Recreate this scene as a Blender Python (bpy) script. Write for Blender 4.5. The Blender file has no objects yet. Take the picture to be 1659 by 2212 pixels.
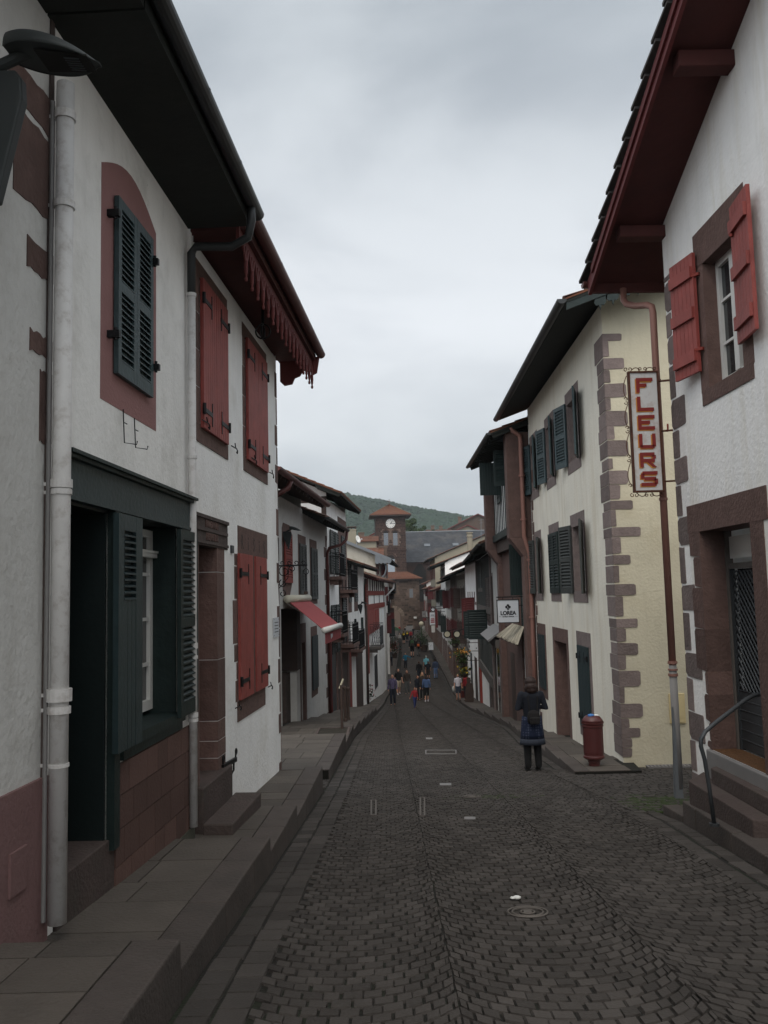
import bpy, bmesh, math, random
import numpy as np
from mathutils import Vector, Matrix

random.seed(11)
R = math.radians
V = Vector
scene = bpy.context.scene
COL = scene.collection

# ---------------------------------------------------------------- camera
# The photograph was measured on a 1659 x 2212 sheet: focal length 1865 sheet pixels, camera at the origin,
# eye height 1.55 m above the road, looking down the street (+Y), tilted up 5.4 degrees and rolled 1.4 degrees.
FPX, CX, CY = 1865.0, 829.5, 1106.0
PITCH, ROLL = math.atan(0.0949), math.atan(0.025)
_f = V((0, math.cos(PITCH), math.sin(PITCH)))
_r0 = V((1, 0, 0)); _u0 = _r0.cross(_f)
_r = _r0 * math.cos(ROLL) - _u0 * math.sin(ROLL)
_u = _u0 * math.cos(ROLL) + _r0 * math.sin(ROLL)
cam = bpy.data.cameras.new('camera')
cam.sensor_fit = 'VERTICAL'; cam.sensor_height = 24.0; cam.lens = 24.0 * FPX / 2212.0
cam.clip_start = 0.05; cam.clip_end = 6000
cam_o = bpy.data.objects.new('camera', cam); COL.objects.link(cam_o)
cam_o.matrix_world = Matrix(((_r.x, _u.x, -_f.x, 0), (_r.y, _u.y, -_f.y, 0), (_r.z, _u.z, -_f.z, 0), (0, 0, 0, 1)))
scene.camera = cam_o

def ray(px, py):
    return (_r * ((px - CX) / FPX) + _u * ((CY - py) / FPX) + _f)

# ---------------------------------------------------------------- world: overcast sky
SUN_EL, SUN_AZ = R(55), R(188)
world = bpy.data.worlds.new('World'); scene.world = world; world.use_nodes = True
nt = world.node_tree; nt.nodes.clear(); N = nt.nodes.new; L = nt.links.new
out = N('ShaderNodeOutputWorld'); bg = N('ShaderNodeBackground'); bg.inputs[1].default_value = 0.1
sky = N('ShaderNodeTexSky'); sky.sky_type = 'NISHITA'; sky.sun_disc = False
sky.sun_elevation = SUN_EL; sky.sun_rotation = SUN_AZ
tc = N('ShaderNodeTexCoord'); mp = N('ShaderNodeMapping'); mp.inputs['Scale'].default_value = (0.9, 1.0, 2.3)
mp.inputs['Location'].default_value = (0.35, 0.2, 0.42); mp.inputs['Rotation'].default_value = (0.12, 0.18, 0)
L(tc.outputs['Generated'], mp.inputs['Vector'])
nz = N('ShaderNodeTexNoise'); nz.inputs['Scale'].default_value = 2.3; nz.inputs['Detail'].default_value = 6
nz.inputs['Roughness'].default_value = 0.5; nz.inputs['Distortion'].default_value = 0.3
L(mp.outputs[0], nz.inputs['Vector'])
cr = N('ShaderNodeValToRGB'); cr.color_ramp.interpolation = 'EASE'
cr.color_ramp.elements[0].position = 0.33; cr.color_ramp.elements[0].color = (0.545, 0.58, 0.62, 1)
cr.color_ramp.elements[1].position = 0.66; cr.color_ramp.elements[1].color = (0.82, 0.85, 0.875, 1)
L(nz.outputs[0], cr.inputs[0])
sep = N('ShaderNodeSeparateXYZ'); L(tc.outputs['Generated'], sep.inputs[0])
gr = N('ShaderNodeValToRGB')          # the cloud deck is a little darker low over the hills, bluer high up
gr.color_ramp.elements[0].position = 0.0; gr.color_ramp.elements[0].color = (0.80, 0.82, 0.80, 1)
gr.color_ramp.elements[1].position = 0.56; gr.color_ramp.elements[1].color = (0.69, 0.715, 0.735, 1)
e = gr.color_ramp.elements.new(0.3); e.color = (0.97, 0.97, 0.98, 1)
L(sep.outputs['Z'], gr.inputs[0])
mu = N('ShaderNodeMix'); mu.data_type = 'RGBA'; mu.blend_type = 'MULTIPLY'; mu.inputs[0].default_value = 1
L(cr.outputs[0], mu.inputs[6]); L(gr.outputs[0], mu.inputs[7])
# sky brightness added overhead and behind the camera, out of view, to light walls
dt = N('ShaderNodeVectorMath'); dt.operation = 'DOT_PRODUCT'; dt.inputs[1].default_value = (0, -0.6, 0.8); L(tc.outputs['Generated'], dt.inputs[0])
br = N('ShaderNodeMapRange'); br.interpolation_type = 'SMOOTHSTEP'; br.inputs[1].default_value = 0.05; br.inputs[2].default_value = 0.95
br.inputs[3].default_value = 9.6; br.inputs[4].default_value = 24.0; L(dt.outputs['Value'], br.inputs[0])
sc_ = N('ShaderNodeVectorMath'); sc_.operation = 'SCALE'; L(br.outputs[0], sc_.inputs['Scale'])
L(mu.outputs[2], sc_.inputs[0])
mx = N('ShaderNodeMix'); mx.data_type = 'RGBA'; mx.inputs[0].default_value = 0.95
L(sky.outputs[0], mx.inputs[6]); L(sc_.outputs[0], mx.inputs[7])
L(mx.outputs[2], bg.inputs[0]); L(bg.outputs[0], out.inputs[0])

sun = bpy.data.lights.new('sun', 'SUN'); sun.energy = 1.75; sun.angle = R(50); sun.color = (1, 0.91, 0.79)
sun_o = bpy.data.objects.new('sun', sun); COL.objects.link(sun_o)
sd = V((math.sin(SUN_AZ) * math.cos(SUN_EL), math.cos(SUN_AZ) * math.cos(SUN_EL), math.sin(SUN_EL)))
sun_o.rotation_euler = sd.to_track_quat('Z', 'Y').to_euler()

scene.view_settings.view_transform = 'Standard'; scene.view_settings.look = 'None'
scene.view_settings.exposure = 0.27; scene.view_settings.gamma = 1.0
scene.view_settings.use_curve_mapping = False
scene.cycles.max_bounces = 6; scene.cycles.diffuse_bounces = 3; scene.cycles.glossy_bounces = 3
scene.cycles.use_adaptive_sampling = True; scene.cycles.use_denoising = True

# ---------------------------------------------------------------- materials
MATS = {}
def mat(name, col, rough=0.8, var=0.12, nscale=3.0, bump=0.15, bscale=60, island=0.0, stain=None, stain_amt=0.0,
        stain_scale=1.2, metal=0.0, spec=0.3, streak=False, speck=0.0, drip=0.0):
    m = bpy.data.materials.new(name); m.use_nodes = True
    n = m.node_tree; n.nodes.clear(); A = n.nodes.new; K = n.links.new
    o = A('ShaderNodeOutputMaterial'); b = A('ShaderNodeBsdfPrincipled'); K(b.outputs[0], o.inputs[0])
    b.inputs['Roughness'].default_value = rough; b.inputs['Metallic'].default_value = metal
    b.inputs['Specular IOR Level'].default_value = spec
    t = A('ShaderNodeTexCoord')
    no = A('ShaderNodeTexNoise'); no.inputs['Scale'].default_value = nscale; no.inputs['Detail'].default_value = 6
    no.inputs['Roughness'].default_value = 0.6
    K(t.outputs['Object'], no.inputs['Vector'])
    mr = A('ShaderNodeMapRange'); mr.inputs[1].default_value = 0.25; mr.inputs[2].default_value = 0.75
    mr.inputs[3].default_value = 1 - var; mr.inputs[4].default_value = 1 + var
    K(no.outputs[0], mr.inputs[0])
    val = mr.outputs[0]
    if island:
        g = A('ShaderNodeNewGeometry'); mr2 = A('ShaderNodeMapRange')
        mr2.inputs[3].default_value = 1 - island; mr2.inputs[4].default_value = 1 + island
        K(g.outputs['Random Per Island'], mr2.inputs[0])
        mm = A('ShaderNodeMath'); mm.operation = 'MULTIPLY'; K(val, mm.inputs[0]); K(mr2.outputs[0], mm.inputs[1]); val = mm.outputs[0]
    cm = A('ShaderNodeVectorMath'); cm.operation = 'SCALE'; cm.inputs[0].default_value = col
    K(val, cm.inputs['Scale']); colout = cm.outputs[0]
    if stain:
        s = A('ShaderNodeTexNoise'); s.inputs['Scale'].default_value = stain_scale; s.inputs['Detail'].default_value = 8
        s.inputs['Roughness'].default_value = 0.68
        if streak:
            mpn = A('ShaderNodeMapping'); mpn.inputs['Scale'].default_value = (3.2, 3.2, 0.35); K(t.outputs['Object'], mpn.inputs[0]); K(mpn.outputs[0], s.inputs['Vector'])
        else:
            K(t.outputs['Object'], s.inputs['Vector'])
        r2 = A('ShaderNodeMapRange'); r2.inputs[1].default_value = 0.5; r2.inputs[2].default_value = 0.78
        r2.inputs[3].default_value = 0; r2.inputs[4].default_value = stain_amt; K(s.outputs[0], r2.inputs[0])
        mi = A('ShaderNodeMix'); mi.data_type = 'RGBA'; K(r2.outputs[0], mi.inputs[0]); K(colout, mi.inputs[6])
        mi.inputs[7].default_value = (*stain, 1); colout = mi.outputs[2]
    if drip:           # rain streaks running down
        md = A('ShaderNodeMapping'); md.inputs['Scale'].default_value = (4, 4, 0.55); K(t.outputs['Object'], md.inputs[0])
        dn = A('ShaderNodeTexNoise'); dn.inputs['Scale'].default_value = 1.6; dn.inputs['Detail'].default_value = 8; dn.inputs['Roughness'].default_value = 0.7; K(md.outputs[0], dn.inputs['Vector'])
        r4 = A('ShaderNodeMapRange'); r4.inputs[1].default_value = 0.5; r4.inputs[2].default_value = 0.75; r4.inputs[4].default_value = drip; K(dn.outputs[0], r4.inputs[0])
        m4 = A('ShaderNodeMix'); m4.data_type = 'RGBA'; K(r4.outputs[0], m4.inputs[0]); K(colout, m4.inputs[6]); m4.inputs[7].default_value = (col[0] * 0.45, col[1] * 0.43, col[2] * 0.4, 1); colout = m4.outputs[2]
    if speck:          # small dark spots and chips
        sn = A('ShaderNodeTexNoise'); sn.inputs['Scale'].default_value = 16; sn.inputs['Detail'].default_value = 7; sn.inputs['Roughness'].default_value = 0.75
        K(t.outputs['Object'], sn.inputs['Vector']); r3 = A('ShaderNodeMapRange'); r3.inputs[1].default_value = 0.66; r3.inputs[2].default_value = 0.72
        r3.inputs[4].default_value = speck; K(sn.outputs[0], r3.inputs[0])
        m3 = A('ShaderNodeMix'); m3.data_type = 'RGBA'; K(r3.outputs[0], m3.inputs[0]); K(colout, m3.inputs[6]); m3.inputs[7].default_value = (0.10, 0.085, 0.07, 1); colout = m3.outputs[2]
    K(colout, b.inputs['Base Color'])
    if bump:
        bn = A('ShaderNodeTexNoise'); bn.inputs['Scale'].default_value = bscale; bn.inputs['Detail'].default_value = 5
        K(t.outputs['Object'], bn.inputs['Vector'])
        bp = A('ShaderNodeBump'); bp.inputs['Strength'].default_value = bump; bp.inputs['Distance'].default_value = 0.02
        K(bn.outputs[0], bp.inputs['Height']); K(bp.outputs[0], b.inputs['Normal'])
    MATS[name] = m
    return m

PL = dict(rough=0.92, bump=0.4, bscale=22, var=0.09, nscale=1.1, speck=0.6, drip=0.16)
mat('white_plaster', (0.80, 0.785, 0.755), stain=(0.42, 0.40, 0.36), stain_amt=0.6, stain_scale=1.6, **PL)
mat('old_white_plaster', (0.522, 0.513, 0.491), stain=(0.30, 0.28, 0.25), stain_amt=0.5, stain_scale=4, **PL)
mat('bright_plaster', (0.82, 0.81, 0.79), stain=(0.52, 0.49, 0.42), stain_amt=0.55, stain_scale=1.4, **PL)
mat('patched_plaster', (0.82, 0.81, 0.79), stain=(0.60, 0.55, 0.42), stain_amt=0.6, stain_scale=0.9, streak=True, **PL)
mat('streaked_plaster', (0.72, 0.68, 0.59), stain=(0.46, 0.36, 0.21), stain_amt=0.5, stain_scale=1.0, streak=True, **PL)
mat('cream_plaster', (0.52, 0.475, 0.36), stain=(0.36, 0.30, 0.19), stain_amt=0.45, stain_scale=1.2, **PL)
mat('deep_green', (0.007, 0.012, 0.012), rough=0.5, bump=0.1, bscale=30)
mat('weathered_plaster', (0.37, 0.35, 0.30), stain=(0.17, 0.15, 0.11), stain_amt=0.9, stain_scale=0.9, **PL)
mat('beige_plaster', (0.231, 0.209, 0.160), stain=(0.22, 0.19, 0.14), stain_amt=0.6, stain_scale=0.8, **PL)
mat('pink_paint', (0.264, 0.136, 0.128), rough=0.85, bump=0.3, bscale=40, var=0.08)
mat('pink_plinth', (0.176, 0.101, 0.098), rough=0.9, bump=0.35, bscale=40, var=0.12, stain=(0.13, 0.10, 0.09), stain_amt=0.5)
ST = dict(rough=0.92, bump=0.55, bscale=28, var=0.22, nscale=7, island=0.22)
mat('brown_stone', (0.112, 0.069, 0.059), **ST)
mat('mauve_stone', (0.165, 0.130, 0.122), **ST)
mat('dark_stone', (0.069, 0.053, 0.048), **ST)
mat('tower_stone', (0.036, 0.020, 0.016), rough=0.95, bump=0.3, bscale=3, var=0.25, nscale=1.2, island=0.35)
mat('gate_stone', (0.073, 0.051, 0.040), rough=0.95, bump=0.3, bscale=3, var=0.2, nscale=1.0, island=0.5)
mat('arch_stone', (0.15, 0.115, 0.09), rough=0.95, bump=0.3, bscale=6, var=0.2, island=0.35)
mat('mortar', (0.120, 0.084, 0.066), rough=0.95, bump=0.2, bscale=8)
mat('white_joint', (0.7, 0.69, 0.68), rough=0.9)
mat('dado_brick', (0.102, 0.058, 0.048), rough=0.9, bump=0.4, bscale=40, var=0.12, island=0.22)
mat('green_stone', (0.075, 0.075, 0.058), rough=0.95, bump=0.4, bscale=30, var=0.2)
mat('red_paint', (0.25, 0.055, 0.046), rough=0.6, bump=0.22, bscale=26, var=0.22, nscale=5, speck=0.25, spec=0.35)
mat('carved_red', (0.10, 0.022, 0.02), rough=0.75, bump=0.2, bscale=20, var=0.2)
mat('dark_red_paint', (0.105, 0.019, 0.019), rough=0.6, bump=0.15, bscale=20, var=0.12)
mat('timber_red', (0.208, 0.034, 0.024), rough=0.7, bump=0.2, bscale=20, var=0.12)
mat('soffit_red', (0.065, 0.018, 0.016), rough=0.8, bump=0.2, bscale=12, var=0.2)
mat('green_paint', (0.016, 0.031, 0.034), rough=0.5, bump=0.22, bscale=26, var=0.22, nscale=5, speck=0.25, spec=0.4)
mat('shutter_green', (0.034, 0.057, 0.062), rough=0.55, bump=0.22, bscale=26, var=0.22, nscale=5, speck=0.25, spec=0.4)
mat('dark_green_paint', (0.011, 0.021, 0.020), rough=0.55, bump=0.22, bscale=26, var=0.22, nscale=5, speck=0.25, drip=0.5)
mat('grey_green_paint', (0.045, 0.049, 0.047), rough=0.6, bump=0.22, bscale=26, var=0.22, nscale=5, speck=0.252)
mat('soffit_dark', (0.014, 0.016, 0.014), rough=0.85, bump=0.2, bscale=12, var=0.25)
mat('brown_wood', (0.054, 0.036, 0.030), rough=0.75, bump=0.3, bscale=20, var=0.2)
mat('grey_wood', (0.102, 0.090, 0.081), rough=0.8, bump=0.3, bscale=20, var=0.2)
mat('pale_wood', (0.300, 0.270, 0.210), rough=0.8, bump=0.3, bscale=20, var=0.2, island=0.3)
mat('dark_gutter', (0.035, 0.037, 0.038), rough=0.45, bump=0.03, metal=0.3)
mat('red_gutter', (0.091, 0.032, 0.028), rough=0.45, bump=0.03, metal=0.2)
mat('copper_pipe', (0.25, 0.125, 0.10), rough=0.5, bump=0.05, metal=0.2, stain=(0.16, 0.09, 0.07), stain_amt=0.5, stain_scale=3)
mat('white_pipe', (0.56, 0.545, 0.53), rough=0.5, bump=0.05, stain=(0.2, 0.15, 0.12), stain_amt=0.6, stain_scale=14)
mat('grey_pipe', (0.182, 0.175, 0.171), rough=0.6, bump=0.05)
mat('zinc', (0.144, 0.156, 0.168), rough=0.5, metal=0.4, bump=0.05)
mat('black_iron', (0.012, 0.012, 0.013), rough=0.5, metal=0.5, bump=0.1)
mat('grey_metal', (0.059, 0.064, 0.069), rough=0.5, metal=0.5, bump=0.05)
mat('lamp_metal', (0.035, 0.039, 0.039), rough=0.6, metal=0.3, bump=0.05)
mat('rusty_iron', (0.085, 0.035, 0.022), rough=0.8, metal=0.2, bump=0.3, bscale=40, var=0.4, nscale=20)
mat('glass', (0.018, 0.021, 0.023), rough=0.08, bump=0.0, var=0.3, nscale=1, spec=0.6)
mat('lamp_glass', (0.11, 0.12, 0.12), rough=0.25, bump=0.0, spec=0.6)
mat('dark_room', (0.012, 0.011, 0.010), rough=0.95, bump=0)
mat('white_paint', (0.62, 0.61, 0.58), rough=0.5, bump=0.05, var=0.05)
mat('tile', (0.120, 0.046, 0.026), rough=0.9, bump=0.35, bscale=25, var=0.35, nscale=4, island=0.18, stain=(0.11, 0.10, 0.07), stain_amt=0.7, stain_scale=2.5)
mat('old_tile', (0.110, 0.055, 0.037), rough=0.9, bump=0.35, bscale=25, var=0.35, nscale=4, island=0.18, stain=(0.09, 0.08, 0.06), stain_amt=0.8, stain_scale=2.5)
mat('dark_tile', (0.055, 0.05, 0.048), rough=0.9, bump=0.3, bscale=25, var=0.3, island=0.2)
mat('slate', (0.037, 0.039, 0.044), rough=0.75, bump=0.3, bscale=2, var=0.25, nscale=0.8, island=0.22, stain=(0.14, 0.12, 0.10), stain_amt=0.5, stain_scale=0.3)
mat('joint', (0.011, 0.010, 0.008), rough=0.95, bump=0.4, bscale=40, stain=(0.02, 0.035, 0.012), stain_amt=0.6, stain_scale=0.9)
mat('cobble', (0.055, 0.049, 0.045), spec=0.12, rough=0.9, bump=0.5, bscale=55, var=0.22, nscale=1.3, island=0.24, stain=(0.045, 0.039, 0.035), stain_amt=0.5, stain_scale=0.5)
mat('slab', (0.078, 0.066, 0.056), rough=0.85, bump=0.5, bscale=40, var=0.2, nscale=2.5, island=0.2, stain=(0.07, 0.06, 0.052), stain_amt=0.7, stain_scale=2.2)
mat('kerb_stone', (0.066, 0.054, 0.048), rough=0.85, bump=0.5, bscale=40, var=0.22, nscale=3, island=0.15, stain=(0.045, 0.04, 0.035), stain_amt=0.7, stain_scale=2.5)
mat('step_stone', (0.068, 0.050, 0.045), rough=0.9, bump=0.6, bscale=35, var=0.22, nscale=4, stain=(0.05, 0.05, 0.04), stain_amt=0.6, stain_scale=3)
mat('moss', (0.025, 0.038, 0.010), rough=1, bump=0.8, bscale=80, var=0.4, nscale=9)
mat('earth', (0.09, 0.085, 0.07), rough=1, bump=0.5)
mat('grass_hill', (0.056, 0.086, 0.034), rough=1, bump=0.0, var=0.35, nscale=0.02, stain=(0.05, 0.08, 0.035), stain_amt=0.8, stain_scale=0.012)
mat('forest', (0.016, 0.032, 0.016), rough=1, bump=0.0, var=0.35, nscale=0.02, island=0.2)
mat('leaf', (0.038, 0.059, 0.017), rough=0.8, bump=0.0, var=0.4, nscale=1.0, island=0.45)
mat('soil', (0.03, 0.026, 0.02), rough=1, bump=0.8, bscale=60, var=0.3)
mat('leaf_dark', (0.021, 0.035, 0.013), rough=0.8, bump=0.0, var=0.4, nscale=3, island=0.4)
mat('flower', (0.55, 0.25, 0.05), rough=0.8, bump=0.0, var=0.3, island=0.5)
mat('bark', (0.06, 0.045, 0.035), rough=0.95, bump=0.5)
mat('awning_red', (0.288, 0.056, 0.058), rough=0.8, bump=0.1, bscale=100, var=0.06, streak=True, stain=(0.28, 0.06, 0.06), stain_amt=0.5)
mat('cream_metal', (0.50, 0.47, 0.38), rough=0.5, bump=0.02, var=0.05)
mat('bin_red', (0.071, 0.015, 0.014), rough=0.45, bump=0.1, bscale=20, var=0.15, spec=0.5)
mat('sign_white', (0.56, 0.55, 0.54), rough=0.45, bump=0.0, var=0.04, stain=(0.26, 0.09, 0.03), stain_amt=0.95, stain_scale=3.2)
mat('sign_pale', (0.55, 0.57, 0.60), rough=0.45, bump=0.0, var=0.04)
mat('sign_cream', (0.390, 0.360, 0.270), rough=0.5, bump=0.0, var=0.04)
mat('letter_red', (0.20, 0.022, 0.018), rough=0.5, bump=0.0, var=0.15)
mat('litter_leaf', (0.096, 0.045, 0.018), rough=0.9, bump=0.6, bscale=90, var=0.5, nscale=30)
mat('letter_orange', (0.50, 0.21, 0.04), rough=0.5, bump=0.0, var=0.15)
mat('letter_black', (0.012, 0.012, 0.013), rough=0.5, bump=0.0)
mat('meter_yellow', (0.55, 0.45, 0.25), rough=0.7, bump=0.1)
mat('litter_white', (0.6, 0.6, 0.58), rough=0.7, bump=0)
mat('litter_blue', (0.05, 0.16, 0.4), rough=0.5, bump=0)
mat('slat_paint', (0.26, 0.29, 0.33), rough=0.6)
mat('skin', (0.42, 0.22, 0.15), rough=0.6, bump=0, var=0.08)
CL = dict(rough=0.9, bump=0.35, bscale=18, var=0.15, nscale=6)
for nm, c in dict(navy=(0.008, 0.010, 0.016), black_cloth=(0.009, 0.009, 0.010), purple_shirt=(0.075, 0.06, 0.12), dark_jeans=(0.012, 0.015, 0.025),
                  beige_cloth=(0.36, 0.30, 0.22), brown_cloth=(0.035, 0.026, 0.022), grey_trousers=(0.06, 0.062, 0.06), teal_top=(0.03, 0.07, 0.065),
                  red_cloth=(0.24, 0.02, 0.025), blue_trousers=(0.025, 0.035, 0.11), denim=(0.06, 0.10, 0.20), light_denim=(0.11, 0.17, 0.30),
                  cyan_jersey=(0.16, 0.42, 0.50), blue_grey=(0.04, 0.055, 0.10), white_cloth=(0.5, 0.48, 0.52), slate_shorts=(0.03, 0.04, 0.06),
                  teal_jacket=(0.015, 0.12, 0.20), grey_cloth=(0.09, 0.09, 0.09), green_cloth=(0.03, 0.07, 0.03), yellow_cloth=(0.42, 0.30, 0.03),
                  orange_cloth=(0.5, 0.10, 0.02), pale_cloth=(0.35, 0.35, 0.33), leather=(0.010, 0.009, 0.009), brown_shoe=(0.05, 0.03, 0.02)).items():
    mat(nm, c, **CL)
mat('hair_dark', (0.022, 0.011, 0.009), rough=0.55, bump=0.6, bscale=60, var=0.3, nscale=30)
mat('hair_blond', (0.30, 0.19, 0.09), rough=0.6, bump=0.5, bscale=60)
mat('hair_grey', (0.34, 0.33, 0.31), rough=0.6, bump=0.5, bscale=60)
mat('hair_brown', (0.075, 0.035, 0.02), rough=0.6, bump=0.5, bscale=60)

def checker_mat(name, c1, c2, scale, thr=0.3):
    m = mat(name, c1, rough=0.9, bump=0.3, bscale=20)
    n = m.node_tree; b = next(x for x in n.nodes if x.type == 'BSDF_PRINCIPLED')
    old = b.inputs['Base Color'].links[0].from_socket
    t = n.nodes.new('ShaderNodeTexCoord'); v = n.nodes.new('ShaderNodeTexVoronoi'); v.inputs['Scale'].default_value = scale
    v.inputs['Randomness'].default_value = 0.15
    n.links.new(t.outputs['Object'], v.inputs['Vector'])
    lt = n.nodes.new('ShaderNodeMath'); lt.operation = 'LESS_THAN'; lt.inputs[1].default_value = thr
    n.links.new(v.outputs['Distance'], lt.inputs[0])
    mi = n.nodes.new('ShaderNodeMix'); mi.data_type = 'RGBA'; n.links.new(lt.outputs[0], mi.inputs[0])
    n.links.new(old, mi.inputs[6]); mi.inputs[7].default_value = (*c2, 1); n.links.new(mi.outputs[2], b.inputs['Base Color'])
    return m
checker_mat('skirt_dots', (0.007, 0.012, 0.032), (0.045, 0.055, 0.085), 24, 0.33)
checker_mat('skirt_band', (0.026, 0.031, 0.045), (0.04, 0.047, 0.062), 40, 0.3)
checker_mat('stripe_shirt', (0.06, 0.05, 0.10), (0.20, 0.17, 0.26), 18, 0.25)

# ---------------------------------------------------------------- mesh helpers
def setp(o, label=None, cat=None, group=None, kind=None):
    if label: o['label'] = label
    if cat: o['category'] = cat
    if group: o['group'] = group
    if kind: o['kind'] = kind
    return o

def thing(name, label, cat, loc=(0, 0, 0), group=None):
    o = bpy.data.objects.new(name, None); COL.objects.link(o)
    o.location = loc; o.empty_display_size = 0.3
    o['woff'] = tuple(loc); setp(o, label, cat, group)
    return o

class MB:
    """collects shapes and links them as ONE mesh object"""
    def __init__(s):
        s.v = []; s.f = []; s.m = []; s.mi = 0; s.cut = [0]
    def next(s): s.cut.append(len(s.v))
    def poly(s, pts):
        b = len(s.v); s.v += [tuple(p) for p in pts]; s.f.append(tuple(range(b, b + len(pts)))); s.m.append(s.mi)
    def hexa(s, p):                      # p: 4 bottom corners, 4 top corners, same winding
        b = len(s.v); s.v += [tuple(q) for q in p]
        for q in ((0, 3, 2, 1), (4, 5, 6, 7), (0, 1, 5, 4), (1, 2, 6, 5), (2, 3, 7, 6), (3, 0, 4, 7)):
            s.f.append(tuple(b + i for i in q)); s.m.append(s.mi)
    def box(s, F, u0, u1, d0, d1, z0, z1, dz=0.0):
        P = F.P
        s.hexa([P(u0, d0, z0), P(u1, d0, z0 + dz), P(u1, d1, z0 + dz), P(u0, d1, z0), P(u0, d0, z1), P(u1, d0, z1 + dz), P(u1, d1, z1 + dz), P(u0, d1, z1)])
    def prism(s, F, pts, d0, d1):        # polygon of (u, z) between two depths
        a = [F.P(u, d0, z) for u, z in pts]; c = [F.P(u, d1, z) for u, z in pts]
        n = len(pts); b = len(s.v); s.v += [tuple(p) for p in a + c]
        s.f.append(tuple(range(b, b + n))); s.f.append(tuple(range(b + 2 * n - 1, b + n - 1, -1)))
        s.m += [s.mi, s.mi]
        for i in range(n):
            j = (i + 1) % n; s.f.append((b + i, b + n + i, b + n + j, b + j)); s.m.append(s.mi)
    def beam(s, a, c, w, h, up=(0, 0, 1)):
        a = V(a); c = V(c); d = (c - a).normalized(); up = V(up)
        if abs(d.dot(up)) > 0.98: up = V((0, 1, 0))
        x = d.cross(up).normalized() * (w / 2); y = x.cross(d).normalized() * (h / 2)
        s.hexa([a - x - y, a + x - y, c + x - y, c - x - y, a - x + y, a + x + y, c + x + y, c - x + y])
    def tube(s, pts, rad, n=10, caps=True, closed=False):
        pts = [V(p) for p in pts]; k = len(pts)
        if not isinstance(rad, (list, tuple)): rad = [rad] * k
        rad = [(r, r) if not isinstance(r, (tuple, list)) else r for r in rad]
        b = len(s.v); prev = None
        for i, p in enumerate(pts):
            if closed: t = pts[(i + 1) % k] - pts[i - 1]
            else: t = pts[min(i + 1, k - 1)] - pts[max(i - 1, 0)]
            t = t.normalized() if t.length > 1e-9 else V((0, 0, 1))
            if prev is None:
                x = V((1, 0, 0)) if abs(t.x) < 0.8 else V((0, 1, 0))
                x = (x - t * x.dot(t)).normalized()
            else:
                x = prev - t * prev.dot(t)
                x = x.normalized() if x.length > 1e-6 else prev
            prev = x; y = t.cross(x)
            for j in range(n):
                a = 2 * math.pi * j / n
                s.v.append(tuple(p + x * (math.cos(a) * rad[i][0]) + y * (math.sin(a) * rad[i][1])))
        for i in range(k if closed else k - 1):
            i2 = (i + 1) % k
            for j in range(n):
                j2 = (j + 1) % n
                s.f.append((b + i * n + j, b + i * n + j2, b + i2 * n + j2, b + i2 * n + j)); s.m.append(s.mi)
        if caps and not closed:
            s.f.append(tuple(b + j for j in range(n - 1, -1, -1))); s.f.append(tuple(b + (k - 1) * n + j for j in range(n))); s.m += [s.mi, s.mi]
    def lathe(s, c, prof, n=20):
        c = V(c); b = len(s.v); k = len(prof)
        for r, z in prof:
            for j in range(n):
                a = 2 * math.pi * j / n; s.v.append((c.x + r * math.cos(a), c.y + r * math.sin(a), c.z + z))
        for i in range(k - 1):
            for j in range(n):
                j2 = (j + 1) % n; s.f.append((b + i * n + j, b + i * n + j2, b + (i + 1) * n + j2, b + (i + 1) * n + j)); s.m.append(s.mi)
        s.f.append(tuple(b + j for j in range(n - 1, -1, -1))); s.f.append(tuple(b + (k - 1) * n + j for j in range(n))); s.m += [s.mi, s.mi]
    def ball(s, c, r, n=8, k=6):
        c = V(c); r = (r, r, r) if not isinstance(r, (tuple, list)) else r
        b = len(s.v)
        for i in range(k + 1):
            th = math.pi * (0.02 + 0.96 * i / k)
            for j in range(n):
                a = 2 * math.pi * j / n
                s.v.append((c.x + r[0] * math.sin(th) * math.cos(a), c.y + r[1] * math.sin(th) * math.sin(a), c.z - r[2] * math.cos(th)))
        for i in range(k):
            for j in range(n):
                j2 = (j + 1) % n; s.f.append((b + i * n + j, b + i * n + j2, b + (i + 1) * n + j2, b + (i + 1) * n + j)); s.m.append(s.mi)
        s.f.append(tuple(b + j for j in range(n - 1, -1, -1))); s.f.append(tuple(b + k * n + j for j in range(n))); s.m += [s.mi, s.mi]
    def build_each(s, name, mats, parent, **k):
        """one object per piece marked with next()"""
        cs = sorted({*s.cut, len(s.v)}); out = []
        for a, c in zip(cs, cs[1:]):
            q = MB(); q.v = s.v[a:c]; q.f = [tuple(i - a for i in f) for f in s.f if a <= f[0] < c]; q.m = [0] * len(q.f)
            if q.f: out.append(q.build(name, mats, parent, **k))
        return out
    def build(s, name, mats, parent=None, loc=None, smooth=False, bevel=0, label=None, kind=None, remesh=0, cat=None, group=None):
        if not isinstance(mats, (list, tuple)): mats = [mats]
        off = V(parent['woff']) if parent is not None else (V(loc) if loc is not None else V((0, 0, 0)))
        me = bpy.data.meshes.new(name)
        me.from_pydata([(x - off.x, y - off.y, z - off.z) for x, y, z in s.v], [], s.f)
        for mm in mats: me.materials.append(MATS[mm])
        if len(mats) > 1: me.polygons.foreach_set('material_index', s.m)
        if smooth: me.polygons.foreach_set('use_smooth', [True] * len(s.f))
        bm = bmesh.new(); bm.from_mesh(me); bmesh.ops.recalc_face_normals(bm, faces=bm.faces); bm.to_mesh(me); bm.free()
        me.update()
        o = bpy.data.objects.new(name, me); COL.objects.link(o)
        if parent is not None: o.parent = parent
        else: o.location = off
        o['woff'] = tuple(off)
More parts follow.
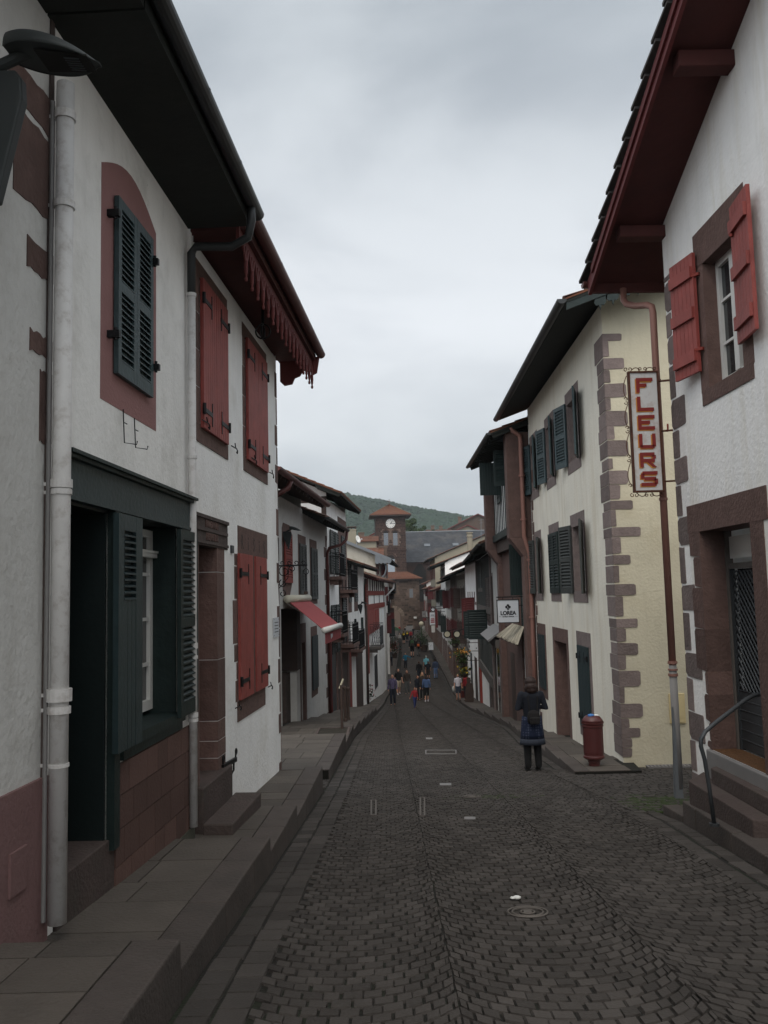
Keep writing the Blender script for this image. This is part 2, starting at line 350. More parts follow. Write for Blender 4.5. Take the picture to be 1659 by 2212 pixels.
        if remesh:
            r_ = o.modifiers.new('remesh', 'REMESH'); r_.mode = 'VOXEL'; r_.voxel_size = remesh; r_.use_smooth_shade = True
            sm = o.modifiers.new('smooth', 'SMOOTH'); sm.factor = 0.6; sm.iterations = 4
        if bevel:
            bv = o.modifiers.new('bevel', 'BEVEL'); bv.width = bevel; bv.segments = 2; bv.limit_method = 'ANGLE'; bv.angle_limit = R(40)
        setp(o, label, cat, group, kind)
        return o

class Fac:
    """a vertical facade: u runs along it, d outwards from it, z up"""
    def __init__(s, O, U, Nrm=None, side=None):
        s.O = V((O[0], O[1], O[2] if len(O) > 2 else 0.0)); s.U = V((U[0], U[1], 0)).normalized()
        if Nrm is not None: s.N = V((Nrm[0], Nrm[1], 0)).normalized()
        else:
            n = V((s.U.y, -s.U.x, 0)); s.N = n if side == 'L' else -n
    def P(s, u, d, z):
        return s.O + s.U * u + s.N * d + V((0, 0, z))
    def uz(s, px, py, d=0.0):
        r = ray(px, py); t = (s.O + s.N * d).dot(s.N) / r.dot(s.N); p = r * t
        return (p - s.O).dot(s.U), p.z - s.O.z
    def dz(s, px, py, u):                # on the plane that stands across the facade at u
        r = ray(px, py); q = s.P(u, 0, 0); t = q.dot(s.U) / r.dot(s.U); p = r * t
        return (p - q).dot(s.N), p.z - s.O.z
    def rect(s, x0, x1, yt0, yt1, yb0, yb1, d=0.0):
        a = s.uz(x0, yt0, d); b = s.uz(x1, yt1, d); c = s.uz(x0, yb0, d); e_ = s.uz(x1, yb1, d)
        u0 = (a[0] + c[0]) / 2; u1 = (b[0] + e_[0]) / 2
        if u0 > u1: u0, u1 = u1, u0
        return (u0, u1, (c[1] + e_[1]) / 2, (a[1] + b[1]) / 2)
    def at(s, u):                        # facade through another u, same directions
        return s.P(u, 0, 0)
# ---------------------------------------------------------------- building parts
def wall(F, root, u0, u1, z0, z1, holes=(), m='white_plaster', depth=0.3, body=7.0, name='wall', ztop1=None, base=None):
    """front face cut by rectangular openings with reveals, plus end walls and back so that the house is closed"""
    b = MB(); us = sorted({u0, u1, *[h[0] for h in holes], *[h[1] for h in holes]}); zs = sorted({z0, z1, *[h[2] for h in holes], *[h[3] for h in holes]})
    us = [x for x in us if u0 - 1e-6 <= x <= u1 + 1e-6]; zs = [x for x in zs if z0 - 1e-6 <= x <= z1 + 1e-6]
    for i in range(len(us) - 1):
        for j in range(len(zs) - 1):
            uc, zc = (us[i] + us[i + 1]) / 2, (zs[j] + zs[j + 1]) / 2
            if any(h[0] < uc < h[1] and h[2] < zc < h[3] for h in holes): continue
            b.poly([F.P(us[i], 0, zs[j]), F.P(us[i + 1], 0, zs[j]), F.P(us[i + 1], 0, zs[j + 1]), F.P(us[i], 0, zs[j + 1])])
    for h in holes:
        hd = h[4] if len(h) > 4 else depth
        a0, a1, c0, c1 = max(h[0], u0), min(h[1], u1), max(h[2], z0), min(h[3], z1)
        for p in (((a0, c0), (a1, c0)), ((a1, c0), (a1, c1)), ((a1, c1), (a0, c1)), ((a0, c1), (a0, c0))):
            (ua, za), (ub, zb) = p
            b.poly([F.P(ua, 0, za), F.P(ub, 0, zb), F.P(ub, -hd, zb), F.P(ua, -hd, za)])
    D = -body
    b.poly([F.P(u0, 0, z0), F.P(u0, 0, z1), F.P(u0, D, z1), F.P(u0, D, z0)])
    b.poly([F.P(u1, 0, z0), F.P(u1, D, z0), F.P(u1, D, z1), F.P(u1, 0, z1)])
    b.poly([F.P(u0, D, z0), F.P(u0, D, z1), F.P(u1, D, z1), F.P(u1, D, z0)])
    o = b.build(name, m, root)
    return o

def wobble_poly(u0, u1, z0, z1, amt, rnd, corner=0.3):
    w, h = u1 - u0, z1 - z0; c = min(w, h) * corner
    pts = [(u0 + c * 0.3, z0), (u1 - c, z0), (u1, z0 + c * 0.8), (u1, z1 - c * 0.7), (u1 - c * 0.9, z1), (u0 + c * 0.3, z1), (u0, z1 - c * 0.3), (u0, z0 + c * 0.3)]
    return [(u + rnd.uniform(-amt, amt), z + rnd.uniform(-amt, amt)) for u, z in pts]

def quoins(F, root, ucorner, direction, z0, z1, m, h=0.27, wide=0.42, narrow=0.22, proud=0.006, seed=1, name='quoins', gap=0.025, corner=0.12, d0=-0.05):
    """corner stones in alternating widths, slightly proud of the plaster"""
    rnd = random.Random(seed); b = MB(); z = z0; k = 0
    while z < z1 - 0.06:
        hh = min(h * rnd.uniform(0.75, 1.25), z1 - z); w = (wide if k % 2 == 0 else narrow) * rnd.uniform(0.85, 1.15)
        a, c = (ucorner, ucorner + direction * w)
        if a > c: a, c = c, a
        pts = wobble_poly(a, c, z + gap / 2, z + hh - gap / 2, 0.008, rnd, corner)
        # keep the corner side straight
        pts = [((ucorner if abs(u - ucorner) < 0.05 else u), zz) for u, zz in pts]
        b.prism(F, pts, d0, proud + rnd.uniform(0, 0.003)); z += hh; k += 1
    return b.build(name, m, root)

def surround(F, root, r, w, m='brown_stone', proud=0.007, inner=0.25, wt=None, wb=None, name='stone_surround', blocks=0, seed=0):
    """stone frame round an opening r=(u0,u1,z0,z1); w = width of the jambs"""
    u0, u1, z0, z1 = r[:4]; wt = w if wt is None else wt; wb = w if wb is None else wb
    b = MB(); rnd = random.Random(seed)
    if wt: b.box(F, u0 - w, u1 + w, -inner, proud, z1 - 0.012, z1 + wt)
    if wb: b.box(F, u0 - w * 0.9, u1 + w * 0.9, -inner, proud + 0.004, z0 - wb, z0 + 0.012)
    for sgn in (0, 1):
        n = blocks or 1; hh = (z1 - z0) / n
        for k in range(n):
            ww = w * (1 if blocks == 0 else rnd.choice((1.0, 1.0, 1.3, 0.85)))
            g = 0.006 if blocks else 0
            if sgn == 0: b.box(F, u0 - ww, u0 + 0.012, -inner, proud - 0.001 * (k % 2), z0 + k * hh + g, z0 + (k + 1) * hh - g)
            else: b.box(F, u1 - 0.012, u1 + ww, -inner, proud - 0.001 * (k % 2), z0 + k * hh + g, z0 + (k + 1) * hh - g)
    return b.build(name, m, root)

def glazing(F, root, r, depth=0.2, fm='white_paint', nx=1, ny=3, fw=0.06, leaves=2, name='window', curtain=False):
    """casement window: frame mesh with its panes as a sub-part"""
    u0, u1, z0, z1 = r[:4]; b = MB(); d1, d0 = -depth, -depth - 0.05
    b.box(F, u0, u0 + fw, d0, d1, z0, z1); b.box(F, u1 - fw, u1, d0, d1, z0, z1)
    b.box(F, u0 + fw, u1 - fw, d0, d1, z0, z0 + fw * 1.3); b.box(F, u0 + fw, u1 - fw, d0, d1, z1 - fw, z1)
    W = (u1 - u0 - 2 * fw) / leaves
    for k in range(leaves):
        a = u0 + fw + k * W
        if k: b.box(F, a - fw * 0.7, a + fw * 0.7, d0, d1 + 0.012, z0 + fw * 1.3, z1 - fw)
        for j in range(1, nx): b.box(F, a + W * j / nx - 0.012, a + W * j / nx + 0.012, d0 + 0.01, d1 - 0.006, z0 + fw, z1 - fw)
        for j in range(1, ny):
            zz = z0 + (z1 - z0) * j / ny; b.box(F, a + 0.01, a + W - 0.01, d0 + 0.012, d1 - 0.008, zz - 0.014, zz + 0.014)
    o = b.build(name, fm, root)
    g = MB(); g.box(F, u0 + 0.01, u1 - 0.01, d0 - 0.012, d0 + 0.015, z0 + 0.01, z1 - 0.01); g.build('pane', 'glass', o)
    return o

def leaf(root, A, U, Nn, w, h, kind='louvre', m='green_paint', th=0.035, hinges=None, ztopdrop=0.0, name='shutter', split=2, slat=0.05):
    """a shutter leaf: A bottom corner on the hinge side, U along its width, Nn its face normal"""
    F = Fac(A, U, Nn); b = MB(); st = min(0.07, w * 0.16)
    if kind == 'louvre':
        b.box(F, 0, st, 0, th, 0, h); b.box(F, w - st, w, 0, th, 0, h)
        parts = [(0.09 * h ** 0, h)]
        rails = [(0, st * 1.6)] + [(h * k / split - st * 0.6, h * k / split + st * 0.6) for k in range(1, split)] + [(h - st * 1.2, h)]
        for z0, z1 in rails: b.box(F, st, w - st, 0.001, th - 0.001, z0, z1)
        b.box(F, st, w - st, 0.0, 0.004, 0, h)
        for k in range(len(rails) - 1):
            za, zb = rails[k][1], rails[k + 1][0]; n = max(2, int((zb - za) / slat)); p = (zb - za) / n
            for i in range(n):
                z = za + i * p; P = F.P
                b.hexa([P(st, 0.006, z + p * 0.55), P(w - st, 0.006, z + p * 0.55), P(w - st, th, z + p * 0.08), P(st, th, z + p * 0.08),
                        P(st, 0.006, z + p * 0.75), P(w - st, 0.006, z + p * 0.75), P(w - st, th, z + p * 0.3), P(st, th, z + p * 0.3)])
    else:
        n = max(3, round(w / 0.085)); p = w / n
        for i in range(n): b.box(F, i * p + 0.003, (i + 1) * p - 0.003, 0.004, th, 0, h)
        b.box(F, 0.001, w - 0.001, 0, 0.006, 0.002, h - 0.002)
        if kind == 'batten':
            for zz in (h * 0.14, h * 0.5, h * 0.84): b.box(F, 0.02, w - 0.02, th, th + 0.03, zz - 0.06, zz + 0.06)
    o = b.build(name, m, root, bevel=0)
    if hinges:
        g = MB()
        for zz in (h * 0.12, h * 0.86):
            g.next(); g.box(F, -0.01 if hinges > 0 else w * 0.35, w * 0.62 if hinges > 0 else w + 0.01, th, th + 0.008, zz - 0.022, zz + 0.022)
            uu = w * 0.62 if hinges > 0 else w * 0.38
            g.box(F, uu - 0.01, uu + 0.01, th + 0.001, th + 0.007, zz - 0.12, zz + 0.12)
            uu = 0 if hinges > 0 else w
            g.tube([F.P(uu, th + 0.006, zz - 0.05), F.P(uu, th + 0.006, zz + 0.06)], 0.018, 8)
        g.build_each('hinge', 'black_iron', o)
    return o

def flat_leaf(F, root, u0, u1, z0, z1, kind='louvre', m='green_paint', d=0.03, hinges=None, **k):
    return leaf(root, F.P(u0, d, z0), F.U, F.N, u1 - u0, z1 - z0, kind, m, hinges=hinges, **k)

def open_leaf(F, root, u, d0, d1, z0, z1, kind='louvre', m='dark_green_paint', **k):
    """leaf standing straight out from the wall at u, facing up the street towards the camera"""
    return leaf(root, F.P(u, d0, z0), F.N, -F.U, d1 - d0, z1 - z0, kind, m, **k)

def door(F, root, r, depth=0.3, m='red_paint', name='door', panels=True, handle=True):
    u0, u1, z0, z1 = r[:4]; b = MB(); b.box(F, u0, u1, -depth - 0.05, -depth, z0, z1)
    if panels:
        w = u1 - u0; k = 2 if w > 0.7 else 1
        for i in range(k):
            a = u0 + w * i / k + 0.06; c = u0 + w * (i + 1) / k - 0.06
            for (p, q) in ((0.06, 0.42), (0.47, 0.93)):
                b.box(F, a, c, -depth, -depth + 0.02, z0 + (z1 - z0) * p, z0 + (z1 - z0) * q)
    o = b.build(name, m, root, bevel=0.004)
    if handle:
        h = MB(); zz = z0 + 1.0; uu = u0 + (u1 - u0) * 0.12
        h.tube([F.P(uu, -depth, zz), F.P(uu, -depth + 0.05, zz), F.P(uu + 0.08, -depth + 0.05, zz)], 0.01, 6); h.build('handle', 'black_iron', o)
    return o

def tile_sheet(b, E0, E1, R1, R0, spacing=0.21, row=0.36, amp=0.035, th=0.03):
    """barrel tiles on the slope E0-E1 (eave) to R0-R1 (ridge)"""
    E0, E1, R1, R0 = map(V, (E0, E1, R1, R0))
    n = ((E1 - E0).cross(R0 - E0) if (R0 - E0).length > 0.1 else (E1 - E0).cross(R1 - E0)).normalized()
    if n.z < 0: n = -n
    L1 = max((E1 - E0).length, (R1 - R0).length); ns = max(2, int(L1 / spacing)); SU = 4
    L2 = max((R0 - E0).length, (R1 - E1).length); nr = max(1, int(L2 / row))
    for j in range(nr):
        t0, t1 = j / nr, min(1, (j + 1.08) / nr)
        base = len(b.v)
        for t, lift in ((t0, 0.028), (t1, 0.0)):
            a = E0.lerp(R0, t); c = E1.lerp(R1, t)
            for i in range(ns * SU + 1):
                s_ = i / (ns * SU); ph = (i % SU) / SU
                h = amp * abs(math.sin(math.pi * ((i + 0.0) / SU)))
                b.v.append(tuple(a.lerp(c, s_) + n * (h + lift)))
        m_ = ns * SU + 1
        for i in range(ns * SU):
            b.f.append((base + i, base + i + 1, base + m_ + i + 1, base + m_ + i)); b.m.append(b.mi)
        if j == 0:           # closed eave end
            base2 = len(b.v); a = E0; c = E1
            for i in range(ns * SU + 1): b.v.append(tuple(a.lerp(c, i / (ns * SU)) - n * th))
            for i in range(ns * SU):
                b.f.append((base2 + i, base2 + i + 1, base + i + 1, base + i)); b.m.append(b.mi)
    b.hexa([E0 - n * th * 1.0, E1 - n * th * 1.0, R1 - n * th, R0 - n * th, E0 - n * 0.002, E1 - n * 0.002, R1 - n * 0.002, R0 - n * 0.002])
    return n

def roof(F, root, u0, u1, ze, over, slope=0.36, half=3.6, tile='tile', soff='soffit_dark', gut='dark_gutter', so0=0.25, so1=0.25,
         rafters=True, gutter=True, ze1=None, thick=0.10, grad=0.065, flat_soffit=False):
    """pitched roof whose eave runs along the facade at distance `over`, with a back slope"""
    ze1 = ze if ze1 is None else ze1
    a0, a1 = u0 - so0, u1 + so1
    zr = ze + slope * (over + half); zr1 = ze1 + slope * (over + half)
    b = MB()
    tile_sheet(b, F.P(a0, over, ze), F.P(a1, over, ze1), F.P(a1, -half, zr1), F.P(a0, -half, zr))
    tile_sheet(b, F.P(a1, -2 * half - over, ze1), F.P(a0, -2 * half - over, ze), F.P(a0, -half, zr), F.P(a1, -half, zr1))
    b.tube([F.P(a0 - 0.02, -half, zr + 0.03), F.P(a1 + 0.02, -half, zr1 + 0.03)], 0.09, 8)
    rt = b.build('roof', tile, root)
    s = MB(); t = 0.035 + thick; n0 = 0.035
    def slab(dA, zA, dB, zB, w0, w1, lo, hi):
        s.hexa([F.P(w0, dA, zA - lo), F.P(w1, dA, zA - lo + (ze1 - ze)), F.P(w1, dB, zB - lo + (ze1 - ze)), F.P(w0, dB, zB - lo), F.P(w0, dA, zA - hi), F.P(w1, dA, zA - hi + (ze1 - ze)), F.P(w1, dB, zB - hi + (ze1 - ze)), F.P(w0, dB, zB - hi)])
    if flat_soffit:
        s.box(F, a0, a1, -0.02, over - 0.02, ze - t - 0.02, ze - n0 - 0.01, dz=ze1 - ze)
        s.hexa([F.P(a0, 0, ze - t), F.P(a1, 0, ze1 - t), F.P(a1, -half, zr1 - t), F.P(a0, -half, zr - t), F.P(a0, 0, ze - n0), F.P(a1, 0, ze1 - n0), F.P(a1, -half, zr1 - n0), F.P(a0, -half, zr - n0)])
    else:
        slab(over - 0.01, ze, -half, zr, a0 + 0.01, a1 - 0.01, t * 0.6, n0)
    slab(-2 * half - over + 0.01, ze, -half, zr, a0 + 0.01, a1 - 0.01, t * 0.6, n0)
    if rafters:
        L_ = a1 - a0; n = max(2, int(L_ / 0.55))
        for k in range(n + 1):
            uu = a0 + 0.08 + (L_ - 0.16) * k / n; zz = (ze1 - ze) * (uu - a0) / L_
            P1 = F.P(uu, over - 0.06, ze + zz - t * 0.6 - 0.055 + slope * 0.06); P2 = F.P(uu, -0.3, ze + zz - t * 0.6 - 0.055 + slope * (over + 0.3))
            s.beam(P1, P2, 0.08, 0.11)
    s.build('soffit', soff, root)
    # triangular wall heads
    g = MB()
    for uu, zo in ((u0, 0), (u1, ze1 - ze)):
        for e_ in (0.0, 0.02):
            pass
        pts = [F.P(uu, -0.001, ze + zo + slope * over - t * 1.2 - 0.6), F.P(uu, -2 * half + 0.001, ze + zo + slope * over - t - 0.6), F.P(uu, -2 * half + 0.001, ze + zo + slope * over - t),
               F.P(uu, -half, zr + zo - t), F.P(uu, -0.001, ze + zo + slope * over - t)]
        g.next(); g.poly([p + F.U * (0.002 if uu == u0 else -0.002) for p in pts])
    g.build_each('gable_wall', wall_mat_of(root), root)
    if gutter:
        q = MB(); half_round(q, F, a0 - 0.03, a1 + 0.03, over + grad * 0.75, ze - 0.03, ze1 - 0.03, grad)
        q.build('gutter', gut, root, smooth=False)
    return rt

def half_round(q, F, u0, u1, d, za, zb, r, n=8):
    base = len(q.v); st = max(2, int((u1 - u0) / 1.0) + 1); per = []
    for i in range(st):
        u = u0 + (u1 - u0) * i / (st - 1); zc = za + (zb - za) * i / (st - 1)
        for k in range(n + 1):
            a = math.pi * k / n; q.v.append(tuple(F.P(u, d + r * math.cos(a), zc - r * math.sin(a))))
        for k in range(n, -1, -1):
            a = math.pi * k / n; rr = r * 0.86; q.v.append(tuple(F.P(u, d + rr * math.cos(a), zc - rr * math.sin(a))))
    m_ = 2 * (n + 1)
    for i in range(st - 1):
        for k in range(m_):
            k2 = (k + 1) % m_; q.f.append((base + i * m_ + k, base + i * m_ + k2, base + (i + 1) * m_ + k2, base + (i + 1) * m_ + k)); q.m.append(q.mi)
    for i in (0, st - 1):
        q.f.append(tuple(base + i * m_ + k for k in range(n + 1))); q.m.append(q.mi)
    for i in range(st):       # lapped joints
        if 0 < i < st - 1:
            u = u0 + (u1 - u0) * i / (st - 1); zc = za + (zb - za) * i / (st - 1)
            pts = [F.P(u, d + (r + 0.004) * math.cos(math.pi * k / n), zc - (r + 0.004) * math.sin(math.pi * k / n)) for k in range(n + 1)]
            for k in range(n):
                q.poly([pts[k], pts[k + 1], pts[k + 1] + F.U * 0.03, pts[k] + F.U * 0.03])

def wall_mat_of(root):
    for c in bpy.data.objects:
        if c.parent == root and c.name.startswith('wall') and c.type == 'MESH': return c.data.materials[0].name
    return 'white_plaster'

def pipe(F, root, pts, r, m, name='downpipe', collars=(), smooth=True):
    b = MB(); b.tube(pts, r, 14)
    for (p, rr, h) in collars:
        p = V(p); b.tube([p - V((0, 0, h / 2)), p + V((0, 0, h / 2))], rr, 14)
    return b.build(name, m, root, smooth=smooth)

def top_pipe(F, px0, py0, px1, py1, d, r, m, label, collars=(), extra=None, name='downpipe'):
    """a downpipe as a thing of its own, standing d in front of the facade between two sheet points"""
    u0, z0 = F.uz(px0, py0, d); u1, z1 = F.uz(px1, py1, d); u = (u0 + u1) / 2
    t = thing(name, label, 'downpipe', F.P(u, d, z1))
    b = MB(); pts = [F.P(u, d, z1), F.P(u, d, z0)]
    if extra: pts += [F.P(*e) if len(e) == 3 else e for e in extra(u, z0)]
    b.tube(pts, r, 16); b.build('pipe', m, t, smooth=True)
    c = MB()
    for (py, rr, h) in collars:
        zz = F.uz((px0 + px1) / 2, py, d)[1]
        c.next(); c.tube([F.P(u, d, zz - h / 2), F.P(u, d, zz + h / 2)], rr, 16); c.beam(F.P(u, d - r, zz), F.P(u, -0.02, zz), 0.02, 0.02)
    if collars: c.build_each('collar', m, t)
    return t

def text(parent, s, F, u, d, z, size, m, bold=0.0, ext=0.004, align='CENTER', flip=False, name='lettering', sx=1.0):
    cu = bpy.data.curves.new(name, 'FONT'); cu.body = s; cu.size = size; cu.extrude = ext; cu.offset = bold
    cu.align_x = align; cu.materials.append(MATS[m])
    tmp = bpy.data.objects.new('tmp_text', cu); COL.objects.link(tmp)
    me = bpy.data.meshes.new_from_object(tmp); bpy.data.objects.remove(tmp)
    o = bpy.data.objects.new(name, me); COL.objects.link(o)
    X = F.U * (-1 if flip else 1); Y = V((0, 0, 1)); Z = F.N
    if X.cross(Y).dot(Z) < 0: X = -X
    off = V(parent['woff']); p = F.P(u, d, z) - off
    o.parent = parent
    o.matrix_local = Matrix(((X.x * sx, Y.x, Z.x, p.x), (X.y * sx, Y.y, Z.y, p.y), (X.z * sx, Y.z, Z.z, p.z), (0, 0, 0, 1)))
    return o
# ---------------------------------------------------------------- ground profile
def lerp_tab(tab, y):
    if y <= tab[0][0]: return tab[0][1]
    for (a, p), (b, q) in zip(tab, tab[1:]):
        if y <= b: return p + (q - p) * (y - a) / (b - a)
    return tab[-1][1]
ZT = [(-30, 1.0), (0, -1.55), (46, -6.02), (54, -6.72), (62, -7.15), (70, -7.42), (80, -7.66), (91, -7.75), (100, -7.55), (115, -7.0), (150, -6.3), (260, -6.0), (500, -4.0)]
zr = lambda y: lerp_tab(ZT, y)
KL = [(0, -1.12), (4.5, -1.05), (7.5, -1.0), (12.6, -0.95), (24, -0.95), (40, -0.55), (58, -0.1), (74, 0.45), (86, 0.76), (112, 1.5), (148, 1.9)]
KR = [(0, 2.7), (6.4, 2.85), (9.3, 3.03), (13.8, 2.85), (19.4, 3.1), (27, 3.65), (41.5, 3.85), (60, 4.5), (80, 5.2), (106, 5.5), (148, 5.6)]
kl = lambda y: lerp_tab(KL, y)
kr = lambda y: lerp_tab(KR, y)
WL = [(0, -2.2), (8.12, -1.806), (12.64, -1.535), (12.7, -3.2), (25, -3.01), (28, -2.8), (66, -0.14), (82, 0.2), (105, 0.4), (135, 0.7), (150, 0.9)]
WR = [(0, 3.55), (9.8, 3.35), (9.9, 8.6), (14.6, 8.6), (14.66, 3.87), (23.3, 4.01), (33, 4.2), (49, 5.2), (59, 5.4), (78, 5.8), (101, 6.4), (125, 6.4), (148, 6.3)]
wl = lambda y: lerp_tab(WL, y)
wr = lambda y: lerp_tab(WR, y)

def ground_hit(px, py, dz=0.0):
    r = ray(px, py); t0, t1 = 1.0, 400.0
    f = lambda t: (r * t).z - (zr((r * t).y) + dz)
    if f(t1) > 0: return r * t1
    for _ in range(60):
        tm = (t0 + t1) / 2
        if f(tm) > 0: t0 = tm
        else: t1 = tm
    return r * t0

# the ground as one wide sheet, dipping under the street
b = MB(); xs = [-900, -300, -120, -40, -12, -4, 0, 4, 12, 40, 120, 300, 900]
ys = [-30, 0, 10, 20, 30, 46, 54, 62, 70, 80, 91, 100, 115, 150, 260, 500, 900, 2500]
for i in range(len(ys) - 1):
    for j in range(len(xs) - 1):
        q = [(xs[j], ys[i]), (xs[j + 1], ys[i]), (xs[j + 1], ys[i + 1]), (xs[j], ys[i + 1])]
        b.poly([(x, y, zr(y) - 0.16) for x, y in q])
b.build('ground', 'earth', kind='structure')

# ---------------------------------------------------------------- cobbled road: bed sheet and laid setts
bed = MB(); yy = [-2 + 2 * i for i in range(82)]
for a, c in zip(yy, yy[1:]):
    bed.poly([(kl(a) - 3.2, a, zr(a) - 0.006), (kr(a) + (6 if 8 < a < 15 else 0.6), a, zr(a) - 0.006), (kr(c) + (6 if 8 < c < 15 else 0.6), c, zr(c) - 0.006), (kl(c) - 3.2, c, zr(c) - 0.006)])
bed.build('road', 'joint', kind='structure')

rng = np.random.default_rng(5)
SV, SF = [], []
def sett(c4, h=0.012, inset=0.16, tilt=0.003):
    """one stone from 4 plan corners"""
    cx = sum(p[0] for p in c4) / 4; cy = sum(p[1] for p in c4) / 4
    b0 = len(SV); jx, jy = rng.uniform(-0.006, 0.006, 2); dh = rng.uniform(-tilt, tilt)
    for (x, y) in c4:
        x, y = x + jx + rng.uniform(-.004, .004), y + jy + rng.uniform(-.004, .004); SV.append((x, y, zr(y) - 0.006))
    for (x, y) in c4:
        x2, y2 = x + (cx - x) * inset + jx, y + (cy - y) * inset + jy; SV.append((x2, y2, zr(y2) + h + dh + rng.uniform(-tilt, tilt) * 0.7))
    SF.append((b0 + 4, b0 + 5, b0 + 6, b0 + 7))
    for i in range(4):
        j = (i + 1) % 4; SF.append((b0 + i, b0 + j, b0 + 4 + j, b0 + 4 + i))
def shrink(c4, g):
    cx = sum(p[0] for p in c4) / 4; cy = sum(p[1] for p in c4) / 4; o = []
    for x, y in c4:
        d = math.hypot(x - cx, y - cy); k = max(0.3, 1 - g / max(d, 1e-4)); o.append((cx + (x - cx) * k, cy + (y - cy) * k))
    return o

W_ = 1.15; RR = W_ * 0.60; TH = math.asin(W_ / 2 / RR); NS = 13
fy = lambda th: -(RR * math.cos(th)) + RR
for s_ in range(-1, 6):
    xc = -0.85 + W_ * (s_ + 0.5)
    YMAX = 60 if s_ < 4 else 92
    j = 0; y0 = 2.6
    while y0 + j * 0.108 < YMAX:
        yj = y0 + j * 0.108; yn = yj + 0.108; sx = 0
        off = 0.5 if j % 2 else 0.0; off += rng.uniform(0.0, 0.12); wob = rng.uniform(-0.09, 0.09, NS + 3)
        for i in range(-1, NS):
            t0 = max(-TH, -TH + 2 * TH * (i + off + wob[i + 1]) / NS); t1 = min(TH, -TH + 2 * TH * (i + 1 + off + wob[i + 2]) / NS)
            if t1 - t0 < 0.035: continue
            xa, xb = xc + RR * math.sin(t0) + sx, xc + RR * math.sin(t1) + sx
            ym = yj + fy((t0 + t1) / 2); xm = (xa + xb) / 2
            if xm < kl(ym) + 0.36 or xm > kr(ym) - 0.30: continue
            c4 = [(xa, yj + fy(t0)), (xb, yj + fy(t1)), (xb, yn + fy(t1)), (xa, yn + fy(t0))]
            dy_ = 0.0065; cc_ = [(xa + 0.0032, c4[0][1] + dy_), (xb - 0.0032, c4[1][1] + dy_), (xb - 0.0032, c4[2][1] - dy_), (xa + 0.0032, c4[3][1] - dy_)]
            sett(cc_, inset=0.10, h=0.009, tilt=0.0025)
        j += 1
# straight laid channel stones along both kerbs
for side in (0, 1):
    y = 2.5
    while y < 92:
        ln = 0.22 if y < 50 else 0.5
        for k in range(2):
            l2 = ln * rng.uniform(0.85, 1.15); f = kl if side == 0 else kr; sg = 1 if side == 0 else -1
            a = 0.012 + 0.175 * k; c = a + 0.165 - 0.02 * side
            x0, x1 = f(y) + sg * a, f(y) + sg * c; x2, x3 = f(y + ln) + sg * c, f(y + ln) + sg * a
            oy = 0.1 * (k % 2)
            if side == 1 and (9.9 < y < 13.6) : continue
            c4 = [(x0, y + oy), (x1, y + oy), (x2, y + ln + oy), (x3, y + ln + oy)]
            if side: c4 = c4[::-1]
            sett(shrink(c4, 0.005), inset=0.06, h=0.008, tilt=0.002)
        y += ln
def sett_field(x0f, x1f, ya, yb, dx, dy):
    y = ya; k = 0
    while y < yb:
        x = x0f(y) - (dx / 2 if k % 2 else 0)
        while x < x1f(y):
            w = dx * rng.uniform(0.8, 1.2); x2 = min(x + w, x1f(y))
            if x2 - max(x, x0f(y)) > 0.03: sett(shrink([(max(x, x0f(y)), y), (x2, y), (x2, y + dy), (max(x, x0f(y)), y + dy)], 0.006), inset=0.1)
            x += w
        y += dy; k += 1
sett_field(lambda y: kr(y) - 0.28, lambda y: 8.4, 9.95, 14.62, 0.13, 0.11)       # side lane on the right
sett_field(lambda y: -4.4, lambda y: kl(y), 12.62, 13.95, 0.13, 0.11)            # side lane on the left
# simple long rows farther down, where single stones no longer show
y = 60.0
while y < 150:
    x = kl(y) + 0.4
    while x < kr(y) - 0.35:
        w = rng.uniform(0.25, 0.45); 
        if y > 92 or x < 3.75 + 0: sett(shrink([(x, y), (min(x + w, kr(y) - .3), y), (min(x + w, kr(y) - .3), y + 0.3), (x, y + 0.3)], 0.02), inset=0.1)
        x += w
    y += 0.3
me = bpy.data.meshes.new('cobblestones'); me.from_pydata(SV, [], SF); me.materials.append(MATS['cobble']); me.update()
o = bpy.data.objects.new('paving_setts', me); COL.objects.link(o); o['kind'] = 'structure'; o['woff'] = (0, 0, 0)

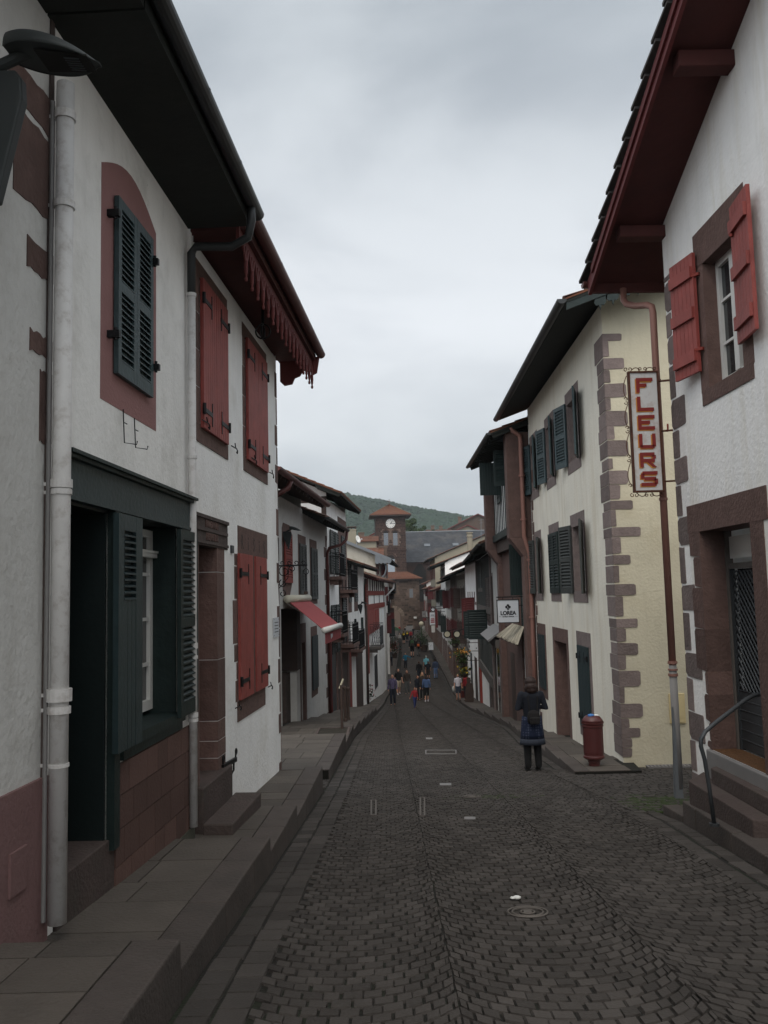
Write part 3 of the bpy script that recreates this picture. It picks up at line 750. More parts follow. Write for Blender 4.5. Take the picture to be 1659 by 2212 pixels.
# ---------------------------------------------------------------- stepped pavements
def terrace(b, kb, f_in, f_out, Y0, Y1, z0, z1, sgn, kw=0.26, rnd=random, slab_d=0.5, depth=0.8):
    """f_in = kerb line x(y), f_out = wall line x(y); sgn = -1 left pavement, +1 right pavement"""
    zz = lambda y: z0 + (z1 - z0) * (y - Y0) / (Y1 - Y0)
    # kerb stones
    y = Y0
    while y < Y1 - 1e-3:
        y2 = min(Y1, y + rnd.uniform(0.75, 1.15))
        if Y1 - y2 < 0.35: y2 = Y1
        g = 0.004; a0, a1 = f_in(y), f_in(y2); t = rnd.uniform(-0.004, 0.004)
        p = [(a0, y + g), (a0 + sgn * kw, y + g), (a1 + sgn * kw, y2 - g), (a1, y2 - g)]
        kb.hexa([(x, q, min(zz(q), zr(q)) - depth) for x, q in p] + [(x + (0.018 * sgn if abs(x - a0) < 1e-6 or abs(x - a1) < 1e-6 else 0), q, zz(q) + 0.004 + t) for x, q in p])
        y = y2
    # base and slabs
    P0 = [(f_in(Y0) + sgn * 0.03, Y0 + 0.003), (f_out(Y0 + .01) + sgn * 0.25, Y0 + 0.003), (f_out(Y1 - .01) + sgn * 0.25, Y1 - 0.003), (f_in(Y1) + sgn * 0.03, Y1 - 0.003)]
    b.mi = 1
    b.hexa([(x, q, zz(q) - depth - 0.5) for x, q in P0] + [(x, q, zz(q) - 0.012) for x, q in P0]); b.mi = 0
    y = Y0
    while y < Y1 - 1e-3:
        y2 = min(Y1, y + rnd.uniform(slab_d * 0.8, slab_d * 1.2))
        if Y1 - y2 < 0.2: y2 = Y1
        x = kw; xe = abs(f_out((y + y2) / 2) - f_in((y + y2) / 2)) + 0.1
        while x < xe - 1e-3:
            x2 = min(xe, x + rnd.uniform(0.32, 0.78))
            if xe - x2 < 0.2: x2 = xe
            g = 0.005; t = rnd.uniform(-0.002, 0.002)
            p = [(f_in(y) + sgn * (x + g), y + g), (f_in(y) + sgn * (x2 - g), y + g), (f_in(y2) + sgn * (x2 - g), y2 - g), (f_in(y2) + sgn * (x + g), y2 - g)]
            b.hexa([(xx, q, zz(q) - 0.05) for xx, q in p] + [(xx, q, zz(q) + t) for xx, q in p])
            x = x2
        y = y2

rs = random.Random(4)
lp, lk = MB(), MB()
steps_left = [(-2, 1.5, -1.25, -1.44), (1.5, 4.5, -1.56, -1.69), (4.5, 7.46, -1.84, -2.0), (7.46, 9.4, -2.12, -2.2), (9.4, 12.6, -2.32, -2.43)]
for (a, c, z0, z1) in steps_left: terrace(lp, lk, kl, wl, a, c, z0, z1, -1, rnd=rs)
def zside(y): return zr(y) + 0.28
SL = []
y = 14.0; dy = 6.4; z_prev = None
segs = [(14.0, 19.5), (19.5, 23.8), (23.8, 27), (27, 30), (30, 33), (33, 36.5), (36.5, 40)]
for (a, c) in segs:
    zm = zside((a + c) / 2); s_ = 0.055
    za, zb = zm + s_ * (c - a) / 2, zm - s_ * (c - a) / 2
    SL.append((a, c, za, zb)); terrace(lp, lk, kl, wl, a, c, za, zb, -1, rnd=rs, slab_d=0.7)
for (a, c) in ((40, 50), (50, 62), (62, 74), (74, 90), (90, 112), (112, 148)):
    terrace(lp, lk, kl, wl, a, c, zr(a) + 0.14, zr(c) + 0.14, -1, rnd=rs, slab_d=1.2)
lp.build('sidewalk', ['slab', 'joint'], kind='structure'); lk.build('kerb', 'kerb_stone', kind='structure', bevel=0.012)

rp, rk = MB(), MB()
segs = [(13.8, 15.4), (15.4, 17.2), (17.2, 19.4), (19.4, 21.4), (21.4, 23.2), (23.2, 25), (25, 27), (27, 29.5), (29.5, 32), (32, 35), (35, 38.5)]
SR = []
fo = lambda y: max(wr(max(y, 14.7)), 3.8) - (0.2 if y < 14.66 else 0)
for (a, c) in segs:
    zm = zr((a + c) / 2) + (0.10 if a < 15 else 0.15); s_ = 0.05
    SR.append((a, c, zm + s_ * (c - a) / 2, zm - s_ * (c - a) / 2)); terrace(rp, rk, kr, fo, a, c, zm + s_ * (c - a) / 2, zm - s_ * (c - a) / 2, 1, rnd=rs, slab_d=0.6)
for (a, c) in ((38.5, 50), (50, 62), (62, 80), (80, 106), (106, 148)):
    terrace(rp, rk, kr, wr, a, c, zr(a) + 0.12, zr(c) + 0.12, 1, rnd=rs, slab_d=1.2)
rp.build('sidewalk', ['slab', 'joint'], kind='structure'); rk.build('kerb', 'kerb_stone', kind='structure', bevel=0.012)
def zleft(y):
    for (a, c, z0, z1) in steps_left + SL:
        if a <= y < c: return z0 + (z1 - z0) * (y - a) / (c - a)
    return zr(y) + 0.14
def zright(y):
    for (a, c, z0, z1) in SR:
        if a <= y < c: return z0 + (z1 - z0) * (y - a) / (c - a)
    return zr(y) + 0.12

# platform and steps before the nearest house on the right
pf, pk = MB(), MB()
terrace(pf, pk, kr, lambda y: 3.5, 9.32, 9.9, -2.40, -2.42, 1, kw=0.2, rnd=rs, slab_d=0.5)
terrace(pf, pk, kr, lambda y: 3.5, 2.0, 9.3, -1.83, -2.235, 1, kw=0.30, rnd=rs, slab_d=0.6)
pf.build('sidewalk', ['slab', 'joint'], kind='structure'); pk.build('kerb', 'kerb_stone', kind='structure', bevel=0.012)

# moss in the joints of the side lane
mb = MB(); rm = random.Random(3)
for k in range(420):
    a = rm.gauss(0, 1); c = rm.gauss(0, 1); x = 3.35 + 0.40 * a; y = 10.75 + 0.30 * c
    if not (2.75 < x < 4.6 and 9.95 < y < 12): continue
    s_ = rm.uniform(0.012, 0.04); z = zr(y) + 0.006
    mb.ball((x, y, z), (s_ * rm.uniform(0.6, 2), s_, s_ * 0.35), 6, 4)
for k in range(120):
    x = 1.35 + 0.3 * rm.gauss(0, 1); y = 11.6 + 0.10 * rm.gauss(0, 1); s_ = rm.uniform(0.01, 0.025)
    mb.ball((x, y, zr(y) + 0.004), (s_ * 1.6, s_, s_ * 0.3), 6, 4)
mb.build('moss', 'moss', kind='stuff')

# ---------------------------------------------------------------- hill behind the town
def hill():
    from mathutils import noise
    b = MB(); X0, X1, Y0, Y1 = -700, 1100, 380, 1500; nx, ny = 150, 90
    def ridge(x):       # ridge height at its crest distance (900 m)
        tab = [(-700, 150), (-300, 128), (-40, 101), (-5, 95), (20, 88.5), (60, 81), (100, 74), (150, 66), (300, 62), (1100, 40)]
        return lerp_tab(tab, x)
    def h(x, y):
        xs_ = x * 900 / max(y, 500)
        t = min(1, max(0, (y - 420) / 480)); t = t * t * (3 - 2 * t)
        z = -6 + (ridge(xs_) + 6) * (t if y < 900 else 1 - (y - 900) / 900 * 0.5)
        z += 5.5 * noise.noise(V((x / 70, y / 70, 0))) * math.sin(math.pi * min(1, max(0, (y - 420) / 480))) + 1.2 * noise.noise(V((x / 14, y / 14, 3)))
        return z
    base = 0; vs = []
    for j in range(ny + 1):
        for i in range(nx + 1):
            x = X0 + (X1 - X0) * i / nx; y = Y0 + (Y1 - Y0) * j / ny; vs.append((x, y, h(x, y)))
    b.v = vs
    for j in range(ny):
        for i in range(nx):
            a = j * (nx + 1) + i; b.f.append((a, a + 1, a + nx + 2, a + nx + 1)); b.m.append(0)
    b.build('hills', 'grass_hill', kind='structure', smooth=True)
    f = MB(); rd = random.Random(8)
    def clump(x, y, r):
        z = h(x, y); bb = len(f.v); 
        rot = rd.uniform(0, 6.28)
        ico = [(0, 0, 1)] + [(0.9 * math.cos(rot + k * 1.2566), 0.9 * math.sin(rot + k * 1.2566), 0.45) for k in range(5)] + [(math.cos(rot + .6 + k * 1.2566), math.sin(rot + .6 + k * 1.2566), -0.3) for k in range(5)]
        for p in ico:
            k_ = r * rd.uniform(0.75, 1.2); f.v.append((x + p[0] * k_, y + p[1] * k_, z + r * 0.3 + p[2] * k_))
        for k in range(5):
            k2 = (k + 1) % 5
            f.f.append((bb, bb + 1 + k, bb + 1 + k2)); f.f.append((bb + 1 + k, bb + 6 + k, bb + 1 + k2)); f.f.append((bb + 1 + k2, bb + 6 + k, bb + 6 + k2)); f.m += [0, 0, 0]
    n = 0
    while n < 13000:
        y = rd.uniform(560, 905); x = rd.uniform(-160, 240) * y / 900
        xs_ = x * 900 / y
        # the wood covers the left and lower slopes; the upper right slope is open pasture
        lim = lerp_tab([(-200, 905), (-45, 880), (-10, 820), (60, 790), (150, 800), (240, 860)], xs_)
        den = 1.0 if y < lim else 0.16
        if noise.noise(V((x / 45, y / 45, 7))) > 0.34: den *= 0.25
        if rd.random() > den: continue
        clump(x, y, rd.uniform(1.6, 3.4) * (1.0 if y < lim else 0.5)); n += 1
    for (px, s_) in ((773, 4.2), (778, 3.2), (769, 3.5), (785, 2.4), (793, 2.2), (876, 2.8), (1012, 3), (1018, 3.6), (1024, 3.2), (1032, 3.4), (1038, 3.8), (1045, 3.2), (1052, 3.4)):
        x = (px - CX) / FPX * 897 + 0
        for k in range(4): clump(x + rd.uniform(-2, 2), 896 + rd.uniform(-3, 3), s_ * rd.uniform(0.5, 0.9))
    f.build('forest', 'forest', kind='stuff', smooth=False)
hill()
# ---------------------------------------------------------------- LEFT SIDE
FA = Fac((-2.2, 0), (0.0485, 1), side='L')
FB = Fac((-1.806, 8.12), (0.06, 1), side='L')
FC = Fac((-3.36, 20), (0.07, 1), side='L')
ZLO = -9.5
uA = lambda px, py, d=0: FA.uz(px, py, d)[0]

# ---- house at the left edge of the picture
t = thing('house', 'white house with pinkish plinth and brown corner stones at the left edge', 'house', FA.P(2, 0, -1.8))
uL = uA(108, 1100)
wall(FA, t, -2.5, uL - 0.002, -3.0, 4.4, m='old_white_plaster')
zp = FA.uz(50, 1697)[1]
b = MB(); b.box(FA, -2.4, uL - 0.02, -0.05, 0.022, -3.0, zp); b.build('plinth', 'pink_plinth', t)
b = MB(); r = FA.rect(8, 45, 1843, 1827, 1940, 1922); b.box(FA, r[0], r[1], 0.0, 0.035, r[2], r[3]); b.build('hatch_cover', 'pink_plinth', t, bevel=0.004)
rq = random.Random(5); b = MB()
for (x0, ya, yb) in ((0, 0, 40), (18, 150, 215), (30, 245, 425), (58, 497, 590), (64, 693, 765), (86, 770, 960)):
    if yb <= 40: continue
    u0, za = FA.uz(x0, ya); u1 = uL - 0.003; zb = FA.uz(x0 + 20, yb)[1]
    za = FA.uz(70, ya + 20)[1]
    n = 7; pts = []
    for i in range(n + 1): pts.append((u0 + (u1 - u0) * i / n, zb + rq.uniform(-0.012, 0.012)))
    for i in range(n, -1, -1): pts.append((u0 + (u1 - u0) * i / n, za + rq.uniform(-0.012, 0.012)))
    b.prism(FA, pts, -0.03, 0.006)
b.build('corner_stones', 'brown_stone', t)
b = MB(); b.box(FA, uL - 0.085, uL - 0.035, 0.001, 0.012, -1.9, 3.6); b.build('stone_edge_strip', 'dark_stone', t)
roof(FA, t, -2.5, 4.9, 3.69, 0.62, slope=0.34, half=3.4, so0=0.2, so1=0, tile='old_tile', flat_soffit=True, rafters=False)

# ---- house with the green shopfront
t = thing('house', 'white house with dark green wooden shopfront and arched pink window surround', 'house', FA.P(6.5, 0, -2.0))
uA1 = 8.13
door_r = (uL + 0.12, uA(231, 1500), -1.60, 0.62, 0.75)
s0, z_s0 = FA.uz(272, 1615); s1, z_s1 = FA.uz(392, 1560)
win_r = (uA(262, 1300), uA(381, 1300), -0.98, 0.66, 0.34)
fr = FA.rect(242.8, 319.5, 421, 518, 805, 861.5)
wall(FA, t, uL + 0.002, uA1, -3.0, 4.4, holes=[door_r, win_r], m='white_plaster')
# arched pink surround painted on the plaster
def U(px, py): return FA.uz(px, py)
pts = [U(215.8, 859.3), U(337.7, 933), U(335, 503), U(323, 465), U(309, 434), U(295, 403), U(279, 378), U(258, 356), U(240, 343), U(218, 335)]
zb = (pts[0][1] + pts[1][1]) / 2; u0_, u1_ = pts[0][0], (pts[1][0] + pts[2][0]) / 2
arch = [(u0_, zb), (u1_, zb)]
zt0, zt1 = pts[-1][1], pts[2][1]
zc = max(zt0, zt1)
n = 12
for k in range(n + 1):
    s_ = 1 - k / n; uu = u0_ + (u1_ - u0_) * s_
    arch.append((uu, zt1 + (zt0 - zt1) * 0 + 0.20 * math.sin(math.pi * s_) + 0.0))
b = MB(); b.prism(FA, arch, -0.02, 0.003)
b.build('window_surround', 'pink_paint', t)
mu_ = (fr[0] + fr[1]) / 2
for k, (a, c) in enumerate(((fr[0], mu_ - 0.002), (mu_ + 0.002, fr[1]))):
    flat_leaf(FA, t, a, c, fr[2], fr[3], 'louvre', 'shutter_green', d=0.012, slat=0.045)
b = MB()
for (px, py) in ((241, 461), (327, 566), (241, 722), (329, 794)):
    u, z = FA.uz(px, py, 0.03); b.next(); b.box(FA, u - 0.02, u + 0.02, 0.0, 0.09, z - 0.025, z + 0.025); b.tube([FA.P(u, 0.06, z - 0.04), FA.P(u, 0.06, z + 0.05)], 0.012, 8)
b.build_each('shutter_hinge', 'black_iron', t)
# fascia and cornice
ua, ub = uL + 0.06, uA(408, 1110)
zc0 = 0.935
b = MB(); b.box(FA, ua, ub - 0.03, 0, 0.045, 0.645, 0.88); b.box(FA, ua, ub - 0.03, 0, 0.06, 0.62, 0.645); b.build('shop_fascia', 'green_paint', t)
b = MB(); b.box(FA, ua, ub - 0.09, 0, 0.085, 0.87, 0.895); b.box(FA, ua, ub - 0.07, 0, 0.11, 0.895, 0.918); b.build('cornice', 'dark_green_paint', t)
# posts and jambs of the shopfront
b = MB()
pu0, pu1 = uA(231, 1500), uA(243, 1500)
b.box(FA, pu0, pu1, -0.30, 0.055, -1.66, 0.634)
b.next(); b.box(FA, pu0 - 0.001, pu0 + 0.03, -0.74, -0.30, -1.6, 0.62)
b.next(); b.box(FA, pu1 + 0.001, win_r[0], -0.05, 0.02, -0.98, 0.634)
e0 = uA(382, 1400); b.next(); b.box(FA, e0, ub - 0.02, -0.02, 0.05, -0.97, 0.634)
b.build_each('shopfront_post', 'dark_green_paint', t)
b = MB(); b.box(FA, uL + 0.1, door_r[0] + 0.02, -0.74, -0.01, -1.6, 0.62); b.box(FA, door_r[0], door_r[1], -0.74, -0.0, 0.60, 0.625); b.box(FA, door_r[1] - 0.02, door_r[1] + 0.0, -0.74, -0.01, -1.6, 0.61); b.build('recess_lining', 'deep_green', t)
b = MB(); b.box(FA, win_r[0], win_r[1], -0.335, -0.01, 0.63, 0.665); b.build('window_head', 'dark_green_paint', t)
# shutter leaves of the shop window
la, lb = uA(253, 1350, 0.09), uA(305, 1350, 0.09)
A_ = FA.P(la, 0.06, -1.02); F2 = Fac(A_, FA.U, FA.N); w_ = lb - la; h_ = 1.62
b = MB(); b.box(F2, 0, w_ * 0.22, 0, 0.04, 0, h_); b.box(F2, w_ * 0.72, w_, 0, 0.04, 0, h_); zl0, zl1 = h_ * 0.63, h_ * 0.93
b.box(F2, w_ * 0.22, w_ * 0.72, 0.001, 0.039, zl1, h_)
for k in range(3): b.box(F2, w_ * (0.22 + k * 0.1667) + 0.003, w_ * (0.22 + (k + 1) * 0.1667) - 0.003, 0.002, 0.037, 0, zl0)
nsl = 11
for k in range(nsl):
    z = zl0 + (zl1 - zl0) * k / nsl; p = (zl1 - zl0) / nsl; Q = F2.P; a_, c_ = w_ * 0.22, w_ * 0.72
    b.hexa([Q(a_, 0.004, z + p * .5), Q(c_, 0.004, z + p * .5), Q(c_, 0.045, z + p * .05), Q(a_, 0.045, z + p * .05), Q(a_, 0.004, z + p * .72), Q(c_, 0.004, z + p * .72), Q(c_, 0.045, z + p * .3), Q(a_, 0.045, z + p * .3)])
b.box(F2, w_ * 0.22, w_ * 0.72, -0.004, 0.001, 0, h_)
b.build('shutter', 'green_paint', t)
flat_leaf(FA, t, uA(384, 1350, .06), ub - 0.03, -1.0, 0.6, 'louvre', 'dark_green_paint', d=0.055)
b = MB(); b.box(FA, win_r[1] - 0.03, win_r[1] - 0.004, -0.33, 0.0, -0.97, 0.65); b.build('jamb_panel', 'dark_green_paint', t)
glazing(FA, t, (win_r[0], win_r[1] - 0.03, -0.93, 0.60), depth=0.20, nx=1, ny=4, fw=0.065, leaves=2)
b = MB(); b.box(FA, win_r[0], win_r[1] - 0.03, -0.24, -0.16, 0.36, 0.40); b.box(FA, win_r[0], win_r[1] - 0.03, -0.24, -0.15, 0.40, 0.42); b.build('transom', 'white_paint', t)
b = MB(); b.box(FA, win_r[0] - 0.02, win_r[1] + 0.1, -0.335, 0.05, -1.05, -0.968); b.box(FA, win_r[0] - 0.02, win_r[1] + 0.08, -0.12, 0.03, -1.12, -1.05); b.build('sill', 'dark_green_paint', t)
# brick dado: coursed blocks with joints
b = MB(); rb = random.Random(2); du0, du1 = pu1 + 0.004, uA(409, 1600)
z = -2.02; hcs = [0.27, 0.235, 0.225, 0.215]
b.mi = 1; b.box(FA, du0 + 0.004, du1 - 0.004, -0.04, 0.018, -2.3, -1.135); b.mi = 0
zz = -1.13
for k in range(5):
    z1 = zz; z0 = zz - (0.215 + 0.012 * k); u = du0 + (0 if k % 2 else -0.15)
    while u < du1 - 0.01:
        w = rb.uniform(0.24, 0.42); a = max(u, du0); c = min(u + w, du1)
        if c - a > 0.04: b.box(FA, a + 0.003, c - 0.003, -0.02, 0.026, z0 + 0.004, z1 - 0.004)
        u += w
    zz = z0
b.build('brick_dado', ['dado_brick', 'dark_stone'], t)
b = MB(); b.box(FA, du0 + 0.1, du1 + 0.05, -0.02, 0.034, -2.4, -2.03); b.build('base_course', 'green_stone', t)
b = MB(); b.box(FA, uL + 0.1, pu1, -0.745, 0.02, -2.5, -1.59); b.build('door_step', 'step_stone', t, bevel=0.01)
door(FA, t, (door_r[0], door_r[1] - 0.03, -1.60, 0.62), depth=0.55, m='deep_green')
b = MB()
for k in range(5):
    z0 = -0.2 - 0.28 * k; u0 = door_r[0] + 0.14
    pts = [FA.P(u0 + 0.05 * math.sin(a * 2), -0.51, z0 + 0.12 * math.cos(a)) for a in [i * math.pi / 8 for i in range(17)]]
    b.tube(pts, 0.007, 6)
b.build('door_grille', 'black_iron', t)
roof(FA, t, 4.92, 7.80, 3.69, 0.62, slope=0.34, half=3.4, so0=0, so1=0.2, tile='old_tile', flat_soffit=True, rafters=False)

# iron flower-box holders under the arched window
for k, (p0, p1, p2, lab) in enumerate((((269, 884), (266, 955), (286, 961), 'thin black iron hook on white wall, the one nearer the big white downpipe'),
                                  ((293, 903), (297, 969), (319, 974), 'thin black iron hook on white wall, the one farther from the big white downpipe'))):
    q = [FA.uz(*p, 0.03) for p in (p0, p1, p2)]
    b = MB(); b.tube([FA.P(q[0][0], 0.02, q[0][1]), FA.P(q[0][0], 0.03, q[1][1]), FA.P(q[0][0] + 0.03, 0.11, q[1][1] - 0.01), FA.P(q[0][0] + 0.03, 0.115, q[1][1] + 0.015)], 0.0045, 6)
    b.tube([FA.P(q[0][0], 0.03, (q[0][1] * 0.6 + q[1][1] * .4)), FA.P(q[0][0], 0.05, (q[0][1] * 0.55 + q[1][1] * .45))], 0.004, 6)
    b.build('wall_hook', 'black_iron', loc=FA.P(q[0][0], 0, q[0][1]), label=lab, cat='hook', group='iron hooks under the arched window')

top_pipe(FA, 137, 175, 128, 1990, 0.10, 0.052, 'white_pipe', 'thick white downpipe with rust specks between plinth wall and green shopfront',
         collars=((240, 0.062, 0.05), (436, 0.062, 0.04), (1045, 0.062, 0.05), (1063, 0.060, 0.03), (1500, 0.070, 0.07), (1532, 0.064, 0.04), (1650, 0.058, 0.02)))
u, _z = FA.uz(110, 1200, 0.05)
b = MB(); b.tube([FA.P(u, 0.03, -1.75), FA.P(u, 0.03, 3.0)], 0.014, 8); b.build('cable_conduit', 'grey_pipe', loc=FA.P(u, 0, -1.7), label='thin grey conduit running up beside the thick white downpipe', cat='conduit')

def elbow(px_pts, F, d_list):
    return [F.P(F.uz(px, py, d)[0], d, F.uz(px, py, d)[1]) for (px, py), d in zip(px_pts, d_list)]
t2 = thing('downpipe', 'slim white downpipe with black upper elbow between green and red shuttered houses', 'downpipe', FA.P(8.1, 0.05, -2.2))
up, zp0 = FA.uz(416, 1790, 0.07); zt_ = FA.uz(420, 615, 0.07)[1]
up = (up + FA.uz(420, 615, 0.07)[0]) / 2
b = MB(); b.tube([FA.P(up, 0.06, zp0), FA.P(up, 0.06, zt_)], 0.038, 14); b.build('pipe', 'white_pipe', t2, smooth=True)
b = MB()
for py, h in ((640, 0.03), (988, 0.03), (1545, 0.04), (1556, 0.03), (1395, 0.05), (1420, 0.03)):
    z = FA.uz(418, py, 0.07)[1]; b.next(); b.tube([FA.P(up, 0.06, z - h / 2), FA.P(up, 0.06, z + h / 2)], 0.046, 14)
b.build_each('collar', 'white_pipe', t2)
b = MB(); zt2 = zt_ + 0.02
pts = [FA.P(up, 0.06, zt2 - 0.15), FA.P(up, 0.06, zt2 + 0.26), FA.P(up + 0.01, 0.1, zt2 + 0.33), FA.P(up - 0.02, 0.45, zt2 + 0.30), FA.P(up - 0.08, 0.62, zt2 + 0.36), FA.P(up - 0.12, 0.66, zt2 + 0.5), FA.P(up - 0.14, 0.66, 3.64)]
b.tube(pts, 0.04, 12); b.build('elbow', 'dark_gutter', t2, smooth=True)

# ---- house with red shutters and carved eaves
t = thing('house', 'white house with red plank shutters and carved dark red eaves', 'house', FB.P(2.2, 0, -2.3))
uB1 = FB.uz(602, 1250)[0]; uB0 = FB.uz(424, 1300)[0]
RB = lambda *a, d=0: FB.rect(*a, d=d)
w1 = RB(430, 484.6, 612, 652, 924, 956); w2 = RB(528.8, 571.8, 743, 784, 988, 1014)
dr = (FB.uz(427, 1400)[0], FB.uz(469, 1400)[0], FB.uz(450, 1700)[1] + 0.08, FB.uz(450, 1180)[1], 0.45)
w3l = RB(512, 540, 1197, 1200, 1513, 1499); w3r = RB(547, 571, 1203, 1205, 1494, 1482)
z3t = (w3l[3] + w3r[3]) / 2; z3b = (w3l[2] + w3r[2]) / 2
zs2, zs1 = (w1[2] + w2[2]) / 2, (w1[3] + w2[3]) / 2
wall(FB, t, uB0, uB1, -3.6, 3.5, holes=[dr], m='bright_plaster')
for w in (w1, w2):
    surround(FB, t, (w[0] - 0.02, w[1] + 0.01, zs2, zs1), 0.11, 'brown_stone', inner=0.02, wt=0.16, wb=0.17, blocks=4, seed=int(w[0] * 10))
    m_ = (w[0] + w[1]) / 2
    flat_leaf(FB, t, w[0], m_ - 0.003, zs2 - 0.02, zs1, 'plank', 'red_paint', hinges=1, d=0.012)
    flat_leaf(FB, t, m_ + 0.003, w[1], zs2 - 0.02, zs1, 'plank', 'red_paint', hinges=-1, d=0.012)
# door slab with inscription, jambs
sl = RB(430, 489.5, 1101, 1136, 1168, 1188)
b = MB(); b.box(FB, sl[0] - 0.3, sl[1], -0.44, 0.012, sl[2] - 0.02, sl[3])
b.box(FB, sl[0] - 0.3, sl[1], 0.012, 0.03, sl[3] - 0.035, sl[3] - 0.0); b.box(FB, sl[0] - 0.3, sl[1] - 0.03, 0.012, 0.024, (sl[2] + sl[3]) / 2 - 0.018, (sl[2] + sl[3]) / 2 + 0.018)
b.box(FB, sl[0] - 0.3, sl[1], 0.012, 0.024, sl[2], sl[2] + 0.03)
o = b.build('door_lintel', 'dark_stone', t)
hz = (sl[3] - sl[2])
text(o, 'RVMMEDAVANVER', FB, (sl[0] + sl[1]) / 2 - 0.12, 0.016, sl[2] + hz * 0.60, hz * 0.34, 'brown_stone', bold=0.004, ext=0.007, sx=0.62, name='inscription')
text(o, 'EMLE JEANNE 1722 DR', FB, (sl[0] + sl[1]) / 2 - 0.12, 0.016, sl[2] + hz * 0.16, hz * 0.33, 'brown_stone', bold=0.004, ext=0.007, sx=0.48, name='inscription')
b = MB(); ju0, ju1 = dr[1], FB.uz(484.5, 1400)[0]; zz = -2.05
hs = [0.23, 0.2, 0.17, 0.2, 0.62, 0.9, 1.2]
for k, h in enumerate(hs):
    z1_ = min(zz + h, sl[2]); b.box(FB, ju0 - 0.015, ju1 - (0.01 if k % 2 else 0), -0.44, 0.008, zz + 0.004, z1_ - 0.004); zz = z1_
    if zz >= sl[2] - 0.01: break
b.mi = 1; b.box(FB, ju0 - 0.010, ju1 - 0.02, -0.43, 0.003, -2.05, sl[2])
b.build('door_jamb', ['brown_stone', 'white_joint'], t)
b = MB(); b.box(FB, uB0 - 0.1, dr[0] + 0.015, -0.44, 0.01, -2.0, sl[2]); b.build('door_jamb', 'brown_stone', t)
door(FB, t, (dr[0], dr[1], dr[2] - 0.02, dr[3] - 0.36), depth=0.33, m='red_paint')
b = MB(); b.box(FB, dr[0], dr[1], -0.40, -0.30, dr[3] - 0.36, dr[3] - 0.31)
for k in range(6): b.tube([FB.P(dr[0] + 0.04 + k * 0.1, -0.32, dr[3] - 0.31), FB.P(dr[0] + 0.04 + k * 0.1, -0.32, dr[3] - 0.06)], 0.012, 6)
b.tube([FB.P(dr[0], -0.32, dr[3] - 0.20), FB.P(dr[1], -0.32, dr[3] - 0.20)], 0.016, 6); b.build('transom_grille', 'black_iron', t)
b = MB(); b.box(FB, dr[0], dr[1], -0.44, -0.41, dr[3] - 0.31, dr[3]); b.build('transom_pane', 'glass', t)
b = MB(); b.box(FB, dr[0] - 0.1, ju1, -0.44, 0.08, -2.6, dr[2] + 0.008); b.box(FB, dr[0] - 0.15, ju1 + 0.1, 0.08, 0.36, -2.6, -2.05); b.build('door_step', 'step_stone', t, bevel=0.015)
# carved ground-floor window
ls = RB(513, 575.7, 1136, 1155, 1194, 1203)
b = MB(); b.box(FB, ls[0], ls[1], -0.02, 0.010, z3t + 0.0, ls[3])
o = b.build('window_lintel', 'brown_stone', t)
for k, ch in enumerate(('R', 'i', 'S', 'i', 'S')):
    text(o, ch, FB, ls[0] + (ls[1] - ls[0]) * (0.12 + 0.19 * k), 0.008, z3t + 0.06, (ls[3] - z3t) * 0.75, 'dark_stone', ext=0.004, sx=0.8, name='carved_letter')
uml, umr = w3l[1], w3r[0]
flat_leaf(FB, t, w3l[0], w3l[1], z3b, z3t, 'plank', 'red_paint', hinges=1, d=0.01)
flat_leaf(FB, t, w3r[0], w3r[1], z3b, z3t, 'plank', 'red_paint', hinges=-1, d=0.01)
b = MB(); b.box(FB, uml - 0.02, umr + 0.02, -0.02, 0.02, z3b - 0.02, z3t); b.build('mullion', 'brown_stone', t)
b = MB(); rr = random.Random(9)
z = z3b - 0.02
for k, (wl_, wr_, h) in enumerate(((0.10, 0.08, 0.25), (0.05, 0.05, 0.2), (0.15, 0.06, 0.2), (0.2, 0.10, 0.5), (0.12, 0.05, 0.38), (0.11, 0.07, 0.24), (0.10, 0.10, 0.16))):
    z1_ = min(z + h, z3t)
    if z1_ - z < 0.05: break
    b.box(FB, w3l[0] - wl_, w3l[0], -0.02, 0.006, z + 0.008, z1_ - 0.008); b.box(FB, w3r[1], w3r[1] + wr_, -0.02, 0.006, z + 0.008, z1_ - 0.008); z = z1_
b.build('stone_surround', 'brown_stone', t)
b = MB(); b.box(FB, w3l[0] - 0.03, w3r[1] - 0.03, -0.02, 0.01, z3b - 0.24, z3b - 0.01); b.build('sill', 'brown_stone', t)
q = FB.rect(497, 502, 1177, 1180, 1194, 1196); b = MB(); b.box(FB, q[0], q[1], 0, 0.02, q[2], q[3]); b.build('doorbell_plate', 'grey_metal', t)
quoins(FB, t, uB1, -1, -2.6, 3.3, 'brown_stone', h=0.34, wide=0.16, narrow=0.05, seed=3)
# shutter holdbacks
b = MB()
for (px, py) in ((440, 912), (502, 967), (545, 992), (583, 1023), (510, 1527), (580, 1482)):
    u, z = FB.uz(px, py, 0.03); b.next(); b.tube([FB.P(u - 0.12, 0.05, z), FB.P(u + 0.08, 0.06, z), FB.P(u + 0.12, 0.06, z - 0.02), FB.P(u + 0.11, 0.06, z - 0.05), FB.P(u + 0.07, 0.06, z - 0.04)], 0.007, 6)
    b.tube([FB.P(u + 0.04, 0.06, z), FB.P(u - 0.0, 0.06, z + 0.05)], 0.006, 6)
b.build_each('shutter_holdback', 'black_iron', t)
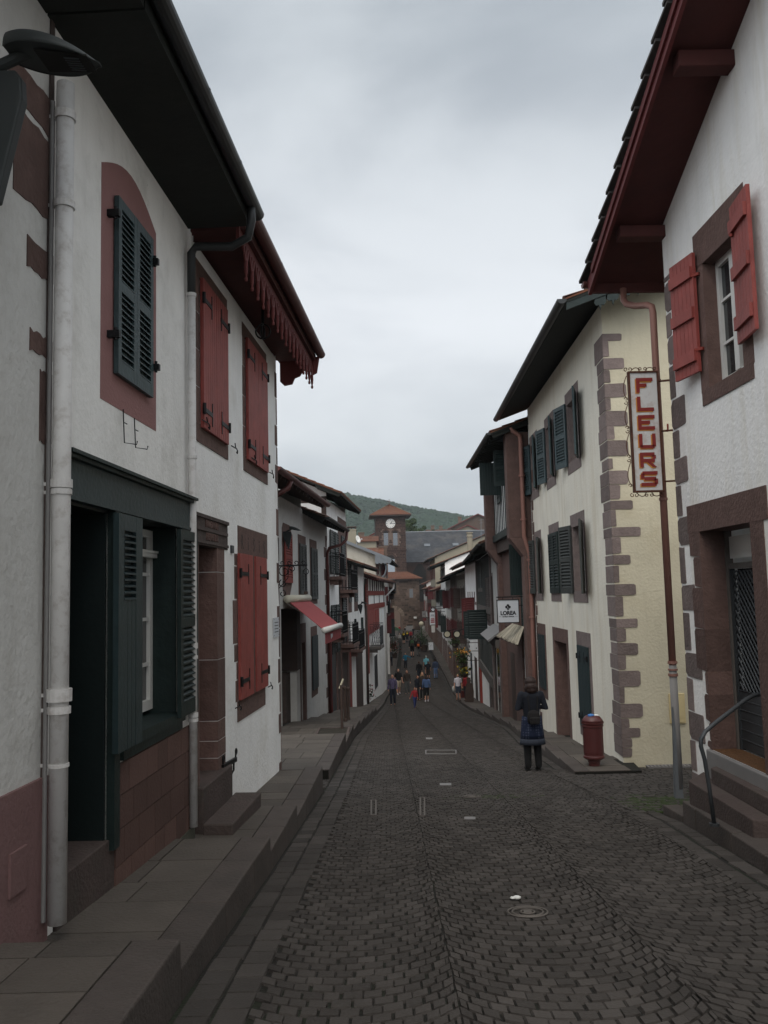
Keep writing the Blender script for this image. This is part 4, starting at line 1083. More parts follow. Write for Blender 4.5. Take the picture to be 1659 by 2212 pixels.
# roof with carved pendants
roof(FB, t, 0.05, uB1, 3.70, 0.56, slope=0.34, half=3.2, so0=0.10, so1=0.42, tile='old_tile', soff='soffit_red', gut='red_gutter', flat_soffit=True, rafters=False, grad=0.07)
b = MB(); b.box(FB, -0.1, uB1 + 0.40, 0.46, 0.49, 3.42, 3.60); b.build('fascia', 'carved_red', t)
b = MB(); n = 17; LB = uB1 + 0.38
for k in range(n):
    u = 0.0 + LB * (k + 0.5) / n; F_ = FB
    for (z0, z1, r0) in ((3.16, 3.30, 0.022), (3.13, 3.16, 0.012), (3.09, 3.13, 0.018)):
        b.tube([F_.P(u, 0.50, z1), F_.P(u, 0.50, (z0 + z1) / 2), F_.P(u, 0.50, z0)], [r0 * 0.9, r0, r0 * 0.75], 8)
    b.prism(F_, [(u - 0.012, 3.28), (u + 0.012, 3.28), (u + 0.02, 3.44), (u - 0.02, 3.44)], 0.49, 0.51)
    w = LB / n / 2
    b.prism(F_, [(u - w, 3.45), (u - w * 0.75, 3.45), (u - w * 0.1, 3.30), (u - w * 0.3, 3.28)], 0.492, 0.508)
    b.prism(F_, [(u + w, 3.45), (u + w * 0.75, 3.45), (u + w * 0.1, 3.30), (u + w * 0.3, 3.28)], 0.4925, 0.5085)
b.build('carved_pendants', 'carved_red', t)
b = MB()
# carved end bracket at the lower corner of the eaves
FE = Fac(FB.P(uB1 + 0.36, 0, 0), FB.N, FB.U)
pts = [(0.0, 3.6), (0.0, 3.24), (0.06, 3.18), (0.18, 3.20), (0.22, 3.29), (0.30, 3.32), (0.35, 3.40), (0.45, 3.40), (0.5, 3.33), (0.56, 3.36), (0.6, 3.6)]
b.prism(FE, pts, -0.03, 0.03); b.build('bracket', 'carved_red', t)
b = MB(); u, z = FB.uz(568, 716, 0.25)
for (rx) in (0.09,):
    pts = [FB.P(u + rx * math.cos(a), 0.25, z + rx * math.sin(a)) for a in [i * math.pi / 8 for i in range(16)]]; b.tube(pts, 0.014, 8, closed=True)
    pts = [FB.P(u, 0.25 + rx * math.cos(a), z + rx * math.sin(a)) for a in [i * math.pi / 8 for i in range(16)]]; b.tube(pts, 0.010, 8, closed=True)
b.tube([FB.P(u, 0.25, z + rx), FB.P(u, 0.25, 3.57)], 0.02, 8)
b.build('iron_ring', 'black_iron', t)

# boot scraper style bracket on the wall, low
t3 = thing('wall_bracket', 'black wrought iron bracket with curled ends low on white wall', 'bracket', FB.P(2.4, 0, -2.0))
uu, zz = FB.uz(489, 1657, 0.06)
uu2 = FB.uz(489, 1657, 0.0)[0]
b = MB(); Pn = lambda u, d, z: FB.P(u, d, z)
L_ = 0.42
b.beam(Pn(uu, 0.02, zz), Pn(uu + L_, 0.06, zz), 0.03, 0.045)
for s_, a in ((0, 0.02), (1, 0.06)):
    u_ = uu + 0.02 + s_ * (L_ - 0.03)
    pts = [Pn(u_, a, zz), Pn(u_ + 0.005, a, zz + 0.07)] + [Pn(u_ + 0.028 - 0.028 * math.cos(q) if s_ == 0 else u_ + 0.028 - 0.028 * math.cos(q), a, zz + 0.08 + 0.028 * math.sin(q)) for q in [i * 0.6 for i in range(9)]]
    b.tube(pts, 0.009, 6)
b.tube([Pn(uu + L_ - 0.05, 0.05, zz), Pn(uu + L_ - 0.06, 0.05, zz - 0.10), Pn(uu, 0.02, zz - 0.24)], 0.010, 6)
b.build('iron_frame', 'black_iron', t3)
# enamel plaque
q = FB.rect(592, 603, 1333, 1335, 1376, 1376, d=0.02)
b = MB(); b.box(FB, q[0], q[1], 0.008, 0.018, q[2], q[3]); o = b.build('plaque', 'sign_pale', loc=FB.P(q[0], 0, q[2]), label='small white plaque with blue lines on the corner of the red shuttered house', cat='plaque')
g = MB()
for k in range(4): g.box(FB, q[0] + 0.05, q[1] - 0.05, 0.018, 0.0195, q[2] + (q[3] - q[2]) * (0.25 + 0.16 * k), q[2] + (q[3] - q[2]) * (0.29 + 0.16 * k))
for u_ in (q[0] + 0.02, q[1] - 0.03):
    for z_ in (q[2] + 0.02, q[3] - 0.03): g.box(FB, u_, u_ + 0.01, 0.018, 0.021, z_, z_ + 0.012)
g.build('plaque_lines', 'letter_black', o)

# ---------------------------------------------------------------- street lamps (one form, four places)
def lamp_head(F, u, d_wall, z, label, scale=1.0, flip=False, head=True):
    t = thing('street_lamp', label, 'street lamp', F.P(u, 0, z), group='wall lamps with leaf-shaped heads')
    s = scale; b = MB()
    b.prism(F_side(F, u), [(0.05 * s, z - 0.05 * s), (0.27 * s, z - 0.60 * s), (0.31 * s, z - 0.60 * s), (0.47 * s, z + 0.10 * s), (0.46 * s, z + 0.24 * s), (0.42 * s, z + 0.30 * s), (0.0, z + 0.32 * s), (0.0, z + 0.12 * s)], -0.045 * s, 0.045 * s)
    b.build('wall_fin', 'lamp_metal', t, bevel=0.01)
    b = MB(); b.tube([F.P(u, 0.12 * s, z + 0.26 * s), F.P(u, 0.30 * s, z + 0.36 * s), F.P(u, 0.55 * s, z + 0.47 * s)], 0.04 * s, 10); b.build('arm', 'lamp_metal', t)
    # leaf-shaped head: upper shell
    b = MB(); n, k = 14, 20; base = len(b.v)
    def prof(s_):   # s_: 0 back .. 1 tip -> (half width, height)
        w = 0.19 * (1 - abs(2 * s_ - 0.85) ** 2.4 / 1.45) if s_ < 0.97 else 0.03
        return max(0.02, w) * s, 0.165 * s * max(0.03, math.sin(math.pi * min(1, s_ * 0.62 + 0.38)) ** 0.9)
    D0, D1 = 0.36 * s, 0.98 * s
    for i in range(k + 1):
        s_ = i / k; w, h = prof(s_); dd = D0 + (D1 - D0) * s_; tilt = z + 0.43 * s - 0.10 * s * s_
        for j in range(n + 1):
            a = math.pi * j / n; b.v.append(tuple(F.P(u + w * math.cos(a), dd, tilt + h * math.sin(a))))
    for i in range(k):
        for j in range(n):
            q = base + i * (n + 1) + j; b.f.append((q, q + 1, q + n + 2, q + n + 1)); b.m.append(0)
    o = b.build('lamp_head', 'lamp_metal', t, smooth=True)
    sd_ = o.modifiers.new('shell', 'SOLIDIFY'); sd_.thickness = 0.008 * s
    g = MB(); base = 0
    pl, pr = [], []
    for i in range(k + 1):
        s_ = i / k; w, h = prof(s_); dd = D0 + (D1 - D0) * s_; tilt = z + 0.435 * s - 0.10 * s * s_
        pl.append(F.P(u + w * 0.97, dd, tilt)); pr.append(F.P(u - w * 0.97, dd, tilt))
    g.poly(pl + pr[::-1]); g.build('underside', 'lamp_metal', t)
    g = MB(); dd0, dd1 = D0 + 0.22 * s, D0 + 0.56 * s
    zt_ = z + 0.425 * s - 0.10 * s * 0.6
    g.hexa([F.P(u - 0.12 * s, dd0, zt_ + .012 * s), F.P(u + 0.12 * s, dd0, zt_ + .012 * s), F.P(u + 0.09 * s, dd1, zt_ - 0.03 * s), F.P(u - 0.09 * s, dd1, zt_ - 0.03 * s),
            F.P(u - 0.12 * s, dd0, zt_ + 0.024 * s), F.P(u + 0.12 * s, dd0, zt_ + 0.024 * s), F.P(u + 0.09 * s, dd1, zt_ - 0.018 * s), F.P(u - 0.09 * s, dd1, zt_ - 0.018 * s)])
    g.build('glass', 'dark_room', t)
    g = MB()
    for i in range(6):
        uu_ = u + (-0.07 + 0.026 * i) * s; g.beam(F.P(uu_, D0 + 0.40 * s, zt_ - 0.02 * s), F.P(uu_, D0 + 0.50 * s, zt_ - 0.034 * s), 0.008 * s, 0.006 * s)
    g.build('grille', 'grey_metal', t)
    return t
def F_side(F, u):           # a Fac whose u runs outwards from the wall (for profiles seen side on)
    G = Fac(F.P(u, 0, 0), F.N, F.U); return G

lamp_head(FA, 3.95, 0, 2.32, 'big grey wall lamp in the upper left corner above the white downpipe', scale=0.72)
# ---------------------------------------------------------------- house with the red awning
L0C = FC.U.y
yu = lambda Y: (Y - 20) / L0C                     # street distance -> u along FC
def stone_win(F, root, fr, sh, kind='louvre', m='grey_green_paint', stone='brown_stone', pair=True, wt=0.15, wb=0.15):
    """stone surround with (closed or flat-open) shutters; fr and sh are sheet rects (x0,x1,yt0,yt1,yb0,yb1)"""
    r = F.rect(*fr); s_ = F.rect(*sh)
    b = MB(); b.box(F, r[0], r[1], -0.02, 0.008, r[2], r[3]); b.build('stone_surround', stone, root)
    if pair:
        m_ = (s_[0] + s_[1]) / 2
        flat_leaf(F, root, s_[0], m_ - 0.004, s_[2], s_[3], kind, m, d=0.02); flat_leaf(F, root, m_ + 0.004, s_[1], s_[2], s_[3], kind, m, d=0.02)
    else: flat_leaf(F, root, s_[0], s_[1], s_[2], s_[3], kind, m, d=0.02)
    return r

t = thing('house', 'white house with brown louvred shutter behind the red awning', 'house', FC.P(yu(24), 0, -3.6))
dk = FC.rect(607, 640, 1300, 1330, 1550, 1552); dk = (FC.uz(608, 1400)[0], FC.uz(640, 1400)[0], -3.7, -0.35)
d2 = FC.rect(650.5, 660, 1387, 1387, 1549, 1549); d2 = (d2[0], d2[1], -4.2, d2[3])
Z1 = 2.85
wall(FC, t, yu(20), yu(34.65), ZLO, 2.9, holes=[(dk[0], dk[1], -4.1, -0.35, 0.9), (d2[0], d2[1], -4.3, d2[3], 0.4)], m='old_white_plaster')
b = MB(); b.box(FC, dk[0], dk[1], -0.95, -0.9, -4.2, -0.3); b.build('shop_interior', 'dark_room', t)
b = MB(); b.box(FC, dk[1] - 0.12, dk[1] + 0.5, -0.6, 0.05, -2.3, -0.4); b.build('folded_panel', 'brown_wood', t)
b = MB(); b.box(FC, dk[1] - 0.7, dk[1] - 0.03, -0.85, -0.2, -4.3, -2.35); b.build('shop_stall', 'dark_stone', t)
sw = FC.rect(612, 628, 1146, 1158, 1256, 1262); b = MB(); b.prism(FC, wobble_poly(sw[0] - 0.15, sw[1] + 0.25, sw[2] - 0.35, sw[3] + 0.3, 0.05, random.Random(4)), -0.02, 0.006); b.build('stone_surround', 'brown_stone', t)
flat_leaf(FC, t, sw[0], sw[1], sw[2], sw[3], 'louvre', 'timber_red', d=0.03, slat=0.07)
for fr_, sh_ in (((644, 661, 1152, 1162, 1284, 1286), (646, 660, 1173, 1179, 1281, 1284)), ((669.5, 684.5, 1164, 1170, 1303, 1306), (671, 684, 1182, 1188, 1293, 1296))):
    stone_win(FC, t, fr_, sh_, m='grey_green_paint', pair=True)
surround(FC, t, (d2[0], d2[1], -4.3, d2[3]), 0.20, 'brown_stone', inner=0.1, wt=0.62, wb=0)
door(FC, t, (d2[0], d2[1], -4.3, d2[3]), depth=0.3, m='brown_wood')
stone_win(FC, t, (672, 685.5, 1351, 1354, 1508, 1500), (673, 685, 1371, 1374, 1490, 1486), kind='plank', m='green_paint')
quoins(FC, t, yu(34.6), -1, -5, 2.4, 'brown_stone', h=0.5, wide=0.75, narrow=0.4, seed=12, corner=0.05)
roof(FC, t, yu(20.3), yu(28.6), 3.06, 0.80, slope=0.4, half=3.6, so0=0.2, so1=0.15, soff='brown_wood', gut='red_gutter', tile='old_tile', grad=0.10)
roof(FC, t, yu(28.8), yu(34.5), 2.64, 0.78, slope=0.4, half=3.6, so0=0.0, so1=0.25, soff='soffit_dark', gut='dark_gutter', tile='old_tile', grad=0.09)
# near end of the gutter with its copper-red bend
pe = [FC.P(yu(22.0), 0.86, 2.98), FC.P(yu(21.9), 0.80, 2.75), FC.P(yu(21.8), 0.5, 2.55), FC.P(yu(21.5), 0.1, 2.45)]
b = MB(); b.tube(pe, 0.075, 10); b.build('gutter_bend', 'red_gutter', t, smooth=True)
# awning
t = thing('awning', 'red fabric shop awning with cream box over the dark shop opening', 'awning', FC.P(yu(27), 0, -0.5))
ua_, ub_ = yu(25.2), yu(28.9)
b = MB(); zt0 = -0.10; zb0 = -0.98; pr = 1.18
b.hexa([FC.P(ua_, 0.12, zt0 - .02), FC.P(ub_, 0.12, zt0 - .02), FC.P(ub_, pr, zb0 - .02), FC.P(ua_, pr, zb0 - .02), FC.P(ua_, 0.12, zt0), FC.P(ub_, 0.12, zt0), FC.P(ub_, pr, zb0), FC.P(ua_, pr, zb0)])
b.build('canopy', 'awning_red', t)
b = MB(); b.tube([FC.P(ua_ - 0.05, 0.14, zt0 + 0.02), FC.P(ub_ + 0.05, 0.14, zt0 + 0.02)], 0.12, 12); b.build('roller_box', 'cream_metal', t, smooth=True)
b = MB(); b.tube([FC.P(ua_ - 0.04, pr + 0.02, zb0 - 0.02), FC.P(ub_ + 0.04, pr + 0.02, zb0 - 0.02)], 0.09, 12); b.build('front_bar', 'white_paint', t, smooth=True)
b = MB(); n = 12
for k in range(n):
    u0 = ua_ + (ub_ - ua_) * k / n; u1 = ua_ + (ub_ - ua_) * (k + 1) / n; dd = 0.01 * (k % 2)
    b.hexa([FC.P(u0, pr + 0.03 + dd, zb0 - 0.42), FC.P(u1, pr + 0.04 - dd, zb0 - 0.42), FC.P(u1, pr + 0.045 - dd, zb0 - 0.42), FC.P(u0, pr + 0.035 + dd, zb0 - 0.42),
            FC.P(u0, pr + 0.03 + dd, zb0 - 0.08), FC.P(u1, pr + 0.04 - dd, zb0 - 0.08), FC.P(u1, pr + 0.045 - dd, zb0 - 0.08), FC.P(u0, pr + 0.035 + dd, zb0 - 0.08)])
b.build('valance', 'awning_red', t)
# an emblem-like mark on the near end of the valance
b = MB()
for k in range(3): b.box(FC, ua_ + 1.1 + 0.15 * k, ua_ + 1.2 + 0.15 * k, pr + 0.052, pr + 0.056, zb0 - 0.32 + 0.02 * k, zb0 - 0.18)
b.build('valance_mark', 'sign_pale', t)
b = MB(); b.tube([FC.P(ua_ + 0.1, 0.12, -0.22), FC.P(ua_ + 0.9, 0.6, -0.62), FC.P(ua_ + 0.12, pr, zb0 - 0.04)], 0.02, 6); b.next(); b.tube([FC.P(ub_ - 0.1, 0.12, -0.22), FC.P(ub_ - 0.9, 0.6, -0.62), FC.P(ub_ - 0.12, pr, zb0 - 0.04)], 0.02, 6); b.build_each('folding_arm', 'white_paint', t)

lamp_head(FC, FC.uz(611, 1150)[0], 0, FC.dz(630, 1143, FC.uz(611, 1150)[0])[1] - 0.24, 'grey wall lamp above the brown louvred shutter left of the awning', scale=0.56)
lamp_head(FC, yu(46.2), 0, FC.dz(778, 1303, yu(46.2))[1] - 0.24, 'grey wall lamp in front of the red timbered house', scale=0.56)

# wrought iron sign bracket
t = thing('sign_bracket', 'wrought iron scroll bracket hanging above the red awning', 'bracket', FC.P(yu(24.4), 0, 0.8))
uS = yu(24.4); G = F_side(FC, uS); b = MB()
def scr(cx, cz, r, a0, a1, turns=1, rr=0.013, dec=0.6):
    n = 18; pts = []
    for i in range(n + 1):
        a = a0 + (a1 - a0) * i / n; q = r * (1 - dec * i / n); pts.append(G.P(cx + q * math.cos(a), 0, cz + q * math.sin(a)))
    b.tube(pts, rr, 6)
dA, zA = FC.dz(612, 1222, uS); dB, zB = FC.dz(664, 1229, uS); zC = FC.dz(612, 1290, uS)[1]
b.beam(G.P(0.03, 0, zC), G.P(0.03, 0, zA + 0.1), 0.04, 0.04, up=(1, 0, 0)); b.beam(G.P(0.0, 0, zA), G.P(dB, 0, zA), 0.03, 0.04)
for k in range(4): scr(0.14 + 0.2 * k, zA + 0.07, 0.07, -1.4, 4.4)
scr(0.2, zA - 0.16, 0.17, 1.5, 8.6); scr(0.42, zA - 0.1, 0.1, 3.1, -3.4); scr(0.16, zA - 0.5, 0.12, 2, 8)
scr(0.14, zC + 0.1, 0.10, 1.5, -4.5); b.tube([G.P(0.04, 0, zC + 0.25), G.P(0.3, 0, zA - 0.35), G.P(0.34, 0, zA)], 0.012, 6)
pts = [G.P(dB - 0.04 + 0.07 * math.sin(a) * (1 if a < 3.14 else 1), 0, zA - 0.18 + 0.08 * math.cos(a)) for a in [i * math.pi / 6 for i in range(12)]]; b.tube(pts, 0.012, 6, closed=True)
b.tube([G.P(dB - 0.04, 0, zA), G.P(dB - 0.04, 0, zA - 0.1)], 0.01, 6); b.tube([G.P(dB - 0.06, 0, zA - 0.26), G.P(dB - 0.05, 0, zA - 0.75)], 0.012, 6)
b.build('scrollwork', 'black_iron', t)
b = MB(); b.box(G, dB - 0.10, dB - 0.0, -0.06, 0.06, zA - 0.82, zA - 0.74); b.build('hook_box', 'brown_wood', t)

# dark downpipe of the lower roof
t = thing('downpipe', 'dark brown downpipe with swan neck at the far end of the awning house', 'downpipe', FC.P(yu(34.3), 0.1, -5))
b = MB(); uP = yu(34.2); b.tube([FC.P(yu(34.6), 0.84, 2.52), FC.P(yu(34.6), 0.8, 2.2), FC.P(yu(34.5), 0.6, 2.0), FC.P(uP, 0.15, 1.85), FC.P(uP, 0.08, 1.65), FC.P(uP, 0.08, -4.6)], 0.06, 12)
b.build('pipe', 'red_gutter', t, smooth=True)

# ---------------------------------------------------------------- tall house with balconies
def posts(F, root, u0, u1, z0, z1, n, w, m='brown_wood', name='timber_frame', rails=(), d=0.03):
    b = MB()
    for k in range(n + 1):
        u = u0 + (u1 - u0 - w) * k / max(1, n); b.box(F, u, u + w, -0.02, d, z0, z1)
    for z in rails: b.box(F, u0 - 0.0, u1, -0.02, d + 0.006, z, z + w * 1.2)
    return b.build(name, m, root)
def balcony(F, root, u0, u1, z, d=0.55, h=0.85, mm='black_iron', sm='brown_stone', cross=False):
    b = MB(); b.box(F, u0, u1, 0.0, d, z - 0.14, z)
    b.box(F, u0 + 0.1, u0 + 0.25, 0, d * 0.7, z - 0.34, z - 0.14); b.box(F, u1 - 0.25, u1 - 0.1, 0, d * 0.7, z - 0.34, z - 0.14)
    o = b.build('balcony', sm, root); g = MB(); r_ = 0.012
    cs = [F.P(u0 + 0.05, 0.02, 0), F.P(u0 + 0.05, d - 0.05, 0), F.P(u1 - 0.05, d - 0.05, 0), F.P(u1 - 0.05, 0.02, 0)]
    for zz in (z + h, z + 0.1, z + h - 0.15):
        g.tube([c + V((0, 0, zz)) for c in cs], r_ * 1.3, 6)
    for a, c in zip(cs, cs[1:]):
        n = max(2, int((c - a).length / 0.13))
        for k in range(n + 1):
            p = a.lerp(c, k / n)
            if cross and k < n: q = a.lerp(c, (k + 1) / n); g.tube([p + V((0, 0, z + .1)), q + V((0, 0, z + h - .15))], r_ * 0.8, 5); g.tube([q + V((0, 0, z + .1)), p + V((0, 0, z + h - .15))], r_ * 0.8, 5)
            if not cross or k in (0, n): g.tube([p + V((0, 0, z)), p + V((0, 0, z + h))], r_, 5)
    g.build('railing', mm, o); return o

t = thing('house', 'tall white house with tiled gable end, stone balconies and green shutters', 'house', FC.P(yu(38), 0, -5))
uD0, uD1 = yu(34.75), yu(41.45)
wall(FC, t, uD0, uD1, ZLO, 3.9, m='bright_plaster', body=7.6)
roof(FC, t, uD0, uD1, 4.02, 0.72, slope=0.43, half=3.8, so0=0.9, so1=0.3, soff='soffit_dark', gutter=False, tile='tile')
FDg = Fac(FC.P(uD0, 0, 0), -FC.N, -FC.U)
b = MB()
for k, (a, w) in enumerate(((0.0, 0.2), (1.1, 0.16), (2.4, 0.16), (3.7, 0.2))): b.box(FDg, a, a + w, -0.02, 0.03, 2.2, 4.0 + 0.36 * (a if a < 3.8 else 3.8))
b.box(FDg, 0.2, 7.3, -0.02, 0.028, 3.75, 3.95)
b.build('timber_frame', 'brown_wood', t)
b = MB(); b.box(FC, yu(38.3), uD1 - 0.0, -0.02, 0.02, -1.5, 3.5); b.build('brown_rendered_bay', 'brown_stone', t)
for (Y0, Y1, z0, z1, mm) in ((35.4, 36.6, 0.9, 2.7, 'grey_green_paint'), (36.9, 38.0, 0.9, 2.7, 'dark_green_paint'), (35.4, 36.6, -2.4, -0.4, 'dark_green_paint'), (36.9, 38.0, -2.4, -0.4, 'dark_green_paint'), (39.2, 40.6, -2.0, 0.0, 'dark_green_paint'), (39.2, 40.6, 0.9, 2.7, 'dark_green_paint')):
    flat_leaf(FC, t, yu(Y0), yu(Y1), z0, z1, 'louvre', mm, d=0.035, slat=0.1)
for (x0, x1, yt, yb, Y) in ((712.5, 734, 1269, 1328, 38.3), (735.5, 744.5, 1297, 1352, 40.9), (724, 734, 1160, 1230, 39.2), (736, 745, 1170, 1232, 40.9)):
    u_ = yu(Y); d0_, zt_ = FC.dz(x0, yt, u_); d1_, _ = FC.dz(x1, yt, u_); zb_ = FC.dz(x0, yb, u_)[1]
    open_leaf(FC, t, u_, max(0.02, min(d0_, d1_)), max(d0_, d1_), zb_, zt_, 'louvre', 'dark_green_paint', slat=0.11)
balcony(FC, t, yu(35.2), yu(36.8), FC.dz(712, 1246, yu(36))[1], d=0.5, h=0.95)
balcony(FC, t, yu(38.4), yu(40.8), FC.dz(725, 1275, yu(39.5))[1], d=0.6, h=0.9)
balcony(FC, t, yu(35.2), yu(37.0), FC.dz(712, 1368, yu(36))[1], d=0.55, h=0.9)
balcony(FC, t, yu(38.4), yu(41.0), FC.dz(728, 1390, yu(39.5))[1], d=0.6, h=0.9)
for (Y0, Y1, zt_, mm) in ((35.2, 36.6, -2.0, 'grey_metal'), (37.3, 38.3, -2.2, 'brown_wood'), (39.0, 40.6, -1.9, 'brown_wood')):
    b = MB(); n = 8; cu = (yu(Y0) + yu(Y1)) / 2; hw = (yu(Y1) - yu(Y0)) / 2
    b.prism(FC, [(cu - hw, ZLO + 3), (cu + hw, ZLO + 3)] + [(cu + hw * math.cos(a), zt_ - 0.4 + 0.5 * math.sin(a)) for a in [i * math.pi / n for i in range(n + 1)]], 0.0, 0.03)
    b.build('door', mm, t)
b = MB(); b.box(FC, uD0 + 0.05, uD0 + 0.35, -0.02, 0.05, ZLO + 2, -1.0); b.next(); b.box(FC, yu(36.8), yu(37.2), -0.02, 0.05, ZLO + 2, -1.2); b.next(); b.box(FC, yu(38.4), yu(38.9), -0.02, 0.05, ZLO + 2, -1.2); b.next(); b.box(FC, yu(40.7), uD1, -0.02, 0.05, ZLO + 2, -1.2); b.build_each('stone_pier', 'brown_stone', t)
b = MB(); b.box(FC, uD0 + 0.02, uD0 + 0.08, 0.06, 0.10, -4.6, -1.6); b.build('pink_strip', 'dark_red_paint', t)

# ---------------------------------------------------------------- generic town house
def far_house(F, u0, u1, ze, label, over=0.75, wm='white_plaster', tile='old_tile', soff='soffit_dark', gut='dark_gutter', rows=2, cols=2, sh='dark_green_paint', seed=1, timber=None,
              slope=0.38, half=3.4, zg=-7.0, opens=True, kind='louvre', ground='brown_wood', floor=2.7, zfirst=None, so=(0.25, 0.25), shop=True, gutter=True):
    t = thing('house', label, 'house', F.P((u0 + u1) / 2, 0, zg)); rd = random.Random(seed)
    holes = []; W = u1 - u0
    zf = zg + 3.0 if zfirst is None else zfirst
    cw = W / cols; spec = []
    for r in range(rows):
        z0 = zf + r * floor + 0.5; z1 = z0 + min(1.7, floor * 0.62)
        if z1 > ze - 0.1: z1 = ze - 0.12
        if z1 - z0 < 0.5: continue
        for c in range(cols):
            uc = u0 + cw * (c + 0.5) + rd.uniform(-0.1, 0.1); hw = min(0.5, cw * 0.2)
            spec.append((uc - hw, uc + hw, z0, z1)); holes.append((uc - hw, uc + hw, z0, z1, 0.18))
    dn = max(1, int(W / 2.4)); doors = []
    if shop:
        for k in range(dn):
            uc = u0 + W * (k + 0.5) / dn; hw = min(0.95, W / dn * 0.36); h = (uc - hw, uc + hw, zg - 0.5, zg + 2.35 + rd.uniform(-0.1, 0.2), 0.35); holes.append(h); doors.append(h)
    wall(F, t, u0, u1, zg - 2.5, ze + 0.1, holes=holes, m=wm)
    for s_ in spec:
        surround(F, t, s_, 0.12, 'brown_stone' if not timber else timber, inner=0.05, wt=0.14, wb=0.14)
        glazing(F, t, s_, depth=0.12, ny=3, fw=0.05)
        lw = (s_[1] - s_[0]) / 2 + 0.03
        if opens:
            flat_leaf(F, t, s_[0] - lw - 0.02, s_[0] - 0.02, s_[2], s_[3], kind, sh, d=0.03, slat=0.10)
            if rd.random() < 0.7: flat_leaf(F, t, s_[1] + 0.02, s_[1] + lw + 0.02, s_[2], s_[3], kind, sh, d=0.03, slat=0.10)
            else: open_leaf(F, t, s_[1] + 0.03, 0.02, lw, s_[2], s_[3], kind, sh, slat=0.10)
        else:
            flat_leaf(F, t, s_[0], (s_[0] + s_[1]) / 2 - 0.01, s_[2], s_[3], kind, sh, d=0.0, slat=0.10); flat_leaf(F, t, (s_[0] + s_[1]) / 2 + 0.01, s_[1], s_[2], s_[3], kind, sh, d=0.0, slat=0.10)
    for k, h in enumerate(doors):
        surround(F, t, h, 0.16, 'brown_stone', inner=0.1, wt=0.2, wb=0)
        if k % 2: door(F, t, (h[0], h[1], h[2], h[3]), depth=0.25, m=ground)
        else: glazing(F, t, (h[0], h[1], h[2], h[3]), depth=0.25, fm=ground, ny=2, fw=0.08)
    if timber: posts(F, t, u0, u1, zf - 0.1, ze - 0.05, max(3, int(W / 0.9)), 0.13, timber, rails=(zf - 0.1, ze - 0.4))
    roof(F, t, u0, u1, ze, over, slope=slope, half=half, tile=tile, soff=soff, gut=gut, so0=so[0], so1=so[1], gutter=gutter)
    return t

# house E: white with louvred shutters, black open shutters
t = thing('house', 'white house with arched doorway and large black-green open shutters', 'house', FC.P(yu(46), 0, -5.8))
uE0, uE1 = yu(41.5), yu(50.1)
ar = (FC.uz(770, 1420)[0], FC.uz(781, 1420)[0])
wall(FC, t, uE0, uE1, ZLO, 1.5, m='white_plaster')
for (x0, x1, yt0, yt1, yb0, yb1) in ((752, 757.5, 1212, 1218, 1302, 1300), (765, 771, 1222, 1226, 1300, 1299)):
    r_ = FC.rect(x0, x1, yt0, yt1, yb0, yb1); b = MB(); b.box(FC, r_[0] - 0.25, r_[1] + 0.25, -0.02, 0.01, r_[2] - 0.5, r_[3] + 0.1); b.build('stone_surround', 'brown_stone', t)
    flat_leaf(FC, t, r_[0], (r_[0] + r_[1]) / 2 - .01, r_[2], r_[3], 'louvre', 'grey_green_paint', d=0.02, slat=0.11); flat_leaf(FC, t, (r_[0] + r_[1]) / 2 + .01, r_[1], r_[2], r_[3], 'louvre', 'grey_green_paint', d=0.02, slat=0.11)
for (x0, x1, yt, yb, Y) in ((756, 770, 1337, 1396, 44.2), (770.5, 785, 1334, 1393, 47.6)):
    u_ = yu(Y); d0_, zt_ = FC.dz(x0, yt, u_); d1_, _ = FC.dz(x1, yt, u_); zb_ = FC.dz(x0, yb, u_)[1]
    open_leaf(FC, t, u_, 0.02, max(d0_, d1_), zb_, zt_, 'louvre', 'dark_green_paint', slat=0.13)
for c_, hw in (((ar[0] + ar[1]) / 2, (ar[1] - ar[0]) / 2 + 0.0),):
    zt_ = FC.uz(775, 1395)[1]
    for dd, ex, mm, nm in ((0.02, 0.35, 'brown_stone', 'arch_surround'), (0.035, 0.0, 'brown_wood', 'door')):
        b = MB(); b.prism(FC, [(c_ - hw - ex, ZLO + 3), (c_ + hw + ex, ZLO + 3)] + [(c_ + (hw + ex) * math.cos(a), zt_ - 0.7 + (0.7 + ex) * math.sin(a)) for a in [i * math.pi / 10 for i in range(11)]], -0.01, dd); b.build(nm, mm, t)
r_ = FC.rect(752, 758, 1395, 1396, 1520, 1520); b = MB(); b.box(FC, r_[0] - .1, r_[1] + 0.2, -0.01, 0.03, ZLO + 3, r_[3]); b.build('door', 'timber_red', t)
balcony(FC, t, yu(42.2), yu(45.0), FC.dz(752, 1400, yu(43.5))[1], d=0.5, h=0.9)
roof(FC, t, uE0, uE1, 1.44, 0.8, slope=0.36, half=3.4, tile='tile', soff='soffit_dark', so0=0.0, so1=0.2)
t = thing('downpipe', 'grey downpipe between the white house and the red timbered house', 'downpipe', FC.P(yu(50), 0.1, -6))
b = MB(); b.tube([FC.P(yu(49.9), 0.1, 0.9), FC.P(yu(49.9), 0.1, -6.2)], 0.07, 10); b.build('pipe', 'brown_wood', t, smooth=True)

